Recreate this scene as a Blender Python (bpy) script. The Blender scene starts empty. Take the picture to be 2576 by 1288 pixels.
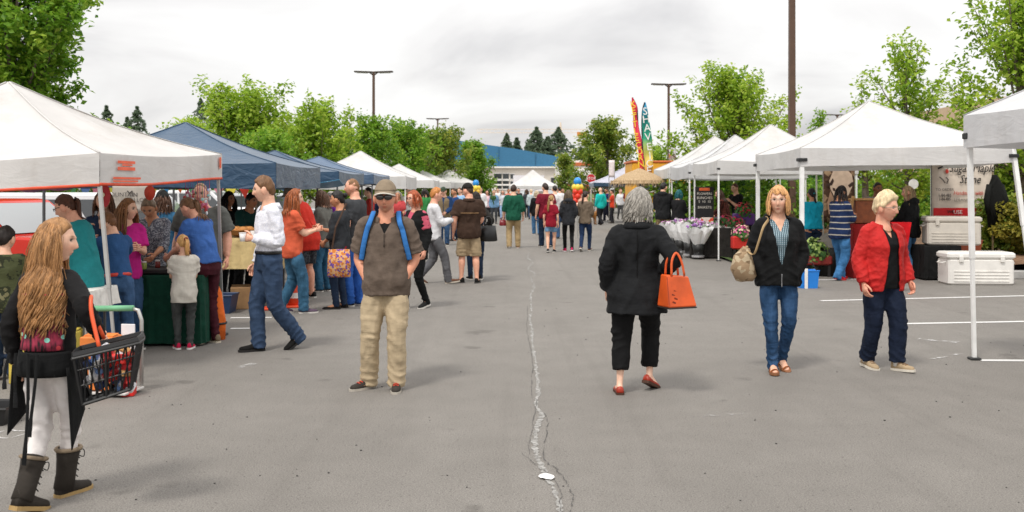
import bpy, math, random
import numpy as np
from mathutils import Vector, Matrix, Euler
rnd = random.Random(7)
SC = bpy.context.scene
COL = SC.collection
R_ = math.radians
# ------------------------------------------------------------------ camera, sky, sun, exposure
EYE = 1.65            # camera height (m)
FPX = 2504.0          # focal length in the 2576-wide working grid
cam_d = bpy.data.cameras.new('camera'); cam = bpy.data.objects.new('camera', cam_d); COL.objects.link(cam)
cam.location = (0, 0, EYE); cam.rotation_euler = (R_(90), 0, 0)
cam_d.sensor_width = 36; cam_d.lens = 35.0
cam_d.shift_y = -169 / 2576.0
cam_d.clip_start = 0.1; cam_d.clip_end = 3000
SC.camera = cam
cam_d.dof.use_dof = True; cam_d.dof.focus_distance = 8.6; cam_d.dof.aperture_fstop = 4.0

W = bpy.data.worlds.new('World'); SC.world = W; W.use_nodes = True
nt = W.node_tree; nt.nodes.clear()
def wn(t, **k):
    n = nt.nodes.new(t)
    for a, b in k.items(): setattr(n, a, b)
    return n
def wl(a, b): nt.links.new(a, b)
SUN_EL, SUN_AZ = 58, 210
SKY_OFF = (7.3, 2.2, 1.0)
sky = wn('ShaderNodeTexSky'); sky.sky_type = 'NISHITA'; sky.sun_disc = False
sky.sun_elevation = R_(SUN_EL); sky.sun_rotation = R_(SUN_AZ)
tc = wn('ShaderNodeTexCoord'); sp = wn('ShaderNodeSeparateXYZ'); wl(tc.outputs['Generated'], sp.inputs[0])
mz = wn('ShaderNodeMath', operation='MAXIMUM'); wl(sp.outputs['Z'], mz.inputs[0]); mz.inputs[1].default_value = 0.0
az_ = wn('ShaderNodeMath', operation='ADD'); wl(mz.outputs[0], az_.inputs[0]); az_.inputs[1].default_value = 0.24
dx = wn('ShaderNodeMath', operation='DIVIDE'); wl(sp.outputs['X'], dx.inputs[0]); wl(az_.outputs[0], dx.inputs[1])
dy = wn('ShaderNodeMath', operation='DIVIDE'); wl(sp.outputs['Y'], dy.inputs[0]); wl(az_.outputs[0], dy.inputs[1])
cb = wn('ShaderNodeCombineXYZ'); wl(dx.outputs[0], cb.inputs[0]); wl(dy.outputs[0], cb.inputs[1])
n1 = wn('ShaderNodeTexNoise'); n1.inputs['Scale'].default_value = 1.25; n1.inputs['Detail'].default_value = 6; n1.inputs['Roughness'].default_value = 0.5
n1.inputs['Distortion'].default_value = 0.4
off = wn('ShaderNodeVectorMath', operation='ADD'); off.inputs[1].default_value = SKY_OFF; wl(cb.outputs[0], off.inputs[0]); wl(off.outputs[0], n1.inputs['Vector'])
cr = wn('ShaderNodeValToRGB'); wl(n1.outputs['Fac'], cr.inputs[0])
cr.color_ramp.elements[0].position = 0.34; cr.color_ramp.elements[0].color = (0.63, 0.62, 0.625, 1)
cr.color_ramp.elements[1].position = 0.58; cr.color_ramp.elements[1].color = (0.97, 0.96, 0.945, 1)
e = cr.color_ramp.elements.new(0.46); e.color = (0.85, 0.835, 0.825, 1)
# overcast sky: brighter towards the zenith (standard overcast distribution)
gz = wn('ShaderNodeMath', operation='MULTIPLY_ADD'); wl(mz.outputs[0], gz.inputs[0]); gz.inputs[1].default_value = 0.74; gz.inputs[2].default_value = 0.70
vm = wn('ShaderNodeVectorMath', operation='SCALE'); wl(cr.outputs[0], vm.inputs[0]); wl(gz.outputs[0], vm.inputs['Scale'])
b1 = wn('ShaderNodeBackground'); b1.inputs[1].default_value = 0.1; wl(sky.outputs[0], b1.inputs[0])
b2 = wn('ShaderNodeBackground'); b2.inputs[1].default_value = 1.0; wl(vm.outputs[0], b2.inputs[0])
mx = wn('ShaderNodeMixShader'); mx.inputs[0].default_value = 0.95; wl(b1.outputs[0], mx.inputs[1]); wl(b2.outputs[0], mx.inputs[2])
wo = wn('ShaderNodeOutputWorld'); wl(mx.outputs[0], wo.inputs[0])

sl = bpy.data.lights.new('sun', 'SUN'); sl.energy = 1.5; sl.angle = R_(10); sl.color = (1.0, 0.955, 0.89)
so = bpy.data.objects.new('sun', sl); COL.objects.link(so)
so.rotation_euler = (R_(90 - SUN_EL), 0, -R_(SUN_AZ - 180)); so.location = (0, -5, 30)
SC.view_settings.view_transform = 'Standard'; SC.view_settings.look = 'None'
SC.view_settings.exposure = 0.48; SC.view_settings.gamma = 1.0; SC.view_settings.use_curve_mapping = False
SC.cycles.max_bounces = 6; SC.cycles.transparent_max_bounces = 8
SC.cycles.use_denoising = True

# ------------------------------------------------------------------ helpers
def gp(x, y):                     # working-grid pixel on the ground -> world (X, Y)
    Z = EYE * FPX / (y - 475.0); return ((x - 1288) * Z / FPX, Z)
def ax(x, Z): return (x - 1288) * Z / FPX
def ah(y, Z): return EYE + (475 - y) * Z / FPX

def lin(c):
    if isinstance(c, str):
        c = c.lstrip('#'); c = ''.join(q * 2 for q in c) if len(c) == 3 else c; c = [int(c[i:i+2], 16) / 255 for i in (0, 2, 4)]
        c = [v / 12.92 if v <= 0.04045 else ((v + 0.055) / 1.055) ** 2.4 for v in c]
    return (c[0], c[1], c[2], 1.0)

class NT:
    def __init__(s, name):
        s.m = bpy.data.materials.new(name); s.m.use_nodes = True; s.t = s.m.node_tree
        s.p = s.t.nodes['Principled BSDF']; s.out = s.t.nodes['Material Output']
    def n(s, t, **k):
        n = s.t.nodes.new(t)
        for a, b in k.items():
            if a == 'ins':
                for i, v in b.items(): n.inputs[i].default_value = v
            else: setattr(n, a, b)
        return n
    def l(s, a, b): s.t.links.new(a, b)
    def ramp(s, src, stops, interp='LINEAR'):
        r = s.n('ShaderNodeValToRGB'); s.l(src, r.inputs[0]); r.color_ramp.interpolation = interp
        els = r.color_ramp.elements
        while len(els) < len(stops): els.new(0.5)
        for e, (p, c) in zip(els, stops): e.position = p; e.color = lin(c)
        return r.outputs[0]
    def coord(s, scale=(1, 1, 1), rot=(0, 0, 0), kind='Object'):
        tc = s.n('ShaderNodeTexCoord'); mp = s.n('ShaderNodeMapping')
        mp.inputs['Scale'].default_value = scale; mp.inputs['Rotation'].default_value = rot
        s.l(tc.outputs[kind], mp.inputs[0]); return mp.outputs[0]
    def noise(s, scale, vec=None, detail=4, rough=0.55, dist=0.0):
        n = s.n('ShaderNodeTexNoise'); n.inputs['Scale'].default_value = scale; n.inputs['Detail'].default_value = detail
        n.inputs['Roughness'].default_value = rough; n.inputs['Distortion'].default_value = dist
        if vec is not None: s.l(vec, n.inputs['Vector'])
        return n.outputs['Fac']
    def mix(s, f, a, b, mode='MIX'):
        m = s.n('ShaderNodeMix', data_type='RGBA', blend_type=mode)
        for i, v in ((0, f), (6, a), (7, b)):
            if hasattr(v, 'is_output') or hasattr(v, 'links'): s.l(v, m.inputs[i])
            else: m.inputs[i].default_value = lin(v) if i else v
        return m.outputs[2]
    def bump(s, h, strength=0.3, dist=0.01, prev=None):
        b = s.n('ShaderNodeBump'); b.inputs['Strength'].default_value = strength; b.inputs['Distance'].default_value = dist
        s.l(h, b.inputs['Height'])
        if prev is not None: s.l(prev, b.inputs['Normal'])
        return b.outputs[0]
    def base(s, v):
        if hasattr(v, 'links'): s.l(v, s.p.inputs['Base Color'])
        else: s.p.inputs['Base Color'].default_value = lin(v)
    def rough(s, v): s.p.inputs['Roughness'].default_value = v
    def normal(s, v): s.l(v, s.p.inputs['Normal'])

_mc = {}
def memo(f):
    def g(*a, **k):
        key = (f.__name__, a, tuple(sorted(k.items())))
        if key not in _mc: _mc[key] = f(*a, **k)
        return _mc[key]
    return g

@memo
def paint(col, rough=0.5, var=0.08, bump=0.0, scale=6.0, metal=0.0, spec=0.5):
    t = NT('paint'); v = t.coord(); n = t.noise(scale, v, 5)
    c = lin(col); d = tuple(max(0, x * (1 - var * 2.5)) for x in c[:3]); u = tuple(min(1, x * (1 + var)) for x in c[:3])
    t.base(t.ramp(n, [(0.3, d), (0.62, u)])); t.rough(rough); t.p.inputs['Metallic'].default_value = metal
    t.p.inputs['Specular IOR Level'].default_value = spec
    if bump: t.normal(t.bump(t.noise(scale * 8, v, 4), bump, 0.01))
    return t.m

def _cloth_bump(t, k=1.0):
    v1 = t.coord((1, 1, 0.45), (0.5, 0.35, 0.2)); v2 = t.coord((0.5, 0.5, 1.5), (0.2, -0.5, 0.4))
    h1 = t.noise(9, v1, 3, 0.5, 0.8); h2 = t.noise(16, v2, 3, 0.5, 0.6)
    rd = t.n('ShaderNodeTexNoise', noise_type='RIDGED_MULTIFRACTAL'); rd.inputs['Scale'].default_value = 6.5; rd.inputs['Detail'].default_value = 2.5; rd.inputs['Roughness'].default_value = .45; rd.inputs['Distortion'].default_value = .5
    t.l(t.coord((1, 1, .7), (.55, .5, .3)), rd.inputs['Vector'])
    b = t.bump(h1, 0.35 * k, 0.03); b = t.bump(h2, 0.3 * k, 0.018, b); b = t.bump(rd.outputs['Fac'], 1.0 * k, 0.04, b)
    b = t.bump(t.noise(260, t.coord(), 2), 0.12, 0.004, b)
    t.normal(b); t.rough(0.85); t.p.inputs['Specular IOR Level'].default_value = 0.25

@memo
def cloth(col, var=0.12, k=1.0):
    t = NT('cloth'); v = t.coord(); n = t.noise(14, v, 6, 0.7)
    c = lin(col); d = tuple(x * (1 - var) for x in c[:3]); u = tuple(min(1, x * (1 + var)) for x in c[:3])
    t.base(t.ramp(n, [(0.3, d), (0.7, u)])); _cloth_bump(t, k); return t.m

@memo
def denim(col, fade=0.5):
    t = NT('denim'); v = t.coord((1, 1, .5)); n = t.noise(7, v, 5, 0.65)
    c = lin(col); u = tuple(min(1, x * (1 + 1.6 * fade) + 0.03 * fade) for x in c[:3])
    f = t.noise(120, t.coord((1, 1, .15)), 2)
    t.base(t.mix(0.18, t.ramp(n, [(0.42, c[:3]), (0.72, u)]), f, 'OVERLAY')); _cloth_bump(t, 1.1); return t.m

@memo
def spots(a, b, scale=60, thr=0.5, c=None):       # mottled / printed cloth
    t = NT('printed_cloth'); vo = t.n('ShaderNodeTexVoronoi'); vo.inputs['Scale'].default_value = scale
    t.l(t.coord(), vo.inputs['Vector'])
    sp = t.n('ShaderNodeSeparateColor'); t.l(vo.outputs['Color'], sp.inputs[0])
    st = [(0, a), (thr, b)] if c is None else [(0, a), (thr, b), (min(.97, thr + (1 - thr) * .6), c)]
    t.base(t.ramp(sp.outputs[0], st, 'CONSTANT')); _cloth_bump(t); return t.m

@memo
def camo(a, b, c, scale=9):
    t = NT('camouflage_cloth'); n = t.noise(scale, t.coord(), 3, 0.6)
    t.base(t.ramp(n, [(0, a), (0.47, b), (0.56, c)], 'CONSTANT')); _cloth_bump(t); return t.m

@memo
def plaid(a, b, c, s=90):
    t = NT('plaid_cloth'); w1 = t.n('ShaderNodeTexWave'); w1.bands_direction = 'X'; w1.inputs['Scale'].default_value = s / 8
    w2 = t.n('ShaderNodeTexWave'); w2.bands_direction = 'Z'; w2.inputs['Scale'].default_value = s / 8
    for w in (w1, w2): t.l(t.coord(), w.inputs['Vector']); w.inputs['Distortion'].default_value = 0.6
    x = t.mix(t.ramp(w1.outputs['Fac'], [(0.35, (0, 0, 0)), (0.55, (1, 1, 1))]), a, b)
    y = t.mix(t.ramp(w2.outputs['Fac'], [(0.55, (0, 0, 0)), (0.7, (.8, .8, .8))]), x, c)
    t.base(y); _cloth_bump(t); return t.m

@memo
def stripes(a, b, scale=40, thr=0.6, axis='Z'):
    t = NT('striped_cloth'); w = t.n('ShaderNodeTexWave'); w.bands_direction = axis; w.inputs['Scale'].default_value = scale / 6.28
    t.l(t.coord(), w.inputs['Vector']); w.inputs['Distortion'].default_value = 1.0; w.inputs['Detail'].default_value = 1
    t.base(t.ramp(w.outputs['Fac'], [(thr, a), (thr + .12, b)])); _cloth_bump(t); return t.m

@memo
def quilt(col):
    t = NT('quilted_cloth'); vo = t.n('ShaderNodeTexVoronoi'); vo.inputs['Scale'].default_value = 24
    t.l(t.coord(), vo.inputs['Vector']); c = lin(col)
    n = t.noise(12, t.coord(), 4)
    t.base(t.ramp(n, [(0.3, tuple(x * .82 for x in c[:3])), (0.7, c[:3])]))
    t.normal(t.bump(vo.outputs['Distance'], 0.6, 0.012, t.bump(t.noise(8, t.coord(), 3), .6, .03)))
    t.rough(0.8); return t.m

@memo
def skin_mat():
    t = NT('skin'); at = t.n('ShaderNodeAttribute', attribute_name='Col')
    n = t.noise(30, t.coord(), 4)
    t.base(t.mix(0.35, at.outputs['Color'], t.ramp(n, [(0.3, (.55, .45, .42)), (0.7, (1, 1, 1))]), 'MULTIPLY'))
    t.rough(0.52); t.p.inputs['Subsurface Weight'].default_value = 0.0
    t.normal(t.bump(n, 0.15, 0.004)); return t.m

@memo
def hair_mat(col):
    t = NT('hair'); at = t.n('ShaderNodeAttribute', attribute_name='hv'); c = lin(col)
    n = t.noise(40, t.coord((1, 1, .2)), 4, .6)
    ad = t.n('ShaderNodeMath', operation='MULTIPLY_ADD'); t.l(at.outputs['Fac'], ad.inputs[0]); ad.inputs[1].default_value = 0.6
    t.l(n, ad.inputs[2])
    t.base(t.ramp(ad.outputs[0], [(0.3, tuple(x * .45 for x in c[:3])), (0.75, c[:3]), (1.0, tuple(min(1, x * 1.5 + .01) for x in c[:3]))]))
    t.rough(0.45); t.p.inputs['Specular IOR Level'].default_value = 0.35
    t.normal(t.bump(t.noise(160, t.coord((1, 1, .12)), 3), 0.5, 0.01)); return t.m

@memo
def fabric(col, trans=0.3, wr=1.0):       # tent canvas: thin, slightly translucent, creased
    t = NT('tent_fabric'); v = t.coord((1, 1, 1)); n = t.noise(1.6, v, 4)
    c = lin(col); col2 = t.ramp(n, [(0.3, tuple(x * .88 for x in c[:3])), (0.6, c[:3])]); st = t.noise(.9, t.coord((1.6, 1.6, .5)), 6, .7)
    col2 = t.mix(.5, col2, t.ramp(st, [(.34, (.80, .77, .73)), (.48, (1, 1, 1))]), 'MULTIPLY')
    t.base(col2); t.rough(0.7); t.p.inputs['Specular IOR Level'].default_value = 0.25
    h = t.noise(3.2, t.coord((1, 1, 2.6), (.3, .2, .5)), 4, .5, 1.2)
    nb = t.bump(h, 0.16 * wr, 0.05); nb = t.bump(t.noise(14, v, 3), 0.05 * wr, 0.02, nb); t.normal(nb)
    tr = t.n('ShaderNodeBsdfTranslucent'); t.l(col2, tr.inputs[0]); ms = t.n('ShaderNodeMixShader'); ms.inputs[0].default_value = trans
    t.l(t.p.outputs[0], ms.inputs[1]); t.l(tr.outputs[0], ms.inputs[2]); t.l(ms.outputs[0], t.out.inputs[0]); return t.m

@memo
def leaf_mat(dark, mid, light, trans=0.45):
    t = NT('leaf'); at = t.n('ShaderNodeAttribute', attribute_name='lv')
    col = t.ramp(at.outputs['Fac'], [(0.0, dark), (0.5, mid), (1.0, light)])
    t.base(col); t.rough(0.5); t.p.inputs['Specular IOR Level'].default_value = 0.3
    tr = t.n('ShaderNodeBsdfTranslucent'); t.l(col, tr.inputs[0]); ms = t.n('ShaderNodeMixShader'); ms.inputs[0].default_value = trans
    t.l(t.p.outputs[0], ms.inputs[1]); t.l(tr.outputs[0], ms.inputs[2]); t.l(ms.outputs[0], t.out.inputs[0]); return t.m

@memo
def glass(col=(.05, .06, .07), rough=0.06):
    t = NT('glass_pane'); t.base(col); t.rough(rough); t.p.inputs['Specular IOR Level'].default_value = 0.9
    t.normal(t.bump(t.noise(3, t.coord(), 2), 0.03, 0.02)); return t.m

class MB:
    def __init__(s): s.v = []; s.f = []; s.k = 0; s.attr = []
    def add(s, V, F):
        V = np.asarray(V, float).reshape(-1, 3); s.v.append(V); k = s.k
        s.f.extend([tuple(i + k for i in f) for f in F]); s.k += len(V); return k
    def box(s, c, d, rot=None):
        x, y, z = (a / 2 for a in d)
        V = np.array([(-x,-y,-z),(x,-y,-z),(x,y,-z),(-x,y,-z),(-x,-y,z),(x,-y,z),(x,y,z),(-x,y,z)])
        if rot is not None: V = V @ np.array(Euler(rot).to_matrix()).T
        s.add(V + np.array(c), [(0,3,2,1),(4,5,6,7),(0,1,5,4),(1,2,6,5),(2,3,7,6),(3,0,4,7)]); return s
    def bev(s, c, d, b=0.01, rot=None):       # box with chamfered edges
        x, y, z = (a / 2 for a in d); V = []
        for sz in (-1, 1):
            for q in ((x - b, y - b, z),):
                pass
        rings = [(-z, b), (-z + b, 0), (z - b, 0), (z, b)]
        for zz, ins in rings:
            X, Y = x - ins, y - ins; c2 = b
            V += [(-X + c2, -Y, zz), (X - c2, -Y, zz), (X, -Y + c2, zz), (X, Y - c2, zz), (X - c2, Y, zz), (-X + c2, Y, zz), (-X, Y - c2, zz), (-X, -Y + c2, zz)]
        V = np.array(V)
        if rot is not None: V = V @ np.array(Euler(rot).to_matrix()).T
        F = [tuple(range(7, -1, -1)), tuple(range(24, 32))]
        for r in range(3):
            for i in range(8): j = (i + 1) % 8; F.append((r * 8 + i, r * 8 + j, r * 8 + 8 + j, r * 8 + 8 + i))
        s.add(V + np.array(c), F); return s
    def tube(s, P, Rr, n=8, side=None, cap=True):
        P = np.asarray(P, float); k = len(P)
        Rr = np.asarray(Rr, float)
        if Rr.ndim == 0: Rr = np.full((k, 2), float(Rr))
        elif Rr.ndim == 1: Rr = np.stack([Rr, Rr], 1)
        T = np.gradient(P, axis=0); T /= np.maximum(np.linalg.norm(T, axis=1, keepdims=True), 1e-9)
        if side is None:
            a = np.array([1., 0, 0]) if abs(T[0][0]) < .9 else np.array([0, 1., 0])
            S = np.zeros_like(P)
            for i in range(k):
                a = a - T[i] * (a @ T[i]); a /= max(np.linalg.norm(a), 1e-9); S[i] = a
        else:
            S = np.broadcast_to(np.asarray(side, float), P.shape); S = S - T * np.sum(S * T, 1, keepdims=True)
            S = S / np.maximum(np.linalg.norm(S, axis=1, keepdims=True), 1e-9)
        B = np.cross(T, S)
        th = np.linspace(0, 2 * np.pi, n, endpoint=False); c, d = np.cos(th), np.sin(th)
        V = (P[:, None] + Rr[:, 0, None, None] * c[None, :, None] * S[:, None] + Rr[:, 1, None, None] * d[None, :, None] * B[:, None]).reshape(-1, 3)
        F = []
        for i in range(k - 1):
            for j in range(n):
                j2 = (j + 1) % n; F.append((i * n + j, i * n + j2, (i + 1) * n + j2, (i + 1) * n + j))
        if cap:
            V = np.vstack([V, P[0] - T[0] * 0, P[-1]]); a, b = k * n, k * n + 1
            for j in range(n):
                j2 = (j + 1) % n; F.append((a, j2, j)); F.append((b, (k - 1) * n + j, (k - 1) * n + j2))
        s.add(V, F); return s
    def ball(s, c, r, n=10, m=8):
        c = np.asarray(c, float); r = np.broadcast_to(np.asarray(r, float), (3,)); V = [(0, 0, 1)]
        for i in range(1, m):
            a = math.pi * i / m
            for j in range(n): b = 2 * math.pi * j / n; V.append((math.sin(a) * math.cos(b), math.sin(a) * math.sin(b), math.cos(a)))
        V.append((0, 0, -1)); F = [(0, 1 + j, 1 + (j + 1) % n) for j in range(n)]
        for i in range(m - 2):
            for j in range(n): j2 = (j + 1) % n; F.append((1 + i * n + j, 1 + (i + 1) * n + j, 1 + (i + 1) * n + j2, 1 + i * n + j2))
        L = len(V) - 1; F += [(L, 1 + (m - 2) * n + (j + 1) % n, 1 + (m - 2) * n + j) for j in range(n)]
        s.add(np.array(V) * r + c, F); return s
    def lathe(s, prof, c=(0, 0, 0), n=16, cap=True):
        prof = np.asarray(prof, float); P = np.zeros((len(prof), 3)); P[:, 2] = prof[:, 1]; P += np.array(c)
        V = []; F = []; k = len(prof)
        for i in range(k):
            for j in range(n): b = 2 * math.pi * j / n; V.append((c[0] + prof[i][0] * math.cos(b), c[1] + prof[i][0] * math.sin(b), c[2] + prof[i][1]))
        for i in range(k - 1):
            for j in range(n): j2 = (j + 1) % n; F.append((i * n + j, i * n + j2, (i + 1) * n + j2, (i + 1) * n + j))
        if cap: F.append(tuple(range(n - 1, -1, -1))); F.append(tuple((k - 1) * n + j for j in range(n)))
        s.add(V, F); return s
    def grid(s, fn, nu, nv):
        V = [fn(i / nu, j / nv) for j in range(nv + 1) for i in range(nu + 1)]; w = nu + 1
        s.add(V, [(j * w + i, j * w + i + 1, (j + 1) * w + i + 1, (j + 1) * w + i) for j in range(nv) for i in range(nu)]); return s
    def arr(s): return np.vstack(s.v)
    def mesh(s, name):
        me = bpy.data.meshes.new(name); me.from_pydata(s.arr().tolist(), [], s.f); me.validate(); return me

def link(name, me, mat=None, parent=None, loc=None, rz=0, smooth=False):
    o = bpy.data.objects.new(name, me); COL.objects.link(o)
    if mat is not None and me is not None: me.materials.clear(); me.materials.append(mat)
    if smooth: me.shade_smooth()
    if parent is not None: o.parent = parent
    if loc is not None: o.location = loc
    if rz: o.rotation_euler = (0, 0, R_(rz))
    return o
def part(name, mb, mat, parent=None, loc=None, rz=0, smooth=False):
    return link(name, mb.mesh(name), mat, parent, loc, rz, smooth)
def tag(o, label=None, cat=None, group=None, kind=None):
    if label: o['label'] = label
    if cat: o['category'] = cat
    if group: o['group'] = group
    if kind: o['kind'] = kind
    return o
def empty(name, loc, rz=0, label=None, cat=None, group=None):
    o = bpy.data.objects.new(name, None); COL.objects.link(o); o.location = loc; o.rotation_euler = (0, 0, R_(rz)); o.empty_display_size = .1
    return tag(o, label, cat, group)
def copy_tree(o, parent=None):
    c = o.copy(); COL.objects.link(c)
    if parent is not None: c.parent = parent
    for ch in list(o.children): copy_tree(ch, c)
    return c
def text(name, s, size, mat, parent, loc, rot, extr=0.002, align='CENTER', shear=0, sx=1.0, ly=1.0):
    cu = bpy.data.curves.new(name, 'FONT'); cu.body = s; cu.size = size; cu.extrude = extr; cu.align_x = align; cu.align_y = 'CENTER'; cu.shear = shear
    cu.resolution_u = 2; cu.space_line = ly
    o = bpy.data.objects.new(name, cu); COL.objects.link(o); o.parent = parent; o.location = loc; o.rotation_euler = rot; o.scale = (sx, 1, 1)
    cu.materials.append(mat); TEXTS.append(o); return o
TEXTS = []
# ------------------------------------------------------------------ people
def V3(*a): return np.array(a, float)
def nrm(v): return v / max(np.linalg.norm(v), 1e-9)
def rotz(a): c, s = math.cos(a), math.sin(a); return np.array([[c, -s, 0], [s, c, 0], [0, 0, 1.]])
def rotx(a): c, s = math.cos(a), math.sin(a); return np.array([[1., 0, 0], [0, c, -s], [0, s, c]])
def ik(a, t, l1, l2, hint):
    d = t - a; D = np.linalg.norm(d); L = min(max(D, abs(l1 - l2) + .01), (l1 + l2) * .998); u = d / max(D, 1e-6)
    x = (l1 * l1 - l2 * l2 + L * L) / (2 * L); h = math.sqrt(max(l1 * l1 - x * x, 0))
    hp = hint - u * (hint @ u); hp = nrm(hp)
    return a + u * x + hp * h, a + u * L
def spline(P, k):        # Catmull-Rom resample of rows (positions and radii together)
    P = np.asarray(P, float); n = len(P); Q = np.vstack([2 * P[0] - P[1], P, 2 * P[-1] - P[-2]]); out = []
    for i in range(n - 1):
        p0, p1, p2, p3 = Q[i:i + 4]
        for t in np.linspace(0, 1, k, endpoint=False):
            out.append(.5 * (2 * p1 + (p2 - p0) * t + (2 * p0 - 5 * p1 + 4 * p2 - p3) * t * t + (3 * p1 - p0 - 3 * p2 + p3) * t ** 3))
    out.append(P[-1]); return np.array(out)
TF = np.array([.455, .50, .55, .61, .67, .72, .77, .80, .822, .84, .87, .90])
TA = np.array([.086, .097, .093, .084, .088, .096, .100, .093, .073, .050, .036, .034])
TB = np.array([.058, .067, .065, .058, .062, .068, .065, .055, .047, .041, .036, .036])
TY = np.array([0, -.006, 0, .004, .005, .003, -.003, -.008, -.010, -.009, 0, .008])
POSES = {
 'stand': [(.055, .012, 0, 0, 14), (.055, -.012, 0, 0, 14)], 'wide': [(.085, .01, 0, 0, 25), (.08, -.01, 0, 0, 10)],
 'walkR': [(.035, -.15, 0, 26, 5), (.035, .14, 0, -8, 6)], 'walkL': [(.035, .14, 0, -8, 6), (.035, -.15, 0, 26, 5)],
 'stepR': [(.045, -.08, 0, 10, 8), (.045, .08, 0, 0, 8)], 'stepL': [(.045, .08, 0, 0, 8), (.045, -.08, 0, 10, 8)],
}
ARMS = {  # wrist relative to shoulder, in heights: (outward, forward, up), elbow hint (outward, forward, up)
 'down': ((.045, .03, -.305), (.35, -1, 0)), 'swing_f': ((.03, .12, -.285), (.3, -1, 0)), 'swing_b': ((.04, -.08, -.30), (.4, -1, .1)),
 'pocket': ((-.016, .045, -.288), (.9, -.8, 0)), 'front': ((-.055, .19, -.13), (.5, -.5, -1)), 'table': ((-.02, .20, -.22), (.5, -1, -.6)),
 'low_front': ((-.05, .13, -.24), (.7, -.8, 0)), 'chest': ((-.09, .13, -.07), (.6, -.2, -1)), 'up': ((.02, .16, .05), (.6, .2, -1)),
 'basket': ((.02, .13, -.16), (.3, -1, -.4)), 'bag': ((.05, .05, -.20), (.6, -1, 0)),
 'raise': ((.05, .12, .16), (1, .2, -.2)),
}
PEND = []        # meshes waiting for their remesh pass
def remesh(o, vox, it=4, fold=0.0, fold2=0.0, post=None):
    m = o.modifiers.new('r', 'REMESH'); m.mode = 'VOXEL'; m.voxel_size = vox; m.use_smooth_shade = True
    s = o.modifiers.new('s', 'SMOOTH'); s.factor = .5; s.iterations = it
    for st, tx in ((fold, TEXA), (fold2, TEXB)):
        if st:
            d = o.modifiers.new('d', 'DISPLACE'); d.texture = tx; d.strength = st; d.mid_level = .45 if tx is TEXA else .6; d.texture_coords = 'OBJECT'; d.texture_coords_object = FOLDREF if tx is TEXA else FOLDREF2
    PEND.append((o, post))
TEXA = bpy.data.textures.new('folds', 'CLOUDS'); TEXA.noise_scale = .13; TEXA.noise_depth = 2
TEXB = bpy.data.textures.new('creases', 'MUSGRAVE'); TEXB.musgrave_type = 'RIDGED_MULTIFRACTAL'; TEXB.noise_scale = .17; TEXB.octaves = 2; TEXB.dimension_max = 1.0; TEXB.lacunarity = 2.0; TEXB.gain = 2.0; TEXB.offset = 1.0; TEXB.noise_intensity = .55
FOLDREF = bpy.data.objects.new('fold_reference', None); COL.objects.link(FOLDREF); FOLDREF.scale = (1.0, 1.0, 1.25); FOLDREF.rotation_euler = (.35, .45, .2)

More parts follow.
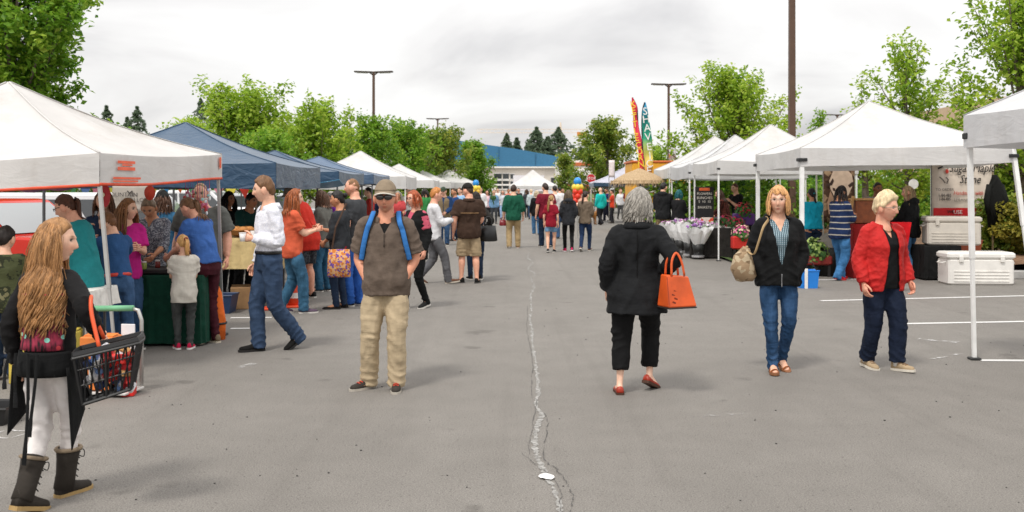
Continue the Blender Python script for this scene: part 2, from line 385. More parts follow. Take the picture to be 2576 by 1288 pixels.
FOLDREF2 = bpy.data.objects.new('crease_reference', None); COL.objects.link(FOLDREF2); FOLDREF2.scale = (1.5, 1.2, .8); FOLDREF2.rotation_euler = (.5, .55, .3)
def head_mesh(nu, nv, skin, lips, brow, eye=(.02, .015, .012), beard=None, age=0):
    az = np.linspace(0, 2 * np.pi, nu, endpoint=False); po = np.linspace(0.02, np.pi - .02, nv)
    # denser on the face: warp azimuth towards the front
    azw = az + .45 * np.sin(az) * -1
    A, P = np.meshgrid(azw, po)
    x = np.sin(P) * np.sin(A); y = np.sin(P) * np.cos(A); z = np.cos(P)
    fr = np.clip(y, 0, 1)
    X, Y, Z = x.copy(), y.copy(), z.copy()
    lo = np.clip(-z, 0, 1)
    X *= 1 - .30 * lo ** 1.3; X *= 1 + .03 * np.exp(-((z + .1) / .3) ** 2)
    Y = np.where(y < 0, y * (1 - .35 * lo ** 1.5), y * (1 + .03 * lo))
    g = lambda cx, cz, sx, sz: np.exp(-((x - cx) / sx) ** 2 - ((z - cz) / sz) ** 2) * (y > 0)
    Y += .10 * g(0, -.88, .35, .16) - .05 * g(0, -.68, .4, .07)
    nose = np.where(z > -.30, np.interp(z, [-.30, .12], [1, .15]), np.interp(z, [-.42, -.30], [0, 1])) * ((z < .2) & (z > -.44))
    Y += .24 * np.exp(-(x / .135) ** 2) * nose * (y > 0)
    for sgn in (-1, 1): Y -= .13 * g(.38 * sgn, .05, .2, .11); Y += .03 * g(.5 * sgn, -.25, .2, .15)
    Y += .05 * g(0, .20, .5, .08)
    Y += .055 * g(0, -.54, .2, .05) + .05 * g(0, -.635, .17, .045) - .03 * g(0, -.585, .25, .022)
    Vv = np.stack([X, Y, Z], -1).reshape(-1, 3)
    C = np.tile(np.array(skin[:3]), (nu * nv, 1)).reshape(nv, nu, 3)
    def tint(m, col, k): C[:] = C * (1 - k * m[..., None]) + np.array(col[:3]) * k * m[..., None]
    tint(g(.45, -.28, .25, .18) + g(-.45, -.28, .25, .18) + g(0, -.3, .12, .12), np.array(skin[:3]) * [1.05, .72, .66], .5)
    if beard is not None: tint(np.clip(g(0, -.7, .62, .26) * 1.3, 0, 1), beard, .75)
    tint(np.clip(g(0, -.585, .2, .065) * 1.2, 0, 1), lips, .8); tint(g(0, -.59, .22, .018), (.12, .03, .03), .7)
    for sgn in (-1, 1):
        tint(np.clip(g(.38 * sgn, .06, .16, .06) * 1.2, 0, 1), (.62, .56, .52), .7)
        tint(np.clip(g(.38 * sgn, .06, .085, .055) * 1.8, 0, 1), eye, 1.0)
        tint(np.clip(g(.38 * sgn, .115, .18, .03) * 1.2, 0, 1), (.05, .03, .025), .85)
        tint(np.clip(g(.39 * sgn, .235, .2, .035) * 1.2, 0, 1), brow, .9)
        tint(g(.1 * sgn, -.41, .05, .03), (.08, .02, .02), .7)
    F = []
    for i in range(nv - 1):
        for j in range(nu): j2 = (j + 1) % nu; F.append((i * nu + j, (i + 1) * nu + j, (i + 1) * nu + j2, i * nu + j2))
    F.append(tuple(range(nu))); F.append(tuple((nv - 1) * nu + j for j in range(nu - 1, -1, -1)))
    return Vv, F, C.reshape(-1, 3)

def sew_folds(o, limbs, ends, rng, A, torso=None):
    """press directional creases into a garment: rings and spirals at the joints and cuffs, slanting drapes on the trunk"""
    me = o.data; n = len(me.vertices)
    if n == 0: return
    co = np.empty(n * 3); me.vertices.foreach_get('co', co); co = co.reshape(-1, 3); nr = np.empty(n * 3); me.vertices.foreach_get('normal', nr); nr = nr.reshape(-1, 3)
    rid = lambda x: (1 - np.abs(np.sin(x * .5))) ** 1.6 - .3
    disp = np.zeros(n); taken = np.zeros(n)
    for (a, b, c), en in zip(limbs, ends):
        l1 = np.linalg.norm(b - a); l2 = np.linalg.norm(c - b); best = np.full(n, 9.0); S = np.zeros(n); G = np.zeros(n)
        for p, q, s0, L in ((a, b, 0, l1), (b, c, l1, l2)):
            d = (q - p) / L; t = np.clip((co - p) @ d, -.05, L + .12); pr = p + t[:, None] * d; dv = co - pr; dist = np.linalg.norm(dv, axis=1)
            e1 = nrm(np.cross(d, V3(.3, 1, .1))); e2 = np.cross(d, e1); ang = np.arctan2(dv @ e2, dv @ e1); m = dist < best; best[m] = dist[m]; S[m] = s0 + t[m]; G[m] = ang[m]
        w = np.clip((.17 - best) / .05, 0, 1); ph = [rng.uniform(0, 6.28) for _ in range(6)]
        sw = 1.6 * np.sin(G + ph[0]) + .9 * np.sin(2 * G + ph[1]) + .6 * np.sin(S * 17 + ph[5])
        am = .55 + .45 * np.sin(G * 1.0 + S * 9 + ph[2])
        f = np.exp(-((S - l1) / .13) ** 2) * rid(S * 2 * np.pi / .075 + sw * 1.3 + ph[3]) * am
        f += np.exp(-((S - en) / .12) ** 2) * rid(S * 2 * np.pi / .062 + sw * 1.6 + ph[4]) * (1.15 - .4 * am)
        f += .7 * np.exp(-((S - .02) / .12) ** 2) * rid(S * 2 * np.pi / .085 + sw * 2.2) * am
        f += .35 * rid(S * 2 * np.pi / .19 + sw * 2.4 + ph[1])
        w = w * (1 - taken); disp += A * w * f; taken = np.maximum(taken, w)
    if torso is not None:
        z0, z1 = torso; u = co[:, 0]; z = co[:, 2]; k = np.clip(1 - taken, 0, 1); ph = [rng.uniform(0, 6.28) for _ in range(5)]
        wv = 1.2 * np.sin(u * 9 + ph[0]) + .9 * np.sin(co[:, 1] * 11 + ph[1]) + .8 * np.sin(z * 8 + ph[2])
        disp += A * k * (.75 * rid((z * .75 + np.abs(u + .03) * 1.0) * 2 * np.pi / .16 + wv) * np.exp(-((z - z0) / (.45 * (z1 - z0))) ** 2) + .55 * rid((u * 1.0 - z * .35) * 2 * np.pi / .15 + wv * 1.2))
    co += nr * disp[:, None]; me.vertices.foreach_set('co', co.ravel()); me.update()
def hand(mb, w, d, nrml, side, size, curl, thumb_side, seg=6):
    # w wrist, d direction to fingers, nrml palm normal (towards palm), side = across the palm towards the thumb
    d = nrm(d); side = nrm(side - d * (side @ d)) * thumb_side; pn = nrm(nrml - d * (nrml @ d)); L = size
    mb.tube([w - d * .02 * L / .19, w + d * .10 * L, w + d * .30 * L, w + d * .50 * L], [(.15 * L, .12 * L), (.17 * L, .10 * L), (.225 * L, .095 * L), (.215 * L, .075 * L)], 8, side)
    for k, (off, ln) in enumerate(((.165, .42), (.057, .47), (-.052, .44), (-.155, .35))):
        p = w + d * .47 * L + side * off * L; a = 0; pts = [p - d * .06 * L, p]; segs = (.44, .31, .25)
        for q in range(3):
            a += R_(curl * (1 + .12 * k)); dd = d * math.cos(a) + pn * math.sin(a); p = p + dd * ln * segs[q] * L; pts.append(p)
        mb.tube(pts, [.048 * L, .05 * L, .046 * L, .042 * L, .030 * L], seg)
    p = w + d * .12 * L + side * .14 * L; td = nrm(d * .75 + side * .75 + pn * .25); pts = [p]
    for q, ln in enumerate((.2, .17, .14)): p = p + td * ln * L; pts.append(p); td = nrm(td + d * .25 - side * .35 + pn * .12)
    mb.tube(pts, [.075 * L, .058 * L, .05 * L, .034 * L], seg)

SKIN = {'fair': '#efc0a4', 'pink': '#ecb398', 'tan': '#cc9470', 'brown': '#95603f', 'pale': '#f2cab2', 'red': '#e3a283'}
_hid = [0]
def person(label, loc, h=1.7, yaw=0, w=1.0, fat=0.0, fem=False, lean=0, twist=0, head=(0, 0), pose='stand', arms=('down', 'down'),
           top=None, jacket=None, bottom=None, shoes=None, hair=None, cap=None, glasses=None, skin='fair', lod=1, group=None, beard=None, curl=(28, 28), hs=1.0, brow=None, kid=False):
    """lod 0 near, 1 middle, 2 far. Local frame: x to the person's right, y forward, z up."""
    H = h; sk = lin(SKIN[skin]); rng = random.Random(hash(label) % 100003 if False else sum(map(ord, label)))
    vox = (.0115, .019, .034)[lod]; ns = (20, 14, 10)[lod]
    feet = POSES[pose] if isinstance(pose, str) else pose
    Lt, Ls = .245 * H, .232 * H; hipw = .052 * H * (1.08 if fem else 1)
    ank = []; hz = 9
    for s, (ou, fw, li, pi, toe) in zip((-1, 1), feet):
        p = R_(pi); z = .042 * H * math.cos(p) + (math.sin(p) * .085 * H if pi > 0 else -math.sin(p) * .03 * H) + li * H
        a = V3(s * ou * H, fw * H, z); ank.append(a)
        hzz = math.sqrt(max(((Lt + Ls) * .992) ** 2 - (fw * H) ** 2 - ((ou * H - hipw)) ** 2, .01)) + z; hz = min(hz, hzz)
    pel = V3(0, 0, hz)
    dz = hz - .517 * H      # shift relative to the reference standing height
    ln = R_(lean); tw = R_(twist)
    # spine curve
    fs = np.linspace(.34, .90, 60); pts = []; p = V3(0, 0, 0); base = None
    for i, f in enumerate(fs):
        a = ln * np.clip((f - .50) / .16, 0, 1); dirv = V3(0, math.sin(a), math.cos(a))
        if i: p = p + dirv * (fs[1] - fs[0]) * H
        pts.append((p.copy(), a))
    off = pel - pts[int(np.argmin(abs(fs - .517)))][0]
    def sp_at(f):
        i = np.interp(f, fs, np.arange(60)); i0 = int(min(i, 58)); t = i - i0
        P = pts[i0][0] * (1 - t) + pts[i0 + 1][0] * t + off; a = pts[i0][1] * (1 - t) + pts[i0 + 1][1] * t
        tt = tw * np.clip((f - .52) / .2, 0, 1); side = rotz(tt) @ V3(1, 0, 0); fwd = rotz(tt) @ V3(0, math.cos(a), -math.sin(a)); up = V3(0, math.sin(a), math.cos(a))
        return P, side, fwd, up
    def tor(f):
        a = np.interp(f, TF, TA) * w; b = np.interp(f, TF, TB) * (w * .6 + .4); y = np.interp(f, TF, TY)
        if f > .83: a = np.interp(f, TF, TA) * (.6 + .4 * w); b = np.interp(f, TF, TB) * (.6 + .4 * w)
        if fem:
            a *= np.interp(f, [.5, .61, .72, .8], [1.07, .93, .94, .91]); bu = math.exp(-((f - .715) / .03) ** 2); b += .013 * bu; y += .010 * bu
        if fat:
            k = fat * math.exp(-((f - .585) / .085) ** 2); a *= 1 + .22 * k; b *= 1 + .5 * k; y += .022 * k
        return a * H, b * H, y * H
    def trunk_tube(mb, f0, f1, n, loose=0.0, hang=0.0, flare=0.0, nseg=ns):
        P = []; Rr = []; S = []
        for f in np.linspace(f0, f1, n):
            q, sd, fw, up = sp_at(f); a, b, y = tor(f)
            if hang and f < .71:
                a2, b2, y2 = tor(.715); a = max(a, a2 * hang); b = max(b, b2 * hang)
            fl = flare * max(0, (.60 - f) / .16); lo = loose if f < .79 else loose * np.interp(f, [.79, .845], [1, .45])
            P.append(q + fw * y); Rr.append((a + lo + fl, b + lo + fl)); S.append(sd)
        mb.tube(P, Rr, nseg, np.array(S))
    NK, sd_n, fw_n, up_n = sp_at(.845)
    SHP, sdS, fwS, upS = sp_at(.805)
    shw = .097 * H * (w * .75 + .25) * (.91 if fem else 1)
    Lu, Lf = .172 * H, .148 * H; arm = []
    for s, a in zip((-1, 1), arms):
        (ou, fo, up), hint = ARMS[a] if isinstance(a, str) else a
        sh = SHP + sdS * s * shw + upS * .002 * H; fwd = rotz(tw) @ V3(0, 1, 0); sid = rotz(tw) @ V3(1, 0, 0)
        tg = sh + sid * s * ou * H * (1 + .6 * (w - 1)) + fwd * fo * H + V3(0, 0, up * H)
        el, wr = ik(sh, tg, Lu, Lf, sid * s * hint[0] + fwd * hint[1] + V3(0, 0, hint[2])); arm.append((sh, el, wr))
    leg = []
    for s, a in zip((-1, 1), ank):
        hp = pel + V3(s * hipw, 0, 0); kn, an = ik(hp, a, Lt, Ls, V3(s * .12, 1, 0)); leg.append((hp, kn, an))
    # ---------------- head frame
    hsz = H * hs * (1.12 if kid else 1.0)
    hsz *= 1.07; axs = V3(.0435, .0535, .0655) * hsz
    HY, HP = R_(head[0]) + tw, R_(head[1]); hr = rotz(HY) @ rotx(-HP - ln * .35)
    HC = NK + up_n * .021 * H + fw_n * .012 * H + hr @ V3(0, .010 * H, .062 * hsz) * 1.0
    # ---------------- body mesh
    mb = MB(); trunk_tube(mb, .47, .845, 14, -.004)
    mb.tube(spline([np.r_[NK - up_n * .03 * H, .04 * H], np.r_[NK + up_n * .01 * H, .034 * H], np.r_[HC - hr @ V3(0, .018 * H, .03 * H), .033 * H]], 3)[:, :3],
            np.array([.052, .046, .042, .039, .038, .037, .037]) * H * (.75 + .25 * w), 10)
    for s, (sh, el, wr) in zip((-1, 1), arm):
        k = (.9 if fem else 1.0) * (.55 + .45 * w) * H; lng = .84 if (top and top.get('sleeve') in ('long',)) or (jacket and jacket.get('sleeve') == 'long') else 1.0
        k *= lng; cov = .78 if (top and top.get('sleeve', 'short') != 'none') or (jacket and jacket.get('sleeve', 'short') != 'none') else 1.0; mid = (sh + el) / 2; fm = el + (wr - el) * .3
        Q = spline([np.r_[sh - sdS * s * .03 * H - upS * .01 * H, .034 * k * cov], np.r_[sh - upS * .004 * H, .034 * k * cov], np.r_[mid, .030 * k], np.r_[el, .0245 * k], np.r_[fm, .0265 * k], np.r_[wr, .0165 * k]], 3)
        mb.tube(Q[:, :3], Q[:, 3], 10)
    for s, (hp, kn, an), (ou, fw, li, pi, toe) in zip((-1, 1), leg, feet):
        k = (.6 + .4 * w) * H * ((.64 if bottom.get('cut') == 'slim' else .8) if bottom and bottom.get('len', .015) < .2 and bottom.get('cut') != 'skirt' else 1.0); cf = kn + (an - kn) * .28 + V3(0, -.010 * H, 0)
        Q = spline([np.r_[hp, .053 * k], np.r_[hp + (kn - hp) * .45, .049 * k], np.r_[kn, .034 * k], np.r_[cf, .034 * k], np.r_[kn + (an - kn) * .75, .024 * k], np.r_[an, .021 * k]], 3)
        mb.tube(Q[:, :3], Q[:, 3], 10)
        p = R_(pi); t = R_(-toe * s); Rf = rotz(t) @ rotx(-p)
        mb.tube([an + Rf @ V3(0, -.030, -.018) * H, an + Rf @ V3(0, .02, -.016) * H, an + Rf @ V3(0, .07, -.027) * H, an + Rf @ V3(0, .098, -.033) * H],
                np.array([(.018, .02), (.021, .022), (.024, .012), (.017, .006)]) * H, 8, Rf @ V3(1, 0, 0))
    body = part('person', mb, skin_mat())
    extra = MB()
    nu, nv = ((84, 64), (44, 36), (18, 14))[lod]
    hcol = lin(hair['col']) if hair else lin('#4a3626'); bcol = lin(brow) if brow else tuple(c * .6 for c in hcol[:3])
    HV, HF, HCc = head_mesh(nu, nv, sk, np.array(sk[:3]) * (np.array([.85, .42, .42]) if not fem else np.array([.9, .38, .4])), bcol, beard=lin(beard) if beard else None)
    extra.add((HV * axs) @ hr.T + HC, HF); cols = [HCc]
    def xcol(n): cols.append(np.tile(np.array(sk[:3]) * [1.0, .9, .87], (n, 1)))
    k0 = extra.k
    for s in (-1, 1):
        e2 = MB().ball((0, 0, 0), (.010 * hsz, .016 * hsz, .023 * hsz), 8, 6); V = e2.arr()
        V = (V @ rotz(-s * .35).T) + V3(s * 1.0 * axs[0], -.06 * axs[1], -.08 * axs[2]); extra.add(V @ hr.T + HC, e2.f)
    xcol(extra.k - k0)
    if lod < 2:
        for s, (sh, el, wr), cu in zip((-1, 1), arm, curl):
            if cu is None: continue
            k0 = extra.k; d = nrm(wr - el); inward = nrm(-sdS * s + V3(0, -.001, 0)); inward = nrm(inward - d * (inward @ d))
            sdv = np.cross(d, inward); fwd = rotz(tw) @ V3(0, 1, 0)
            if sdv @ (fwd + V3(0, 0, .4)) < 0: sdv = -sdv
            hand(extra, wr, d, inward, sdv, .108 * H, cu, 1, 6); xcol(extra.k - k0)
    def post_body(o, ex=extra, cc=np.vstack(cols), base=sk[:3]):
        me = o.data; n = len(me.vertices); co = np.empty(n * 3); me.vertices.foreach_get('co', co); co = co.reshape(-1, 3)
        fc = [tuple(p.vertices) for p in me.polygons] + [tuple(i + n for i in f) for f in ex.f]
        allv = np.vstack([co, ex.arr()]); m2 = bpy.data.meshes.new('person'); m2.from_pydata(allv.tolist(), [], fc)
        at = m2.color_attributes.new('Col', 'FLOAT_COLOR', 'POINT'); cl = np.ones((len(allv), 4)); cl[:n, :3] = np.array(base) * [1, .95, .92]; cl[n:, :3] = cc
        at.data.foreach_set('color', cl.ravel()); m2.materials.append(skin_mat()); m2.shade_smooth(); o.data = m2
    remesh(body, (.017, .022, .034)[lod], 2, post=post_body)
    # ---------------- clothes
    def garment(nm, g, inner=False):
        mb = MB(); lo = g.get('loose', .018 if nm == 'shirt' else .032); hem = g.get('hem', .46)
        trunk_tube(mb, hem, g.get('neck', .842), 16, lo, g.get('hang', .93), g.get('flare', 0))
        sl = g.get('sleeve', 'short'); sw = g.get('sw', .016)
        if sl != 'none':
            for s, (sh, el, wr) in zip((-1, 1), arm):
                k = (.9 if fem else 1.0) * (.55 + .45 * w) * H
                a0 = np.r_[sh - sdS * s * .035 * H + upS * -.005 * H, .036 * k + lo * .4]; a1 = np.r_[sh + sdS * s * .002 * H - upS * .004 * H, .034 * k + sw * .55]
                L = [a0, a1]
                if sl == 'short': L += [np.r_[sh + (el - sh) * .5, .033 * k + sw * 1.2], np.r_[sh + (el - sh) * g.get('sl', .78), .032 * k + sw * 1.5]]
                elif sl == 'mid': L += [np.r_[sh + (el - sh) * .5, .032 * k + sw], np.r_[el, .029 * k + sw], np.r_[el + (wr - el) * .35, .028 * k + sw]]
                else: L += [np.r_[sh + (el - sh) * .5, .032 * k + sw], np.r_[el, .029 * k + sw], np.r_[el + (wr - el) * .5, .026 * k + sw], np.r_[wr - (wr - el) * .02, .019 * k + sw * .8]]
                Q = spline(L, 4); mb.tube(Q[:, :3], Q[:, 3], 12)
        if g.get('hood'):
            c = NK + upS * -.01 * H - fwS * .045 * H; mb.ball(c, (.085 * H * .95, .05 * H, .045 * H), 12, 8)
        o = part(nm, mb, g['mat'], body); op = g.get('open'); vn = g.get('v')
        def post(o):
            if lod < 2: sew_folds(o, arm, [{'short': Lu * .7, 'mid': Lu + Lf * .3, 'long': Lu + Lf * .95, 'none': 9}[sl]] * 2, rng, g.get('crease', .011), (sp_at(hem)[0][2], NK[2]))
            if not (op or vn): return
            import bmesh
            bm = bmesh.new(); bm.from_mesh(o.data); dl = []
            zt = NK[2]; zh = sp_at(hem)[0][2]; fr = rotz(tw) @ V3(0, 1, 0); rt = rotz(tw) @ V3(1, 0, 0)
            for f in bm.faces:
                c = f.calc_center_median(); p = np.array(c) - sp_at(.7)[0]
                u = p @ rt; v = p @ fr; z = c.z; n_ = np.array(f.normal) @ fr
                if v < .02 or n_ < -.2: continue
                if op:
                    t = (z - zh) / (zt - zh); wv = np.interp(t, op[0], op[1])
                    if abs(u - g.get('openx', 0)) < wv: dl.append(f)
                if vn and z > zt - vn[1] and abs(u) < vn[0] * (z - (zt - vn[1])) / vn[1]: dl.append(f)
            bmesh.ops.delete(bm, geom=list(set(dl)), context='FACES'); bmesh.ops.delete(bm, geom=[v for v in bm.verts if not v.link_faces], context='VERTS')
            for _ in range(10):
                mv = {}
                for v in bm.verts:
                    if v.is_boundary:
                        nb = [e.other_vert(v).co for e in v.link_edges if e.is_boundary]
                        if len(nb) == 2: mv[v] = v.co * .5 + (nb[0] + nb[1]) * .25
                for v, c in mv.items(): v.co = c
            me = bpy.data.meshes.new(o.name); bm.to_mesh(me); bm.free()
            me.materials.append(g['mat']); me.shade_smooth(); o.data = me
            sm = o.modifiers.new('edge', 'SOLIDIFY'); sm.thickness = .012; sm.offset = -1
        remesh(o, vox, g.get('it', 4), g.get('fold', .03) * .45 * (1 if lod < 2 else .6), (g.get('fold2', .012) * .5) * (1, .8, 0)[lod], post)
        if g.get('collar'):
            cm = MB(); q, sdv, fwv, upv = sp_at(.838); rr = .047 * H * (.75 + .25 * w)
            A = np.linspace(R_(-150), R_(150), 17)
            pt = [(q + sdv * math.sin(a) * rr * 1.08 + fwv * (math.cos(a) * rr * 1.0 - .005 * H) + upv * (.016 * H * (1 - .9 * max(0, math.cos(a)))), ) for a in A]
            V = []; F = []
            for i, a in enumerate(A + math.pi):
                b = q + sdv * math.sin(a) * rr * 1.12 + fwv * (math.cos(a) * rr * 1.08 - .006 * H)
                fwk = max(0, math.cos(a)); t0 = b + upv * (.018 - .022 * fwk) * H; t1 = b + upv * (-.012 - .035 * fwk ** 2) * H + (sdv * math.sin(a) + fwv * math.cos(a)) * .016 * H
                V += [t0, t1]
                if i: F.append((2 * i - 2, 2 * i - 1, 2 * i + 1, 2 * i))
            cm.add(V, F); co = part('collar', cm, g['mat'], o, smooth=True); sm = co.modifiers.new('t', 'SOLIDIFY'); sm.thickness = .006
        return o
    objs = {}
    if top: objs['top'] = garment(top.get('name', 'shirt'), top)
    if jacket: objs['jacket'] = garment(jacket.get('name', 'jacket'), jacket)
    if bottom:
        mb = MB(); lo = bottom.get('loose', .012); cut = bottom.get('cut', 'straight'); end = bottom.get('len', .015)
        hm = min([q.get('hem', .46) for q in (top, jacket) if q] or [.9]); trunk_tube(mb, .465, bottom.get('rise', .585), 8, lo if hm > .52 else -.004)
        if cut == 'skirt':
            q = sp_at(.55)[0]; P = [q, q + V3(0, 0, -.08 * H), V3(q[0], q[1], end * H + .0)]; mb.tube(P, np.array([(.095, .07), (.11, .085), (.125, .10)]) * H * w, 20)
        else:
            kr, ar = {'slim': (.037, .025), 'straight': (.045, .039), 'wide': (.052, .056), 'shorts': (.050, .05)}[cut]
            for s, (hp, kn, an) in zip((-1, 1), leg):
                k = (.6 + .4 * w) * H; uo = hm <= .52; L = [np.r_[hp + V3(-s * (.012 if uo else .004) * H, 0, .02 * H), (.046 * k if uo else .055 * k + lo)], np.r_[hp + (kn - hp) * .4, (.044 if cut == 'slim' else .050) * k + lo]]
                if end > .24:
                    t = (hp[2] - end * H) / max(hp[2] - kn[2], .01); L += [np.r_[hp + (kn - hp) * min(t, 1.0), kr * k + lo * 1.2]]
                else:
                    L += [np.r_[kn, kr * k + lo * .4]]
                    t = np.clip((kn[2] - end * H) / max(kn[2] - an[2], .05),   .2, 1.2) if abs(kn[2] - an[2]) > .1 else 1.0
                    L += [np.r_[kn + (an - kn) * t * .55, (kr * .45 + ar * .55) * k + lo * .4], np.r_[kn + (an - kn) * t, ar * k + lo * .4]]
                Q = spline(L, 4); mb.tube(Q[:, :3], Q[:, 3], 12)
        o = part(bottom.get('name', 'trousers'), mb, bottom['mat'], body); objs['bottom'] = o
        remesh(o, vox, 3, bottom.get('fold', .028) * .4 * (1 if lod < 2 else .6), (bottom.get('fold2', .014) * .5) * (1, .8, 0)[lod], (lambda o: sew_folds(o, leg, [(Lt + Ls * .95) if end < .2 else Lt * .9] * 2, rng, bottom.get('crease', .013))) if lod < 2 and cut != 'skirt' else None)
        if bottom.get('belt'):
            q, sdv, fwv, upv = sp_at(.574); a, b, y = tor(.574); bm_ = MB(); A = np.linspace(0, 2 * np.pi, 29)
            P = [q + fwv * y + sdv * math.cos(t) * (a + lo + .003) + fwv * math.sin(t) * (b + lo + .003) for t in A]
            bm_.tube(P, [(.006, .019)] * 29, 6, np.array([nrm(p - q - fwv * y) for p in P])); part('belt', bm_, paint(bottom['belt'], .45), body, smooth=True)
    # ---------------- shoes
    if shoes:
        for s, (hp, kn, an), (ou, fw, li, pi, toe) in zip((-1, 1), leg, feet):
            Rf = rotz(R_(-toe * s)) @ rotx(-R_(pi)); st = shoes.get('style', 'shoe'); k = H * shoes.get('k', 1.0) * .5 + .85 * .5
            def at(x, y, z): return an + Rf @ V3(x, y, z)
            zb = -.042 * H
            prof = [(-.062, .55, .6), (-.055, .85, 1), (-.03, .95, 1), (0, .92, 1), (.04, .96, .82), (.09, 1.12, .60), (.14, 1.1, .48), (.175, .85, .42), (.195, .4, .30)]
            def ring(y, wf, hf, top, n=12, grow=0):
                R = []
                for j in range(n):
                    a = 2 * math.pi * j / n; cx, cz = math.cos(a), math.sin(a)
                    R.append(at((.036 * wf + grow) * np.sign(cx) * abs(cx) ** .7, y * .98, zb + (max(cz, 0) ** .8 * top * hf if cz > 0 else 0) + .012))
                return R
            kk = H / 1.72
            sm_ = MB(); V = []; n = 12
            toph = {'shoe': .085, 'sandal': .03, 'flat': .05, 'boot': .10, 'clog': .06}[st]
            if st == 'sandal':
                for yy in (.135, .085, .02):
                    P = [at(.036 * kk * math.cos(a), yy * kk + .012 * math.sin(a * 2), zb + .006 + .048 * kk * math.sin(a) * (1.25 if yy < .05 else .85)) for a in np.linspace(0, math.pi, 9)]
                    sm_.tube(P, [(.004, .012)] * 9, 6)
                P = [at(.036 * kk * math.cos(a), -.03 * kk - .03 * kk * math.sin(a), zb + .055 * kk) for a in np.linspace(0, math.pi, 9)]; sm_.tube(P, .007, 5)
            else:
                for (y, wf, hf) in prof: V += ring(y * kk, wf * kk, hf, toph * kk)
                F = []
                for i in range(len(prof) - 1):
                    for j in range(n): j2 = (j + 1) % n; F.append((i * n + j, i * n + j2, (i + 1) * n + j2, (i + 1) * n + j))
                F.append(tuple(range(n - 1, -1, -1))); F.append(tuple((len(prof) - 1) * n + j for j in range(n)))
                sm_.add(V, [f[::-1] for f in F])
                if st == 'boot':
                    up = nrm(kn - an); Q = [an + Rf @ V3(0, -.008, -.02), an + up * .06, an + up * .14, an + up * .2]
                    sm_.tube(Q, [(.047, .056), (.048, .052), (.053, .056), (.06, .064)], 14, Rf @ V3(1, 0, 0))
            so_ = part('boot' if st == 'boot' else ('sandal' if st == 'sandal' else 'shoe'), sm_, shoes['mat'], body, smooth=True)
            if lod < 2:
                s2 = MB(); V = []
                for (y, wf, hf) in prof:
                    wdt = .039 * wf * kk
                    for (xx, zz) in ((-wdt, zb - .004), (wdt, zb - .004), (wdt, zb + .018), (-wdt, zb + .018)): V.append(at(xx, y * kk * 1.03, zz))
                F = [(3, 2, 1, 0)] + [(i * 4 + a, i * 4 + (a + 1) % 4, i * 4 + 4 + (a + 1) % 4, i * 4 + 4 + a) for i in range(len(prof) - 1) for a in range(4)] + [(32, 33, 34, 35)]
                s2.add(V, F); part('sole', s2, shoes.get('sole', paint('#d8d4cc', .7)), so_)
                if st == 'boot' and lod == 0:
                    la = MB(); up = nrm(kn - an); fw2 = Rf @ V3(0, 1, 0); rt2 = Rf @ V3(1, 0, 0)
                    for q in range(5):
                        c = an + up * (.03 + .035 * q) + fw2 * .056
                        la.tube([c - rt2 * .028, c + fw2 * .004 + up * .012, c + rt2 * .028], .0035, 5)
                    P = spline([an + up * .17 + fw2 * .062, an + up * .18 + fw2 * .075 + rt2 * .03, an + up * .14 + fw2 * .075 + rt2 * .035, an + up * .15 + fw2 * .062], 3); la.tube(P, .0028, 5)
                    part('lace', la, paint('#1c1a19', .8), so_)
                    cf = MB(); A = np.linspace(0, 2 * np.pi, 15); cf.tube([an + up * .2 + rt2 * .06 * math.cos(a) + fw2 * .064 * math.sin(a) for a in A], .011, 6); part('cuff', cf, cloth('#8a7a66'), so_, smooth=True)
                if st == 'shoe' and shoes.get('lace'):
                    la = MB()
                    for q in range(3):
                        y = (.055 + .028 * q) * kk; zt = zb + .012 + toph * kk * np.interp(y / kk, [.04, .09, .14], [.82, .6, .48]) + .002
                        la.tube([at(-.022, y, zt - .006), at(0, y + .008, zt + .004), at(.022, y, zt - .006)], .0045, 5)
                    part('lace', la, shoes['lace'], so_)
        if shoes.get('sock'):
            for (hp, kn, an) in leg:
                up = nrm(kn - an); sk_ = MB().tube([an - up * .03, an + up * .05, an + up * shoes.get('sockh', .09)], [.034, .036, .040], 10); part('sock', sk_, cloth(shoes['sock']), body, smooth=True)
    # ---------------- hair
    if hair:
        mb = MB(); hv = []; st = hair.get('style', 'short'); thick = hair.get('thick', .10); rec = hair.get('rec', 0)
        nu2, nv2 = ((48, 34), (30, 22), (16, 12))[lod]; V = []; F = []
        ph = [rng.uniform(0, 6.28) for _ in range(6)]
        for i in range(nv2 + 1):
            po = math.pi * i / nv2
            for j in range(nu2):
                a = 2 * math.pi * j / nu2; x, y, z = math.sin(po) * math.sin(a), math.sin(po) * math.cos(a), math.cos(po)
                aa = abs(math.atan2(x, y)) if po > .01 else 0
                hl = np.interp(aa, [0, .6, 1.15, 1.4, 1.75, 2.2, 3.15], [.55 + rec, .50 + rec, .22 + rec * .5, -.12, .02, -.45, -.62])
                if st == 'bald': hl = np.interp(aa, [0, 1.2, 1.5, 3.15], [1.2, 1.0, .25, .3])if z > 0 else hl
                k = np.clip((z - hl) / .12, 0, 1); k = k * k * (3 - 2 * k)
                lump = .025 * math.sin(5 * a + ph[0] + 4 * z) + .02 * math.sin(9 * a + ph[1] - 7 * z) + .02 * math.sin(13 * z + ph[2] + 3 * a)
                r = .80 + k * (.13 + thick + .05 + lump * hair.get('lump', 1.0 if thick > .06 else .2)) + k * hair.get('vol', 0) * max(0, z) * .8
                lo = max(0, -z); yy = y * (1 - .3 * lo ** 1.5) if y < 0 else y
                V.append(HC + hr @ (V3(x * (1 - .2 * lo), yy, z) * r * axs)); hv.append(.35 + .3 * rng.random())
        for i in range(nv2):
            for j in range(nu2): j2 = (j + 1) % nu2; F.append((i * nu2 + j, (i + 1) * nu2 + j, (i + 1) * nu2 + j2, i * nu2 + j2))
        mb.add(V, F)
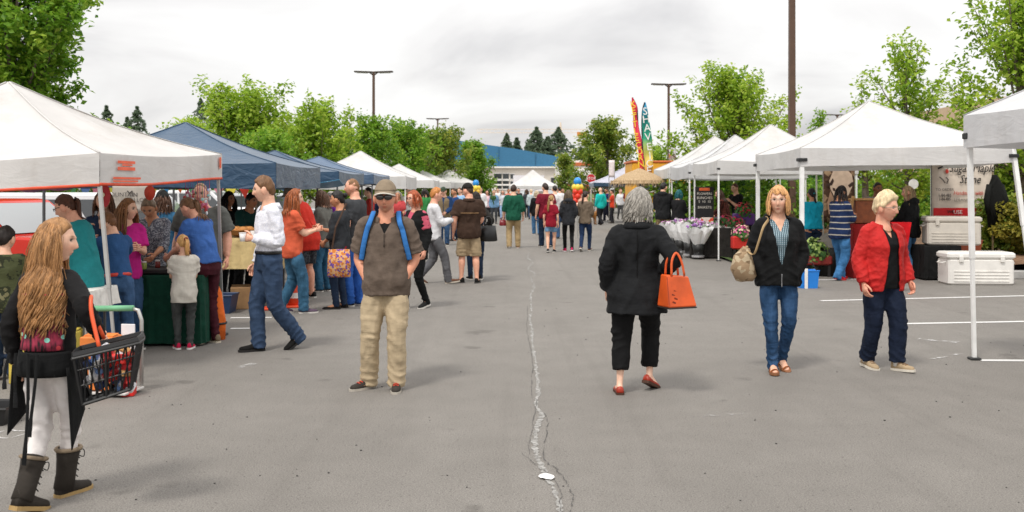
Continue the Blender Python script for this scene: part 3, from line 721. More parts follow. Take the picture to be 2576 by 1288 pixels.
        bx, bb, by = tor(.74)
        def push(p, pad):
            q = (hr.T @ (p - HC)) / axs; r = np.linalg.norm(q)
            if r < 1.06 + pad: q = q / max(r, 1e-6) * (1.06 + pad); p = HC + hr @ (q * axs)
            if p[2] < NK[2] + .02:
                t = np.clip((NK[2] + .02 - p[2]) / .10, 0, 1); c, sdv, fwv, upv = sp_at(.74); ca = (.055 * H) * (1 - t) + (bx + .02) * t; cb2 = .055 * H * (1 - t) + (bb + .03) * t
                d = p - (c * t + NK * (1 - t)); u, v = d @ sdv, d @ fwv; rr = math.hypot(u / ca, v / cb2)
                if rr < 1: m = 1 / max(rr, .05); p = p + sdv * u * (m - 1) + fwv * v * (m - 1)
            return p
        def strand(root, L, r0, wave, steps, nsd, v0=None, col=None):
            P = [root]; p = root.copy(); v = v0 if v0 is not None else hr @ V3(0, 0, 0); ph_ = 4 * math.atan2(*(root - HC)[:2]) + rng.uniform(-.9, .9); fq = rng.uniform(24, 32); pad = rng.uniform(0, .10)
            lat = nrm(np.cross(root - HC, V3(0, 0, 1)) + V3(1e-3, 0, 0)); out = nrm(root - HC); cc = rng.random() if col is None else col
            for q in range(steps):
                v = v * .6 + V3(0, 0, -1) * .6; p = push(p + nrm(v) * L / steps, pad); t = (q + 1) / steps
                P.append(p + (lat * math.sin(ph_ + fq * t * L) + out * math.cos(ph_ + fq * t * L) * .7) * wave * t)
            k = mb.k; mb.tube(P, np.concatenate([[r0 * .8], np.full(steps - 1, r0), [r0 * .3]]), nsd); hv.extend([cc] * (mb.k - k))
        if st in ('long', 'bob', 'curly', 'wavy'):
            N = hair.get('n', (380, 135, 28)[lod]); L = hair.get('len', .25); wv = hair.get('wave', .004); r0 = hair.get('r', (.0048, .0062, .016)[lod]); steps = hair.get('steps', (9, 7, 5)[lod])
            face = hair.get('face', 1.0)     # how far round to the face the strands reach (radians from the front)
            for q in range(N):
                a = rng.uniform(face, 2 * math.pi - face); z = rng.uniform(-.35, .8); rr = math.sqrt(1 - z * z); d = V3(rr * math.sin(a), rr * math.cos(a), z)
                root = HC + hr @ (d * axs * (1.04 + thick * .4)); Lq = L * rng.uniform(.75, 1.08) + (z - .2) * .05
                strand(root, max(.04, Lq), r0 * rng.uniform(.7, 1.2), wv * rng.uniform(.5, 1.5), steps, (6, 5, 4)[lod], hr @ V3(d[0] * .9, d[1] * .9 if d[1] < 0 else d[1] * .3, 0))
            if lod == 0:      # loose flyaway hairs
                for q in range(60):
                    a = rng.uniform(face, 2 * math.pi - face); z = rng.uniform(-.2, .9); rr = math.sqrt(1 - z * z); d = V3(rr * math.sin(a), rr * math.cos(a), z)
                    strand(HC + hr @ (d * axs * (1.08 + thick * .5)), L * rng.uniform(.4, 1.0), .0016, wv + .012, 6, 3, hr @ (d * .6))
        if hair.get('fringe'):
            for q in range(70):
                a = rng.uniform(-.75, .75); z = rng.uniform(.62, .8); rr = math.sqrt(1 - z * z); d = V3(rr * math.sin(a), rr * math.cos(a), z)
                strand(HC + hr @ (d * axs * 1.1), rng.uniform(.03, .055), .005, .002, 6, 5, hr @ V3(hair['fringe'] * 1.4 + d[0] * 1.2, .8, 0))
        if st in ('pony', 'bun'):
            tz = hair.get('tie', .25); root = HC + hr @ (V3(0, -1.12 * math.sqrt(1 - tz * tz), tz) * axs); L = hair.get('len', .28)
            if st == 'bun':
                k = mb.k; mb.ball(root + hr @ V3(0, -.02, 0), (.038, .034, .036), 12, 8); hv.extend([.4] * (mb.k - k))
            else:
                for q in range((80, 36, 8)[lod]):
                    rr = root + hr @ V3(rng.uniform(-.014, .014), rng.uniform(-.012, .012), rng.uniform(-.012, .012))
                    strand(rr, L * rng.uniform(.75, 1.05), (.0045, .0052, .015)[lod], .010, 8, 5, hr @ V3(rng.uniform(-.3, .3), -1.3, .1))
        ho = part('hair', mb, hair_mat(hair['col']), body, smooth=True)
        at = ho.data.attributes.new('hv', 'FLOAT', 'POINT'); hv = np.array(hv + [.5] * (len(ho.data.vertices) - len(hv)))[:len(ho.data.vertices)]; at.data.foreach_set('value', hv.astype(np.float32))
        objs['hair'] = ho
        if st == 'pony' and lod < 2:
            k = MB(); A = np.linspace(0, 2 * np.pi, 11); k.tube([root + hr @ V3(.016 * math.cos(a), -.012, .016 * math.sin(a)) for a in A], .007, 6); part('hair_tie', k, cloth(hair.get('tiecol', '#20201f')), body, smooth=True)
    if cap:
        mb = MB(); st = cap.get('style', 'baseball'); n, m = (28, 12) if lod < 2 else (14, 7); V = []; F = []
        z0 = cap.get('z0', .36)
        for i in range(m + 1):
            po = (math.pi / 2 - math.asin(z0)) * i / m
            for j in range(n):
                a = 2 * math.pi * j / n; x, y, z = math.sin(po) * math.sin(a), math.sin(po) * math.cos(a), math.cos(po)
                V.append(HC + hr @ (V3(np.sign(x) * abs(x) ** .9 * 1.10, np.sign(y) * abs(y) ** .9 * 1.09 + .01, z * 1.10 + .05 - .10 * (y < 0) * abs(y) * (i / m)) * axs))
        for i in range(m):
            for j in range(n): j2 = (j + 1) % n; F.append((i * n + j, (i + 1) * n + j, (i + 1) * n + j2, i * n + j2))
        mb.add(V, F); co = part('cap', mb, cap['mat'], body, smooth=True); sm = co.modifiers.new('t', 'SOLIDIFY'); sm.thickness = .006
        bm_ = MB()
        def bf(u, v):
            a = R_(-66 + 132 * u); r = 1.07 + (.62 * v * math.cos(a * .85)); z = z0 * 1.10 + .05 - .12 * v - .16 * (math.sin(a)) ** 2 * (.3 + v)
            return tuple(HC + hr @ (V3(math.sin(a) * (1.07 + .02 * v), math.cos(a) * r, z) * axs))
        bm_.grid(bf, 12, 5); bo = part('brim', bm_, cap.get('brim', cap['mat']), co, smooth=True); sm = bo.modifiers.new('t', 'SOLIDIFY'); sm.thickness = .006; sm.offset = 0
        if cap.get('edge'):
            eg = MB().tube([bf(u, 1.0) for u in np.linspace(0, 1, 15)], .0055, 6); part('brim_edge', eg, cap['edge'], co, smooth=True)
    if glasses and lod < 2:
        mb = MB(); dark = glasses == 'sun'
        y0 = 1.08
        for s in (-1, 1):
            c = V3(.40 * s, y0, .05)
            A = np.linspace(0, 2 * np.pi, 15); P = [HC + hr @ ((c + V3((.36 if dark else .27) * math.cos(a), -.08 * math.cos(a) * s, (.16 if dark else .135) * math.sin(a))) * axs) for a in A]
            mb.tube(P, (.0012 if glasses == 'thin' else .002) if not dark else .0035, 5)
            mb.tube([HC + hr @ (V3(.66 * s, y0 - .06, .09) * axs), HC + hr @ (V3(1.02 * s, .55, .09) * axs), HC + hr @ (V3(1.05 * s, -.05, .05) * axs)], .0028, 5)
        mb.tube([HC + hr @ (V3(-.13, y0 + .02, .09) * axs), HC + hr @ (V3(0, y0 + .06, .11) * axs), HC + hr @ (V3(.13, y0 + .02, .09) * axs)], .0028, 5)
        go = part('glasses', mb, paint('#15120f' if dark else ('#b5a596' if glasses == 'thin' else '#2a1d18'), .3), body, smooth=True)
        if dark:
            for s in (-1, 1):
                c = V3(.40 * s, y0, .05); A = np.linspace(0, 2 * np.pi, 17)[:-1]
                l = MB(); l.add([HC + hr @ (c * axs) + hr @ V3(0, .006, 0)] + [HC + hr @ ((c + V3(.36 * math.cos(a), -.08 * math.cos(a) * s, .16 * math.sin(a))) * axs) for a in A], [(0, 1 + i, 1 + (i + 1) % 16) for i in range(16)])
                part('lens', l, glass((.012, .008, .006), .1), go, smooth=True)
    body.location = (loc[0], loc[1], loc[2] if len(loc) > 2 else 0); body.rotation_euler = (0, 0, R_(yaw))
    tag(body, label, 'person', group)
    Mw = Matrix.Translation(body.location) @ Matrix.Rotation(R_(yaw), 4, 'Z')
    info = dict(o=body, M=Mw, wr=[Mw @ Vector(a[2]) for a in arm], el=[Mw @ Vector(a[1]) for a in arm], sh=[Mw @ Vector(a[0]) for a in arm], head=Mw @ Vector(HC), sp=sp_at, tor=tor, hr=hr, HC=HC, axs=axs, H=H, objs=objs, arm=arm, NK=NK, yaw=yaw)
    return info

def finish_meshes():
    bpy.context.view_layer.update(); dg = bpy.context.evaluated_depsgraph_get(); res = []
    for o, post in PEND:
        me = bpy.data.meshes.new_from_object(o.evaluated_get(dg)); res.append(me)
    for t in TEXTS: res.append(bpy.data.meshes.new_from_object(t.evaluated_get(dg)))
    for (o, post), me in zip(PEND, res):
        mats = list(o.data.materials); o.modifiers.clear(); o.data = me; me.materials.clear()
        for m in mats: me.materials.append(m)
        me.shade_smooth()
        if post: post(o)
    for t, me in zip(TEXTS, res[len(PEND):]):
        n = t.name; o = bpy.data.objects.new('lettering', me); COL.objects.link(o); o.parent = t.parent; o.location = t.location; o.rotation_euler = t.rotation_euler; o.scale = t.scale
        bpy.data.objects.remove(t); o.name = n
    bpy.data.objects.remove(FOLDREF); bpy.data.objects.remove(FOLDREF2)
# ------------------------------------------------------------------ ground
def asphalt():
    t = NT('asphalt'); v = t.coord()
    big = t.noise(.35, v, 5, .6); mid = t.noise(3.0, v, 4); fine = t.noise(115, v, 4, .75); sp = t.noise(46, v, 2, .5); pa = t.noise(.16, t.coord((1, .5, 1)), 2, .4, .6)
    c = t.ramp(big, [(.3, (.202, .188, .170)), (.7, (.232, .216, .196))])
    c = t.mix(.2, c, t.ramp(mid, [(.35, (.40, .40, .40)), (.65, (.60, .60, .60))]), 'OVERLAY')
    c = t.mix(.85, c, t.ramp(fine, [(.34, (.22, .22, .22)), (.66, (.74, .74, .74))]), 'OVERLAY')
    c = t.mix(.5, c, t.ramp(sp, [(.30, (.25, .24, .23)), (.38, (1, 1, 1))]), 'MULTIPLY')
    st = t.noise(.9, t.coord((1, .3, 1)), 3, .6, 1.0)
    c = t.mix(.12, c, t.ramp(st, [(.38, (.45, .44, .43)), (.6, (1, 1, 1))]), 'MULTIPLY')
    tm = t.noise(1.0, t.coord((2.6, .07, 1), (0, 0, .03)), 4, .65); c = t.mix(.18, c, t.ramp(tm, [(.36, (.62, .61, .60)), (.47, (1, 1, 1))]), 'MULTIPLY')
    oil = t.noise(1.7, v, 3, .5); c = t.mix(.5, c, t.ramp(oil, [(.27, (.45, .44, .43)), (.33, (1, 1, 1))]), 'MULTIPLY'); c = t.mix(.3, c, t.ramp(pa, [(.44, (.88, .88, .88)), (.47, (1.0, 1.0, 1.0))]), 'MULTIPLY')
    t.base(c); t.rough(.88); t.p.inputs['Specular IOR Level'].default_value = .3
    t.normal(t.bump(fine, .5, .006, t.bump(mid, .15, .02))); return t.m
def sheet(name, pts, z, mat, kind='structure', label=None):
    mb = MB(); mb.add([(x, y, z) for x, y in pts], [tuple(range(len(pts)))]); o = part(name, mb, mat); tag(o, label, kind=kind); return o
ASPH = asphalt()
mb = MB(); mb.grid(lambda u, v: (-700 + 1400 * u, -12 + (v ** 2) * 1500, 0), 40, 40); tag(part('asphalt_ground', mb, ASPH), 'grey worn asphalt of the car park', kind='structure')
def worn(col, lo=.38, hi=.5, sc=14):
    t = NT('worn_paint'); v = t.coord(); n = t.noise(sc, v, 6, .75)
    a = t.ramp(n, [(lo, (0, 0, 0)), (hi, (1, 1, 1))]); t.base(t.mix(t.noise(3, v, 3), col, tuple(x * .8 for x in lin(col)[:3]))); t.rough(.8)
    tr = t.n('ShaderNodeBsdfTransparent'); ms = t.n('ShaderNodeMixShader'); t.l(a, ms.inputs[0]); t.l(tr.outputs[0], ms.inputs[1]); t.l(t.p.outputs[0], ms.inputs[2]); t.l(ms.outputs[0], t.out.inputs[0]); return t.m
LINEM = worn((.72, .71, .69), .30, .40); LINEW = worn((.62, .61, .59), .46, .62, 9)
def line(p, q, w, m=LINEM, z=.004):
    a, b = np.array(gp(*p)), np.array(gp(*q)); d = nrm(b - a); n = np.array([-d[1], d[0]]) * w / 2
    return sheet('painted_line', [a - n, b - n, b + n, a + n], z, m)
for i, (p, q) in enumerate([((2065, 757), (2800, 739)), ((2262, 815), (2800, 805)), ((2465, 907), (2800, 909)), ((1990, 706), (2330, 699)), ((2030, 668), (2110, 664)), ((2330, 690), (2400, 688)),
    ((580, 800), (684, 799)), ((580, 827), (650, 826)), ((215, 983), (345, 985))]):
    line(p, q, .10 if i < 3 else .09)
line((2310, 853), (2410, 862), .12, LINEW, .0045); line((1740, 1050), (1880, 1040), .06, worn((.5, .49, .47), .5, .7, 12), .0045)
line((2340, 905), (2420, 890), .05, LINEW, .005); line((600, 925), (640, 915), .08, LINEW, .0045)
# crack sealed with pale filler running down the aisle
def crack():
    key = [(1423, 1320, .05), (1410, 1288, .055), (1398, 1240, .05), (1376, 1200, .06), (1352, 1150, .07), (1345, 1110, .075), (1352, 1070, .085), (1362, 1045, .08), (1348, 1020, .06), (1355, 990, .07), (1350, 940, .075), (1346, 905, .06), (1340, 870, .06), (1338, 830, .05), (1333, 800, .05), (1338, 770, .05), (1335, 745, .05),
           (1344, 720, .06), (1336, 700, .06), (1347, 690, .05), (1329, 676, .05), (1340, 660, .06), (1328, 648, .05), (1332, 635, .04)]
    P = np.array([gp(x, y) + (w * .42,) for x, y, w in key]); Q = spline(P, 12); r = random.Random(5); L = []; Rr = []
    for i, (x, y, w) in enumerate(Q):
        j = .006 + .004 * y / 5; L.append((x - w * .5 + r.uniform(-j, j), y, .004)); Rr.append((x + w * .5 + r.uniform(-j, j), y, .004))
    n = len(L); mb = MB(); mb.add(L + Rr, [(i, i + n, i + n + 1, i + 1) for i in range(n - 1)])
    tag(part('crack_filler', mb, worn((.40, .39, .368), .30, .58, 18)), 'pale filler strip of the long crack', kind='structure')
    # the dark hairline cracks beside it
    dk = worn((.09, .085, .08), .42, .55, 9)
    def hair_crack(pts, w):
        P = spline(np.array([gp(x, y) for x, y in pts]), 10); r2 = random.Random(len(pts)); m = MB(); a = []; b = []
        for (x, y) in P: o = r2.uniform(-.008, .008); ww = w * r2.uniform(.4, 1.2); a.append((x + o - ww, y, .0055)); b.append((x + o + ww, y, .0055))
        m.add(a + b, [(i, i + len(a), i + len(a) + 1, i + 1) for i in range(len(a) - 1)]); tag(part('pavement_crack', m, dk), kind='structure')
    hair_crack([(1436, 1320), (1440, 1250), (1425, 1215), (1398, 1180), (1370, 1150), (1378, 1060), (1366, 1040)], .004)
    hair_crack([(1330, 1150), (1338, 1080), (1350, 1010), (1336, 990), (1340, 900), (1327, 840), (1326, 770)], .003)
    hair_crack([(1412, 1288), (1398, 1215), (1310, 1140)], .003)
crack()
pp = MB(); r = random.Random(3); x0, y0 = gp(1375, 1202)
V = [(x0, y0, .012)] + [(x0 + .05 * math.cos(a) * r.uniform(.8, 1.1), y0 + .06 * math.sin(a) * r.uniform(.8, 1.1), .005 + .008 * r.random()) for a in np.linspace(0, 2 * np.pi, 13)[:-1]]
pp.add(V, [(0, 1 + i, 1 + (i + 1) % 12) for i in range(12)]); tag(part('paper_scrap', pp, paint('#f0efec', .7)), 'small flattened white paper scrap on the crack', 'litter')
ck = MB(); c = gp(38, 1090); Q = [(c[0] + .11 * math.cos(a) * (1 + .25 * math.sin(2 * a)), c[1] + .10 * math.sin(a) + .05 * math.cos(2 * a)) for a in np.linspace(0.4, 6.9, 30)]
a_ = [(x, y, .004) for x, y in Q]; b_ = [(x + .012, y + .012, .004) for x, y in Q]; ck.add(a_ + b_, [(i, i + 30, i + 31, i + 1) for i in range(29)]); tag(part('chalk_scribble', ck, worn((.75, .74, .72), .3, .5, 40)), kind='structure')
# scattered grit and small dark specks
gm = MB(); r = random.Random(11)
for i in range(170):
    y = r.uniform(4.8, 16); x = r.uniform(-.55, .55) * y; s = r.uniform(.004, .010); gm.box((x, y, s * .3), (s, s * r.uniform(.6, 1.4), s * .6), (0, 0, r.uniform(0, 3)))
tag(part('gravel', gm, paint((.05, .048, .045), .9)), 'dark specks of grit on the asphalt', 'grit', kind='stuff')
# planting bed on the right with kerb and bark mulch
def mulch():
    t = NT('bark_mulch'); v = t.coord(); n = t.noise(26, v, 5, .7); t.base(t.ramp(n, [(.3, (.10, .05, .028)), (.55, (.28, .16, .09)), (.75, (.42, .27, .17))])); t.rough(.95); t.normal(t.bump(n, 1, .03)); return t.m
mb = MB(); mb.grid(lambda u, v: (8.3 + 22 * u, 18.4 + 25 * v, .16 + .22 * math.sin(min(1, u * 6) * 1.57) + .05 * math.sin(31 * u) * math.sin(23 * v)), 30, 30)
tag(part('mulch_bed', mb, mulch()), 'raised bed of brown bark mulch', kind='structure')
kb = MB(); kb.bev((8.22, 30.9, .07), (.15, 25.2, .16), .02); kb.bev((19.2, 18.3, .07), (22.0, .15, .16), .02); tag(part('kerb', kb, paint((.42, .41, .39), .85, .1, .3)), 'pale concrete kerb of the mulch bed', kind='structure')
mb = MB(); mb.grid(lambda u, v: (-60 + 48 * u, 24 + 50 * v, .03 + .05 * math.sin(17 * u) * math.sin(11 * v)), 20, 20)
def grass_mat():
    t = NT('grass'); v = t.coord(); n = t.noise(7, v, 5, .7); t.base(t.ramp(n, [(.3, (.035, .07, .015)), (.7, (.10, .16, .04))])); t.rough(.95); t.normal(t.bump(n, 1, .05)); return t.m
tag(part('lawn', mb, grass_mat()), kind='structure')
mb = MB(); mb.grid(lambda u, v: (4.9 + 3.25 * u, 20.6 + 8.5 * v, .02 + .04 * math.sin(13 * u + 5 * v) ** 2), 12, 20); tag(part('grass_strip', mb, grass_mat()), kind='structure')

# ------------------------------------------------------------------ trees
def bark(): return paint((.15, .115, .09), .9, .2, .8, 9)
BARK = bark()
LV = {'lush': ((.07, .19, .015), (.20, .38, .03), (.42, .56, .07)), 'bright': ((.14, .27, .02), (.32, .49, .04), (.58, .67, .11)),
      'olive': ((.05, .12, .014), (.22, .32, .04), (.52, .52, .09)), 'deep': ((.012, .06, .012), (.06, .17, .025), (.17, .30, .05)), 'far': ((.07, .115, .07), (.13, .19, .11), (.21, .27, .16)),  # 'far': greens greyed and lightened, distance haze put into the leaf colour
      'yellow': ((.10, .12, .02), (.30, .28, .04), (.55, .46, .07))}
def leaf_cloud(pos, nrmv, size, rng, lv, aspect=.62):
    n = len(pos); d = rng.normal(size=(n, 3)); d /= np.linalg.norm(d, axis=1, keepdims=True)
    nn = nrmv + rng.normal(size=(n, 3)) * .7; nn /= np.linalg.norm(nn, axis=1, keepdims=True)
    a = d - nn * np.sum(d * nn, 1, keepdims=True); a /= np.maximum(np.linalg.norm(a, axis=1, keepdims=True), 1e-6); b = np.cross(nn, a)
    s = (size * rng.uniform(.65, 1.25, (n, 1)))
    fold = nn * s * .16
    P = np.stack([pos - a * s * .5, pos - b * s * aspect * .5 + fold, pos + a * s * .55, pos + b * s * aspect * .5 + fold], 1).reshape(-1, 3)
    idx = np.arange(n)[:, None] * 4; T = np.concatenate([idx + np.array([[0, 1, 2]]), idx + np.array([[0, 2, 3]])], 0)
    return P, T, np.repeat(lv, 4)
def tri_mesh(name, P, T, lv):
    me = bpy.data.meshes.new(name); me.vertices.add(len(P)); me.vertices.foreach_set('co', P.astype(np.float32).ravel())
    n = len(T); me.loops.add(n * 3); me.loops.foreach_set('vertex_index', T.astype(np.int32).ravel()); me.polygons.add(n)
    me.polygons.foreach_set('loop_start', np.arange(0, n * 3, 3, dtype=np.int32)); me.update(calc_edges=True)
    at = me.attributes.new('lv', 'FLOAT', 'POINT'); at.data.foreach_set('value', lv.astype(np.float32)); return me
def tree(name, label, x, y, h, rad, seed, pal='lush', nl=9000, leaf=.12, base=.28, spiky=1.0, group=None, tr=None, limbs=26, cz=.60, rz_=.42, offx=0):
    rng = np.random.default_rng(seed); root = empty(name, (x, y, 0), 0, label, 'tree', group)
    tm = MB(); tr = tr or h * .02
    top = np.array([offx * rad * .2, 0, h * .86]); P = spline([np.r_[0, 0, 0, tr * 1.25], np.r_[.02 * h * rng.normal(), .02 * h * rng.normal(), h * .3, tr], np.r_[top * .98, tr * .2]], 5); tm.tube(P[:, :3], P[:, 3], 9)
    pos = []; nrs = []; wts = []; cen = np.array([offx * rad, 0, h * cz])
    for k in range(limbs):
        t = (k + .5) / limbs; z0 = h * (base + (.80 - base) * t); i = np.interp(z0, P[:, 2], np.arange(len(P))); p0 = P[int(i), :3]
        az = k * 2.399 + rng.normal() * .3; el = R_(np.interp(t, [0, 1], [22, 74]) + rng.normal() * 9)
        d = np.array([math.cos(az) * math.cos(el), math.sin(az) * math.cos(el), math.sin(el)])
        # length to the crown's envelope
        rr = np.array([rad, rad, h * rz_]); q = (p0 - cen) / rr; dd = d / rr; A = dd @ dd; B = 2 * q @ dd; C_ = q @ q - 1; disc = B * B - 4 * A * C_
        L = (-B + math.sqrt(disc)) / (2 * A) if disc > 0 else rad * .6
        L *= rng.uniform(.82, 1.0) + .12 * spiky * (rng.random() < .35)
        p1 = p0 + d * L * .55 + np.array([0, 0, .03 * L]); p2 = p0 + d * L + np.array([0, 0, .12 * L * spiky]); Q = spline([p0, p1, p2], 4)
        r0 = tr * .42 * (1 - .5 * t); tm.tube(Q, np.linspace(r0, r0 * .15, len(Q)), 5)
        nsh = 9
        for s in range(nsh):
            f = .22 + .78 * (s + rng.random()) / nsh; b0 = Q[min(len(Q) - 1, int(f * (len(Q) - 1)))]
            sd = nrm(d * .55 + rng.normal(size=3) * .62 + np.array([0, 0, .45 * spiky])); sl = rad * rng.uniform(.28, .5) * (1.15 - .45 * f)
            b1 = b0 + sd * sl
            if s % 3 == 0: tm.tube([b0, (b0 + b1) / 2 + rng.normal(size=3) * .02, b1], [r0 * .2, r0 * .13, r0 * .05], 4)
            pos.append((b0, b1, sd, f)); 
    per = max(4, nl // len(pos)); PP = []; NN = []; lvv = []
    for b0, b1, sd, f in pos:
        t = rng.random(per) ** .8; p = b0 + (b1 - b0) * t[:, None] + rng.normal(size=(per, 3)) * (.055 + leaf * .55) * (1.25 - .6 * t[:, None]); PP.append(p)
        NN.append(np.tile(np.array([0, 0, .8]) + sd * .3, (per, 1))); out = np.linalg.norm((p - cen) / np.array([rad, rad, h * rz_]), axis=1)
        lvv.append(np.clip(.42 + rng.normal() * .13 + rng.normal(size=per) * .17 + .12 * t, 0, 1))
    PP = np.vstack(PP); NN = np.vstack(NN); V, T, lv = leaf_cloud(PP, NN, leaf, rng, np.concatenate(lvv))
    part('trunk', tm, BARK, root, smooth=True); me = tri_mesh('crown', V, T, lv); link('crown', me, leaf_mat(*LV[pal]), root)
    return root
def conifer(label, x, y, h, rad, seed, n=2600, pal='far', group=None, leaf=.5):
    rng = np.random.default_rng(seed); root = empty('conifer_tree', (x, y, 0), 0, label, 'tree', group)
    tm = MB(); tm.tube([(0, 0, 0), (0, 0, h * .5), (0, 0, h)], [h * .016, h * .01, h * .002], 6); part('trunk', tm, BARK, root)
    t = rng.random(n) ** .75; lay = np.clip(t + .018 * np.sin(t * 75 + seed), 0, 1); z = h * (.12 + .88 * lay); R = rad * (1 - lay) ** .8 * (.9 + .3 * np.abs(np.sin(lay * 26 + seed))) * 1.25
    a = rng.random(n) * 6.283; R = R * (1 + .28 * np.sin(3 * a + lay * 20)) ; rr = R * np.sqrt(rng.random(n)); p = np.stack([rr * np.cos(a), rr * np.sin(a), z - rr * .28], 1)
    nn = np.stack([np.cos(a) * .5, np.sin(a) * .5, np.ones(n)], 1); V, T, lv = leaf_cloud(p, nn, leaf, rng, np.clip(.45 + rng.normal(size=n) * .2, 0, 1), .5)
    link('crown', tri_mesh('crown', V, T, lv), leaf_mat(*LV[pal]), root); return root
def AT(x, Z): return ax(x, Z), Z
def shrub(name, label, x, y, h, rx, ry, seed, pal='lush', n=2500, leaf=.09, z0=0, cat='shrub', group=None):
    rng = np.random.default_rng(seed); root = empty(name, (x, y, z0), 0, label, cat, group); tm = MB()
    for k in range(7):
        a = k * .9 + rng.normal() * .2; tm.tube([(0, 0, 0), (rx * .3 * math.cos(a), ry * .3 * math.sin(a), h * .45), (rx * .6 * math.cos(a), ry * .6 * math.sin(a), h * .8)], [.025, .015, .006], 5)
    part('stem', tm, BARK, root)
    d = rng.normal(size=(n, 3)); d /= np.linalg.norm(d, axis=1, keepdims=True); r = rng.random((n, 1)) ** .33
    lump = 1 + .18 * np.sin(d[:, :1] * 7 + seed) * np.sin(d[:, 1:2] * 6) + .15 * np.sin(d[:, 2:] * 9 + seed * 2)
    p = d * r * lump * np.array([rx, ry, h * .5]) + np.array([0, 0, h * .52]); p[:, 2] = np.maximum(p[:, 2], .03)
    V, T, lv = leaf_cloud(p, d * .5 + np.array([0, 0, .6]), leaf, rng, np.clip(.45 + rng.normal(size=n) * .2 + .1 * np.sin(p[:, 0] * 6), 0, 1))
    link('foliage', tri_mesh('foliage', V, T, lv), leaf_mat(*LV[pal]), root); return root

# left side
x, y = AT(20, 20); tree('leafy_tree', 'large dense green tree towering behind the grey-edged canopy', x, y, 7.2, 1.62, 21, 'lush', 30000, .14, .2, .7, tr=.16, limbs=40, cz=.56, rz_=.50)
x, y = AT(615, 38); tree('leafy_tree', 'tall pointed green tree rising behind the navy canopy', x, y, 4.8, 2.45, 4, 'bright', 12000,   .17, .2, 1.7, limbs=34, cz=.54, rz_=.48)
x, y = AT(490, 41); tree('leafy_tree', 'low bushy green tree left of the pointed tree', x, y, 4.2, 1.5, 15, 'bright', 5000, .17, .2, 1.2, cz=.54, rz_=.46)
x, y = AT(800, 40); tree('leafy_tree', 'green tree with upswept shoots above the smaller navy canopy', x, y, 4.6, 1.65, 6, 'bright', 8000, .17, .2, 1.7, limbs=28, cz=.54, rz_=.48)
x, y = AT(715, 44); tree('leafy_tree', 'round-headed green tree between the two upswept trees', x, y, 4.4, 2.1, 33, 'bright', 8000, .16, .2, .8, cz=.52, rz_=.48)
x, y = AT(945, 48); tree('leafy_tree', 'green tree under the tall double lamp post', x, y, 4.75, 1.9, 8, 'lush', 9000, .17, .15, 1.0, limbs=28, cz=.52, rz_=.5)
x, y = AT(1022, 52); tree('leafy_tree', 'green tree behind the small white canopies', x, y, 4.8, 1.9, 9, 'lush', 9000, .17, .15, 1.0, limbs=28, cz=.52, rz_=.5)
x, y = AT(1118, 56); tree('leafy_tree', 'olive green tree below the far lamp post', x, y, 4.7, 1.9, 10, 'olive', 9000, .18, .12, .9, limbs=28, cz=.52, rz_=.5)
x, y = AT(1195, 60); tree('leafy_tree', 'green tree standing right in front of the blue roof', x, y, 4.5, 1.25, 12, 'lush', 8000, .18, .1, .8, limbs=24, cz=.5, rz_=.5)
x, y = AT(860, 62); tree('leafy_tree', 'distant green tree filling the gap below the lamp post', x, y, 4.8, 2.2, 41, 'deep', 6000, .2, .12, .8, cz=.5, rz_=.5)
for i, (px, py, Z, hh, rr) in enumerate([(1055, 318, 150, 12, 2.6), (505, 248, 120, 13.2, 2.5), (345, 270, 110, 11.2, 2.6), (268, 268, 110, 10.8, 2.4), (320, 296, 125, 10, 2.0), (415, 332, 125, 8.8, 1.8), (395, 338, 130, 8.2, 1.8), (1080, 330, 160, 10.5, 3)]):
    x, y = AT(px, Z); conifer(['dark conifer tip behind the far lamp post', 'dark conifer top left of the pointed green tree', 'pointed dark conifer above the grey canopy slope', 'broad dark conifer beside the large tree', 'dark conifer between two taller conifers', 'low conifer tip right of the grey canopy slope', 'smallest conifer tip beside the grey canopy slope', 'hazy conifer between lamp post and blue roof'][i], x, y, ah(py, Z), rr, 50 + i, 1800, 'far', 'distant conifers', .45)
# right side
x, y = AT(1838, 43); tree('leafy_tree', 'wide vase-shaped green tree left of the tall lamp post', x, y, 6.2, 2.9, 13, 'bright', 14000, .18, .16, 1.35, tr=.16, limbs=44, cz=.53, rz_=.46)
x, y = AT(2275, 25); tree('leafy_tree', 'sparse upright green tree above the big white canopy peak', x, y, 5.3, 1.0, 14, 'bright', 4200, .13, .3, 1.4, limbs=24, cz=.62, rz_=.36)
x, y = AT(2165, 26); tree('leafy_tree', 'slender sparse tree just left of the sparse upright one', x, y, 4.6, .55, 44, 'bright', 1200, .12, .4, 1.8, limbs=8, cz=.66, rz_=.3)
x, y = AT(2578, 22); tree('leafy_tree', 'full bright green tree at the right edge', x, y, 6.2, 1.6, 16, 'bright', 12000, .13, .25, 1.1, tr=.12, limbs=40, cz=.60, rz_=.40)
x, y = AT(2062, 58); tree('leafy_tree', 'small green tree right of the tall lamp post', x, y, 6.2, .85, 17, 'lush', 2600, .2, .2, 1.0, cz=.56)
x, y = AT(1528, 68); tree('leafy_tree', 'dense olive tree behind the feather flags', x, y, 6.0, 2.5, 18, 'olive', 12000, .22, .05, .9, limbs=32, cz=.5, rz_=.5)
x, y = AT(1422, 84); tree('leafy_tree', 'small round olive tree before the blue-roofed hall', x, y, 4.7, .95, 19, 'olive', 3500, .2, .3, .6, cz=.62, rz_=.38)
x, y = AT(1655, 75); tree('leafy_tree', 'distant green tree behind the yellow food truck', x, y, 4.6, 2.0, 20, 'bright', 5000, .2, .1, .8, cz=.5, rz_=.5)
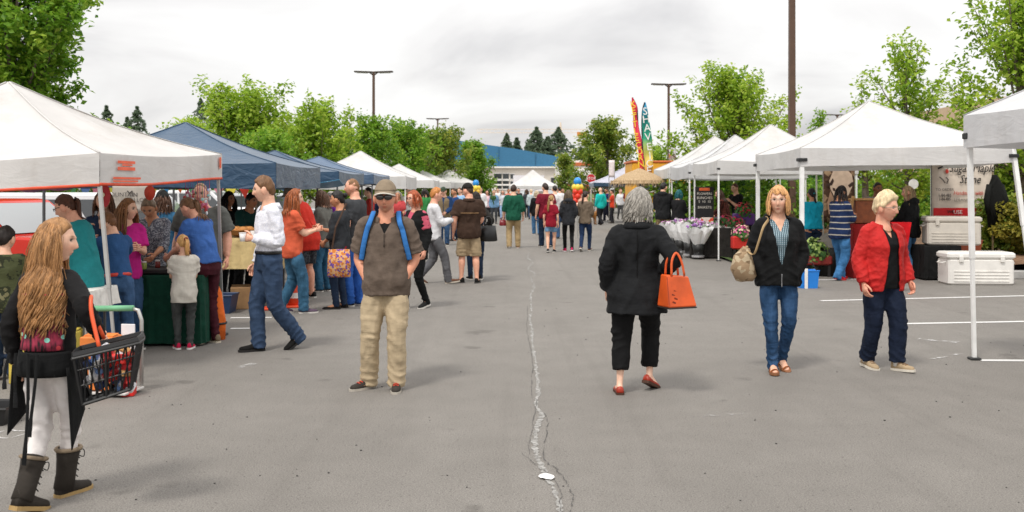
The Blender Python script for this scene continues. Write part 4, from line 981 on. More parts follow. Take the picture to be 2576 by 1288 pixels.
for i, (px, py, Z, hh, rr) in enumerate([(1275, 338, 210, 0, 3.2), (1300, 348, 215, 0, 3.0), (1350, 322, 205, 0, 5.2), (1405, 322, 200, 0, 6.0), (1378, 344, 190, 0, 3.2), (1462, 372, 180, 0, 2.5), (1333, 352, 212, 0, 3.0)]):
    x, y = AT(px, Z); conifer(['small hazy conifer left above the blue roof', 'rounded hazy conifer above the blue roof', 'tall pointed conifer above the blue roof', 'broadest dark conifer above the blue roof', 'dark conifer between the two tallest', 'dark conifer tip left of the olive tree', 'low conifer left of the tall pointed one'][i], x, y, ah(py, Z), rr, 70 + i, 2600, 'far', 'distant conifers', .8)
# greenery behind the right-hand stalls
for i in range(11):
    Z = 31 + (i % 3) * 2.5; px = 1740 + i * 78; x, y = AT(px, Z)
    shrub('leafy_shrub', f'mass of green leaves seen under the white canopies, {["first","second","third","fourth","fifth","sixth","seventh","eighth","ninth","tenth","last"][i]} from the food truck', x, y, 2.3 + .4 * math.sin(i * 2.1), 1.35, 1.2, 200 + i, ('lush', 'deep', 'bright')[i % 3], 3000, .15, cat='shrub', group='shrubs behind the stalls')
for i, (px, Z, h) in enumerate([(2530, 20.5, 1.2), (2595, 20.0, 1.25), (2560, 22.5, 1.6)]):
    x, y = AT(px, Z); shrub('golden_shrub', ['yellow-green shrub beside the leaning canopy leg', 'yellow-green shrub cut by the right edge', 'taller green shrub behind the yellow-green ones'][i], x, y, h, .75, .7, 230 + i, ('olive', 'yellow', 'lush')[i], 8000, .09, .3, group='shrubs in the mulch bed')

# ------------------------------------------------------------------ far hall with blue roof
def hall():
    Z = 150; root = empty('hall', (0, Z, 0), 0, 'long pale hall with a curved blue roof at the end of the aisle', 'building')
    L, Rr = ax(1105, Z), ax(1404, Z); base = 0; ev = ah(419, Z); wall = paint('#e6ded3', .8, .06)
    b = MB(); b.box(((L + Rr) / 2, 8, ev / 2), (Rr - L, 16, ev)); part('wall', b, wall, root)
    xs = np.linspace(L - .4, Rr + .5, 25); top = np.interp(xs, [ax(1105, Z), ax(1180, Z), ax(1300, Z), ax(1404, Z)], [ah(345, Z), ah(358, Z), ah(375, Z), ah(394, Z)])
    n = len(xs); rf = MB(); V = [(x, -.5, ev + .003) for x in xs] + [(x, -.3, t) for x, t in zip(xs, top)] + [(x, 16, t + .3) for x, t in zip(xs, top)] + [(x, 16, ev + .003) for x in xs]
    F = [(i + r * n, i + 1 + r * n, i + 1 + (r + 1) * n, i + (r + 1) * n) for r in range(3) for i in range(n - 1)] + [(0, n, 2 * n, 3 * n), (n - 1, 4 * n - 1, 3 * n - 1, 2 * n - 1)]
    rf.add(V, F); ro = part('roof', rf, paint('#2f6d92', .55, .05), root)
    sm = MB()
    for x in (ax(1347, Z), ax(1255, Z)):
        t = np.interp(x, xs, top); sm.box((x, -.5, (ev + t) / 2), (.06, .05, t - ev - .05))
    part('seam', sm, paint('#255878', .6), ro); fa = MB().box(((L + Rr) / 2, -.45, ev - .12), (Rr - L + 1, .5, .22)); part('fascia', fa, paint('#f1ece2', .7), root)
    for (a, b, c, d) in [(1243, 1262, 437, 450), (1265, 1280, 437, 450), (1284, 1294, 438, 450), (1243, 1262, 455, 463), (1265, 1280, 455, 463), (1284, 1294, 456, 463), (1250, 1262, 467, 475), (1265, 1280, 467, 475), (1404 - 18, 1404 - 4, 447, 474)]:
        x0, x1, z0, z1 = ax(a, Z), ax(b, Z), ah(d, Z), ah(c, Z)
        wd = MB().box(((x0 + x1) / 2, -.02, (z0 + z1) / 2), (x1 - x0, .1, z1 - z0)); wo_ = part('window', wd, glass((.03, .035, .04)), root)
        fr = MB(); fr.box(((x0 + x1) / 2, -.1, z0 - .06), (x1 - x0 + .24, .12, .12)); fr.box(((x0 + x1) / 2, -.1, z1 + .06), (x1 - x0 + .24, .12, .12)); part('frame', fr, paint('#f4f1ec', .6), wo_)
    bd = MB(); bd.box((ax(1330, Z), -.3, ah(461, Z)), (ax(1384, Z) - ax(1306, Z), .4, 2.4)); part('sign_board', bd, paint('#e9e6ea', .6), root)
hall()
def annex():
    Z = 135; root = empty('shop', (0, Z, 0), 0, 'white shop with an orange trim band and brick columns beside the hall', 'building')
    L, Rr = ax(1406, Z), ax(1500, Z); t = ah(403, Z); b = MB().box(((L + Rr) / 2, 6, t / 2), (Rr - L, 12, t)); part('wall', b, paint('#f0ece6', .8), root)
    o = MB().box(((L + Rr) / 2, -.06, ah(413, Z)), (Rr - L + .1, .2, .45)); part('trim', o, paint('#c9673a', .6), root)
    for px in (1428, 1478): c = MB().box((ax(px, Z), -.3, .9), (.9, .5, 2.6)); part('column', c, paint('#a24a2b', .85), root)
    for px in (1412, 1446, 1462): c = MB().box((ax(px, Z), -.05, 1.2), (.8, .12, 2.2)); part('window', c, glass(), root)
annex()
def crane():
    Z = 420; root = empty('tower_crane', (ax(1410, Z), Z, 0), 0, 'pale orange tower crane jib beyond the conifers', 'crane'); om = paint('#ead9c4', .7)
    H = ah(334, Z); m = MB(); m.box((0, 0, H / 2), (1.4, 1.4, H)); part('mast', m, om, root)
    j = MB(); x0 = ax(1200, Z) - ax(1410, Z); x1 = ax(1478, Z) - ax(1410, Z)
    for dz in (0, 1.5): j.box(((x0 + x1) / 2, 0, H + dz), (x1 - x0, .25, .2))
    for k in range(34): xx = x0 + (x1 - x0) * k / 33; j.box((xx, 0, H + .75), (.1, .1, 1.7), (0, .6 if k % 2 else -.6, 0))
    part('jib', j, om, root); cw = MB().box((x1 - 2.4, 0, H - .6), (4, 1.4, 1.8)); part('counterweight', cw, paint('#d58a3c', .7), root); a = MB().tube([(0, 0, H), (0, 0, H + 4.4)], [.7, .3], 4); part('apex', a, om, root)
crane()
def side_building():
    Z = 34; x0 = ax(2520, Z); root = empty('office_building', (x0, Z, 0), 0, 'beige building with dark window behind the right-hand shrubs', 'building')
    b = MB().box((6, 5, 2.4), (12, 10, 4.8)); part('wall', b, paint('#cdb497', .85, .05), root)
    for k in range(2):
        w = MB().box((.75 + k * .62, -.02, 1.85), (.55, .1, 1.3)); wo_ = part('window', w, glass((.03, .06, .055)), root); f = MB(); f.box((.75 + k * .62, -.08, 2.53), (.6, .1, .06)); f.box((.75 + k * .62 + .3, -.08, 1.85), (.05, .1, 1.36)); part('frame', f, paint('#d9d6cf'), wo_)
side_building()

# ------------------------------------------------------------------ lamp posts
def lamp(label, px, ptop, Z, thick=.2, arms=True, H=None):
    h = H or ah(ptop, Z); root = empty('lamp_post', (ax(px, Z), Z, 0), 0, label, 'lamp post', 'lamp posts of the car park'); m = paint('#5b4436', .6, .06)
    p = MB().tube([(0, 0, 0), (0, 0, h)], [thick * .55, thick * .45], 4, (0.71, .71, 0)); part('pole', p, m, root); b = MB().lathe([(.32, 0), (.32, .7), (.28, .75)], n=16); part('base', b, paint('#b9b4aa', .9), root)
    if arms:
        for s in (-1, 1):
            a = MB().bev((s * .55, 0, h - .02), (1.0, .34, .07), .015, (0, -s * .03, 0)); o = part('lamp_head', a, paint('#4c443d', .5), root)
            br = MB().tube([(0, 0, h - .22), (s * .22, 0, h - .05)], .035, 6); part('arm', br, m, root)
            le = MB().box((s * .62, 0, h - .075), (.6, .24, .02), (0, -s * .03, 0)); part('lens', le, paint('#cfcfc8', .4), o)
lamp('brown double lamp post rising behind the left-hand canopies', 940, 180, 54)
lamp('small far double lamp post above the olive tree', 1101, 298, 92)
lamp('double lamp post beside the feather flags', 1682, 211, 60)
lamp('thick brown pole running out of the top of the picture', 1992, 0, 30, .25, True, 9.6)
lamp('distant lamp post head peeking over the white canopy', 2106, 288, 92)
# ------------------------------------------------------------------ canopies
WHITE = fabric((.74, .73, .72), .2); WHITE2 = fabric((.70, .70, .71), .2); GREYW = fabric((.74, .72, .70), .22)
@memo
def sheen_fabric(col):
    t = NT('coated_canvas'); v = t.coord(); n = t.noise(1.4, v, 4); c = lin(col); t.base(t.ramp(n, [(.3, tuple(x * .8 for x in c[:3])), (.7, c[:3])])); t.rough(.42); t.p.inputs['Specular IOR Level'].default_value = .6
    t.p.inputs['Sheen Weight'].default_value = .12; t.p.inputs['Sheen Roughness'].default_value = .5
    nb = t.bump(t.noise(3.4, t.coord((1, 1, 2.4), (.3, .2, .5)), 4, .5, 1.2), .4, .06); t.normal(nb); return t.m
NAVY = sheen_fabric('#2a4b68'); SLATE = sheen_fabric('#4c6582')
STEEL = paint('#b9b8b5', .4, .05, 0, 6, .6); WPOLE = paint('#eeeeec', .45, .04); DPOLE = paint('#4a4b4d', .4, .05)
def tent(label, corners, eave, peak, val, mat, pole=WPOLE, trim=None, legs=(0, 1, 2, 3), splay=None, seed=0, sag=.05, vmat=None, lw=.034, res=10, peakxy=None, vent=False):
    """corners: 4 (x, y) in order; eave: height of the roof edge at each corner; peak: height; val: valance depth."""
    C = [np.array(c, float) for c in corners]; e = [eave] * 4 if np.isscalar(eave) else eave; cen = sum(C) / 4 if peakxy is None else np.array(peakxy)
    root = empty('canopy_tent', (cen[0], cen[1], 0), 0, label, 'canopy tent', 'pop-up canopies of the market'); o3 = np.array([cen[0], cen[1], 0]); r = random.Random(seed + 1); ph = [r.uniform(0, 6) for _ in range(8)]
    pk = np.array([0, 0, peak])
    def edge(i, u, w=0):
        a, b = np.r_[C[i], e[i]] - o3, np.r_[C[(i + 1) % 4], e[(i + 1) % 4]] - o3; p = a * (1 - u) + b * u; p[2] -= sag * .5 * math.sin(math.pi * u); return p
    for i in range(4):
        m = MB(); nout = nrm(np.r_[(C[i] + C[(i + 1) % 4]) / 2 - cen, 0])
        def fn(u, v, i=i):
            p = edge(i, u) * (1 - v) + pk * v; p = p.copy(); p[2] -= sag * 1.6 * math.sin(math.pi * min(1, v * 1.02)) * (.55 + .45 * abs(2 * u - 1)) * (1 if abs(2 * u - 1) < .98 else .75) + .012 * math.sin(9 * u + ph[i]) * math.sin(math.pi * v) * (1 - abs(2 * u - 1)); return tuple(p)
        m.grid(fn, res, res); rp_ = part('roof_panel', m, mat, root, smooth=True)
        sm_ = MB(); sm_.tube([np.array(fn(0, v)) + np.array([0, 0, .004]) for v in np.linspace(0, .99, 9)], [(.012, .005)] * 9, 5); part('hip_seam', sm_, mat, rp_, smooth=True)
        vm = MB()
        def fv(u, v, i=i, nout=nout):
            p = edge(i, u).copy(); rip = .012 * math.sin(13 * u + ph[i]) + .01 * math.sin(29 * u + ph[4 + i]); p += nout * (.004 + rip * v * math.sin(math.pi * u)); p[2] -= val * v * (1 + .03 * math.sin(7 * u + ph[i]) - .05 * math.sin(math.pi * u)); return tuple(p)
        vm.grid(fv, res * 2, 4); vo = part('valance', vm, vmat or mat, root, smooth=True)
        if trim is not None:
            tm = MB(); tm.tube([np.array(fv(u, 1.0)) for u in np.linspace(0, 1, 21)], [(.006, .014)] * 21, 5); part('trim_tape', tm, trim, vo, smooth=True)
    for i in legs:
        c = np.r_[C[i], 0] - o3; inn = nrm(-c) * .05; top = c + inn + np.array([0, 0, e[i] - .03]); bot = c + inn + (np.r_[splay[i], 0] if splay and i in splay else 0)
        lg = MB(); mid = bot + (top - bot) * .42; lg.tube([mid, top], lw * .62, 4, (.71, .71, 0)); lg.tube([bot, mid + (top - mid) * .06], lw * .48, 4, (.71, .71, 0)); lo = part('leg', lg, pole, root)
        ft = MB(); ft.bev(bot + np.array([0, 0, .012]), (.10, .10, .024), .006); part('foot', ft, paint('#2a2a2a', .6), lo)
        jb = MB(); jb.bev(top - np.array([0, 0, val * .55]), (lw * 2.0, lw * 2.0, .06), .008); part('joint', jb, paint('#222324', .6), lo)
    tb = MB()
    for i in range(4):
        a, b = edge(i, 0), edge(i, 1); a = a + nrm(np.r_[-a[:2], 0]) * .06; b = b + nrm(np.r_[-b[:2], 0]) * .06
        for k in range(2):
            q0, q1 = a + (b - a) * k / 2, a + (b - a) * (k + 1) / 2; dz = np.array([0, 0, -.28]); z0 = np.array([0, 0, -.06])
            tb.tube([q0 + z0, q1 + dz], .011, 4); tb.tube([q0 + dz, q1 + z0], .011, 4)
    for i in range(4): tb.tube([edge(i, 0) * .97 + np.array([0, 0, -.05]), pk + np.array([0, 0, -.06])], .011, 4)
    part('truss', tb, pole, root)
    if vent:
        vc = MB()
        for i in range(4):
            a, b = edge(i, 0), edge(i, 1); f = .80; A, B = pk + (a - pk) * (1 - f) * 1.25, pk + (b - pk) * (1 - f) * 1.25; up = np.array([0, 0, .022]); A = A + up; B = B + up
            vc.add([pk + up * .6, A, B, A - np.array([0, 0, .018]), B - np.array([0, 0, .018])], [(0, 1, 2), (1, 3, 4, 2)])
        part('vent_cap', vc, mat, root)
    return root
def sq(x0, x1, y0, y1): return [(x0, y0), (x1, y0), (x1, y1), (x0, y1)]
TRIM = paint('#d9502f', .6)
T1 = tent('light grey canopy with orange-red edge tape, left foreground', [(-6.5, 8.3), (-3.50, 8.45), (-3.28, 11.25), (-6.3, 11.3)], [1.80, 1.955, 2.04, 2.0], 2.70, .27, GREYW, STEEL, TRIM, splay={1: (.22, -.1), 2: (.06, 0)}, seed=1, sag=.06, res=14, peakxy=(-4.93, 9.75))
# printed orange marks on the grey canopy's valance
def t1mark(xa, xb, za, zb, f0, off=.012):
    # a flat printed block on the aisle-side valance of the grey canopy (between its two aisle corners)
    a, b = np.array([-3.50, 8.45]), np.array([-3.28, 11.25]); d = b - a; n = nrm(np.array([d[1], -d[0]])); m = MB(); V = []
    for u in np.linspace(f0[0], f0[1], 7):
        for z in (za, zb):
            p = a + d * u + n * off; V.append((p[0] + 4.93, p[1] - 9.75, z - .03 * math.sin(math.pi * u) + .085 * u))
    m.add(V, [(2 * i, 2 * i + 2, 2 * i + 3, 2 * i + 1) for i in range(6)]); part('printed_mark', m, paint('#e8694a', .7), T1)
for za, zb, f in ((1.875, 1.90, (.10, .22)), (1.855, 1.87, (.13, .20)), (1.815, 1.845, (.10, .22)), (1.735, 1.755, (.07, .26)), (1.71, 1.725, (.07, .24)), (1.80, 1.925, (.955, .975))): t1mark(0, 0, za, zb, f, .022)
tent('navy blue canopy next to the grey one', [(-6.35, 13.4), (-3.2, 13.5), (-3.2, 16.6), (-6.35, 16.6)], [2.02, 2.0, 2.0, 2.0], 2.66, .34, NAVY, DPOLE, seed=2, peakxy=(-4.95, 15.1))
tent('second, smaller-looking navy canopy farther along the left row', sq(-6.3, -3.2, 18.4, 21.5), 1.97, 2.42, .22, NAVY, DPOLE, seed=3)
tent('faded slate blue canopy before the first white one', sq(-6.3, -3.2, 23.0, 26.0), 1.98, 2.45, .22, SLATE, DPOLE, seed=4)
tent('peaked white canopy just beyond the blue canopies', sq(-6.25, -3.1, 29.2, 32.3), 2.02, 2.82, .38, WHITE, seed=5)
tent('second peaked white canopy down the left row', sq(-6.2, -3.1, 39.5, 42.5), 2.0, 2.68, .3, WHITE, seed=6, res=6)
tent('third peaked white canopy, half hidden, in the left row', sq(-6.2, -3.1, 50.5, 53.5), 2.0, 2.62, .3, WHITE, seed=7, res=6)
tent('farthest white canopy of the left row, jutting into the aisle', sq(-5.0, -2.0, 53.8, 57.0), 2.0, 2.75, .32, WHITE, seed=8, res=6)
tent('white canopy closing the far end of the aisle', sq(-.2, 2.9, 63.5, 66.5), 1.85, 2.9, .2, WHITE, seed=9, res=6)
tent('big white canopy over the candy stall on the right', [(5.14, 17.75), (8.80, 17.4), (8.9, 21.0), (5.14, 21.0)], [2.38, 2.44, 2.40, 2.36], 3.36, .33, WHITE, WPOLE, splay={1: (.28, -.1)}, seed=11, sag=.06, res=14, lw=.08, peakxy=(6.95, 19.4))
tent('white canopy above the flower stall', sq(4.68, 7.9, 22.7, 25.75), 2.30, 3.22, .30, WHITE, WPOLE, seed=12, sag=.08, lw=.04)
tent('white canopy behind the flower stall canopy', sq(4.66, 7.8, 26.3, 29.3), 2.30, 3.16, .36, WHITE2, WPOLE, seed=13, sag=.12, lw=.04)
tent('rearmost white canopy of the right row', sq(4.7, 8.1, 29.9, 33.0), 2.28, 3.32, .3, WHITE, WPOLE, seed=14, sag=.08)
tent('white canopy corner cutting into the right edge', [(4.40, 6.5), (7.5, 6.5), (7.45, 9.65), (4.38, 9.65)], 2.36, 3.35, .31, WHITE2, WPOLE, splay={3: (.05, 0)}, seed=15, sag=.05, res=12, lw=.05)
tent('grey-blue canopy with a navy edge beside the stop sign', sq(3.9, 7.1, 47.5, 50.5), 1.95, 2.7, .18, fabric('#c9c9d6', .2), DPOLE, vmat=NAVY, seed=16, res=6)
# low teal tarpaulin slung between the grey and navy canopies
tp = MB(); tp.grid(lambda u, v: (-5.2 + 2.25 * u, 17.0 + .5 * v, 1.80 - .10 * v - .05 * math.sin(3.14 * u) + .015 * math.sin(20 * u)), 16, 4); o = part('tarpaulin', tp, sheen_fabric('#2c7fa6')); sm = o.modifiers.new('t', 'SOLIDIFY'); sm.thickness = .01
tag(o, 'bright teal tarpaulin strip below the navy canopy edge', 'tarpaulin')
tp = MB(); tp.grid(lambda u, v: (-6.9 + 1.3 * u, 12.3 + .5 * v, 1.82 - .16 * v - .04 * math.sin(3.14 * u) + .015 * math.sin(20 * u)), 12, 4); o = part('tarpaulin', tp, sheen_fabric('#1f4f7c')); sm = o.modifiers.new('t', 'SOLIDIFY'); sm.thickness = .01
tag(o, 'dark blue tarpaulin hanging behind the grey canopy', 'tarpaulin')

# ------------------------------------------------------------------ flags, umbrella, truck
FACE = (R_(90), 0, 0)
def feather_flag(label, px0, Z, key, colors, letters, lcol, lsz, lean_):
    # key: list of (left px, right px, y px) outline down the flag
    root = empty('feather_flag', (ax(px0, Z), Z, 0), 0, label, 'flag', 'feather flags by the food truck'); bx = ax(px0, Z)
    K = spline(np.array(key, float), 5); m = MB(); V = []
    for i, (a, b, y) in enumerate(K):
        for u in np.linspace(0, 1, 5): V.append((ax(a + (b - a) * u, Z) - bx, .05 * math.sin(3 * u + i * .5), ah(y, Z)))
    n = len(K); m.add(V, [(i * 5 + j, i * 5 + j + 1, (i + 1) * 5 + j + 1, (i + 1) * 5 + j) for i in range(n - 1) for j in range(4)])
    t = NT('flag_cloth'); tcn = t.n('ShaderNodeTexCoord'); sx = t.n('ShaderNodeSeparateXYZ'); t.l(tcn.outputs['Generated'], sx.inputs[0]); t.base(t.ramp(sx.outputs['Z'], colors)); t.rough(.7)
    o = part('cloth', m, t.m, root, smooth=True); so_ = o.modifiers.new('t', 'SOLIDIFY'); so_.thickness = .01
    P = [(ax(key[-1][0] if lean_ < 0 else key[-1][1], Z) - bx, .03, 0)] + [(ax(a if lean_ < 0 else b, Z) - bx, .03, ah(y, Z)) for a, b, y in K[::-1]]
    p = MB().tube(P, .022, 6); part('pole', p, paint('#26272a', .5), root, smooth=True)
    for (ch, lx, ly, rot) in letters: text('letter', ch, lsz, paint(lcol, .7), root, (ax(lx, Z) - bx, -.09, ah(ly, Z)), (R_(90), R_(rot), 0), .004)
feather_flag('red feather flag with yellow letters', 1605, 34, [(1589, 1591, 245), (1590, 1602, 268), (1592, 1604, 290), (1594, 1606, 320), (1600, 1614, 355), (1606, 1618, 385), (1608, 1618, 415), (1607, 1620, 440)],
    [(0, '#e8852a'), (.12, '#d8283c'), (.5, '#e23a55'), (1, '#d81f45')], [(c, x, y, -8) for c, x, y in zip('KETTLECORN', (1591.5, 1593, 1594.5, 1596.5, 1598.5, 1601, 1604.5, 1607.5, 1610, 1612), (263, 279, 296, 313, 331, 348, 366, 382, 398, 414))], '#f2d534', .30, 1)
feather_flag('teal feather flag with white letters fading to yellow', 1630, 36, [(1622, 1624, 257), (1617, 1628, 275), (1615, 1633, 300), (1615, 1637, 330), (1617, 1641, 360), (1619, 1642, 390), (1621, 1642, 415), (1622, 1640, 440)],
    [(0, '#d8702c'), (.22, '#e9cf62'), (.38, '#b9cf6b'), (.5, '#1f9a74'), (.75, '#15847f'), (1, '#2a8fc0')], [(c, x, y, -6) for c, x, y in zip('SHAVEICE', (1622, 1624.5, 1627.5, 1629, 1632, 1634, 1633, 1632), (281, 301, 323, 345, 370, 392, 412, 430))], '#f4f1ee', .38, -1)
def banner(label, px0, px1, y0, y1, Z, col, name='banner'):
    root = empty(name, (ax((px0 + px1) / 2, Z), Z, 0), 0, label, 'banner'); w = ax(px1, Z) - ax(px0, Z); zt, zb = ah(y0, Z), ah(y1, Z)
    m = MB(); m.grid(lambda u, v: ((u - .5) * w, .015 * math.sin(7 * u), zb + (zt - zb) * v), 8, 6); o = part('sheet', m, col, root, smooth=True); s = o.modifiers.new('t', 'SOLIDIFY'); s.thickness = .008
    p = MB(); p.tube([(-w / 2, .03, 0), (-w / 2, .03, zt)], .015, 6); p.tube([(w / 2, .03, 0), (w / 2, .03, zt)], .015, 6); part('post', p, paint('#8a8680', .5), root); return root, w, zt, zb
banner('pale printed banner hung against the lamp post', 1683, 1700, 355, 412, 58.5, spots('#d8d3d6', '#a58a86', 3, .6, '#c9753a'))
banner('narrow white flag over the grey-blue canopy', 1532, 1546, 403, 446, 47, paint('#efe3e4', .7))
def food_truck():
    Z = 38; L, Rr = ax(1590, Z), ax(1742, Z); root = empty('food_truck', (0, Z, 0), 0, 'yellow food truck with a red roof edge behind the thatched umbrella', 'truck'); t = ah(408, Z); ye = paint('#e8a62c', .5, .04)
    b = MB().bev(((L + Rr) / 2, 1.2, (t + .35) / 2), (Rr - L, 2.4, t - .35), .06); part('body', b, ye, root); rr = MB().bev(((L + Rr) / 2, 1.2, t + .02), (Rr - L + .08, 2.46, .08), .02); part('roof_edge', rr, paint('#cf6a34', .5), root)
    for (a, b2, c, d) in ((1690, 1703, 455, 500), (1722, 1733, 452, 530)):
        w = MB().box(((ax(a, Z) + ax(b2, Z)) / 2, -.02, (ah(c, Z) + ah(d, Z)) / 2), (ax(b2, Z) - ax(a, Z), .06, ah(c, Z) - ah(d, Z))); part('poster', w, spots('#efe6d8', '#27607a', 5, .55, '#7a3a20'), root)
    sh = MB().bev((ax(1640, Z), -.2, ah(482, Z)), (1.2, .4, .06), .01); part('counter', sh, paint('#c8c4bc', .4), root)
    wd = MB().box((ax(1640, Z), -.01, ah(462, Z)), (1.1, .06, .5)); part('hatch', wd, glass(), root)
    for xx in (L + .6, Rr - .6): wh = MB().tube([(xx, -.02, .36), (xx, .25, .36)], .36, 18); part('wheel', wh, paint('#1d1d1e', .8), root)
food_truck()
def thatch():
    Z = 31.5; cx = ax(1608, Z); root = empty('thatched_umbrella', (cx, Z, 0), 0, 'straw thatched umbrella behind the grey-haired woman', 'umbrella'); rng = np.random.default_rng(5); R0 = ax(1682, Z) - cx; zt, ze = ah(428, Z), ah(470, Z)
    p = MB().tube([(0, 0, 0), (0, 0, zt)], .03, 8); part('pole', p, paint('#8a6a45', .8), root)
    prof = [(.03, zt + .06), (.22, zt - .02), (.5, zt - .13), (R0 * .78, ze + .27), (R0 * .97, ze + .15), (R0, ze + .1)]; b = MB().lathe([(a, z) for a, z in prof], n=40, cap=False); t = NT('straw'); n = t.noise(30, t.coord((1, 1, .3)), 4, .7); t.base(t.ramp(n, [(.3, (.30, .19, .09)), (.7, (.62, .46, .28))])); t.rough(.95); t.normal(t.bump(n, 1, .03)); th = part('thatch', b, t.m, root, smooth=True)
    fr = MB()
    for k in range(260):
        a = k / 260 * 6.283 + rng.normal() * .01; r0 = R0 * rng.uniform(.9, 1.0); z0 = ze + .2; z1 = ze - rng.uniform(-.03, .06); w = .02
        fr.add([(r0 * math.cos(a - w), r0 * math.sin(a - w), z0), (r0 * math.cos(a + w), r0 * math.sin(a + w), z0), (r0 * 1.05 * math.cos(a), r0 * 1.05 * math.sin(a), z1)], [(0, 1, 2)])
    o = part('fringe', fr, t.m, root); o['kind'] = 'stuff'
thatch()
# ------------------------------------------------------------------ signs and balloons
def octagon(r, y): return [(r * math.cos(R_(22.5 + 45 * k)), y, r * math.sin(R_(22.5 + 45 * k))) for k in range(8)]
def stop_sign(label, px, py, Z, r):
    root = empty('stop_sign', (ax(px, Z), Z, 0), 0, label, 'road sign', 'stop signs'); z = ah(py, Z); p = MB().tube([(0, .04, 0), (0, .04, z + r * .8)], .03, 6); part('post', p, paint('#b5b3ae', .5), root)
    for nm, rr, yy, c in (('border', r, 0, '#ece9e6'), ('face', r * .93, -.012, '#c8262e')):
        m = MB(); V = octagon(rr, yy) + octagon(rr, yy + .008); m.add([(x, y, q + z) for x, y, q in V], [tuple(range(8)), tuple(range(15, 7, -1))] + [(i, (i + 1) % 8 + 0, (i + 1) % 8 + 8, i + 8) for i in range(8)]); part(nm, m, paint(c, .45), root)
    text('lettering', 'STOP', r * .78, paint('#f2efec', .5), root, (0, -.022, z), FACE, .003); return root, z
stop_sign('red stop sign among the far trees in mid-aisle', 1487, 449, 56, .27)
s2, z2 = stop_sign('red stop sign under the big white canopy', 2283, 424, 30, .20)
tg = MB().bev((0, 0, z2 - .32), (.24, .012, .1), .004); part('plate', tg, paint('#eae7e4', .5), s2)
sb = empty('white_sign', (ax(2298, 24), 24, 0), 0, 'small round white sign beside the stop sign', 'sign'); part('post', MB().tube([(0, .02, 0), (0, .02, 1.9)], .02, 6), STEEL, sb); part('disc', MB().tube([(0, 0, ah(463, 24)), (0, .01, ah(463, 24))], .12, 18), paint('#e9e7e5', .5), sb)
def balloons(label, px, Z, cols, ytop, ybot, n):
    root = empty('balloon_column', (ax(px, Z), Z, 0), 0, label, 'balloons', 'balloon columns'); r = random.Random(n)
    zt, zb = ah(ytop, Z), ah(ybot, Z); part('pole', MB().tube([(0, 0, 0), (0, 0, zt - .1)], .02, 6), STEEL, root)
    def bl(x, y, z, rad, c): part('balloon', MB().ball((x, y, z), (rad, rad, rad * 1.12), 12, 9), paint(c, .25, .03), root, smooth=True)
    bl(0, 0, zt - .13, .13, cols[0])
    rows = int((zt - .3 - zb) / .15)
    for k in range(rows):
        z = zt - .32 - k * .15
        for a in range(4): an = a * 1.571 + k * .785; bl(.10 * math.cos(an), .10 * math.sin(an), z, .10, cols[1] if k < 1 else (cols[2] if (a + k) % 5 else '#f0b9a0'))
balloons('red and yellow balloon column with a blue ball on top, right of the aisle', 1453, 33, ('#2a8fdc', '#f0cf45', '#e23a24'), 447, 545, 3)
balloons('balloon column with a blue ball behind the brown-shirted man', 1197, 40, ('#2a8fdc', '#f0cf45', '#e2b93a'), 453, 520, 5)
# candy stall banner
def candy_banner():
    Z = 20.6; px0, px1 = 2345, 2500; root, w, zt, zb = banner('cream stall banner with black script lettering and a red band', px0, px1, 405, 552, Z, paint('#d9ccbd', .8, .05)); cx = 2422.5
    def X(px): return ax(px, Z) - ax(cx, Z)
    bm = MB(); bm.grid(lambda u, v: (X(2347) + (X(2498) - X(2347)) * u, -.02, ah(543, Z) + (ah(523, Z) - ah(543, Z)) * v), 6, 2); part('red_band', bm, paint('#c9191f', .7, .05), root)
    bk = paint('#141212', .7); rd = paint('#c0392b', .7); gy = paint('#6d6660', .7)
    def tx(s, px, py, sz, m, sh=0, sx=1): text('lettering', s, sz, m, root, (X(px), -.03, ah(py, Z)), FACE, .002, 'CENTER', sh, sx)
    tx('Sugar Maple', 2443, 423, .27, bk, .35, .72); tx('Stone', 2438, 452, .25, bk, .35, .75); tx('Handmade with Love', 2447, 486, .12, rd, .25, .8); tx('LEBANON, OREGON', 2447, 503, .085, gy)
    tx('TO ORDER', 2375, 477, .075, gy); tx('1-84-485', 2375, 492, .10, bk, 0, .75); tx('1-84-485', 2375, 501, .09, bk, 0, .75); tx('USE', 2408, 534, .11, paint('#f2ece6')); tx('ysta', 2452, 535, .11, paint('#f2ece6')); tx('WE', 2390, 533, .09, bk); tx('ONE', 2476, 536, .09, bk)
    lo = MB()
    lo.tube([(X(2358), -.03, ah(424, Z)), (X(2372), -.03, ah(418, Z)), (X(2384), -.03, ah(424, Z))], [(.012, .02), (.03, .01), (.008, .01)], 6); part('emblem_line', lo, bk, root)
    part('emblem_dot', MB().ball((X(2381), -.025, ah(431, Z)), (.035, .006, .05), 10, 6), rd, root)
    for pts in ([(2362, 445), (2370, 452), (2376, 460)], [(2378, 446), (2384, 452), (2380, 462)]): part('emblem_line', MB().tube([(X(a), -.03, ah(b, Z)) for a, b in pts], .012, 5), gy, root)
candy_banner()
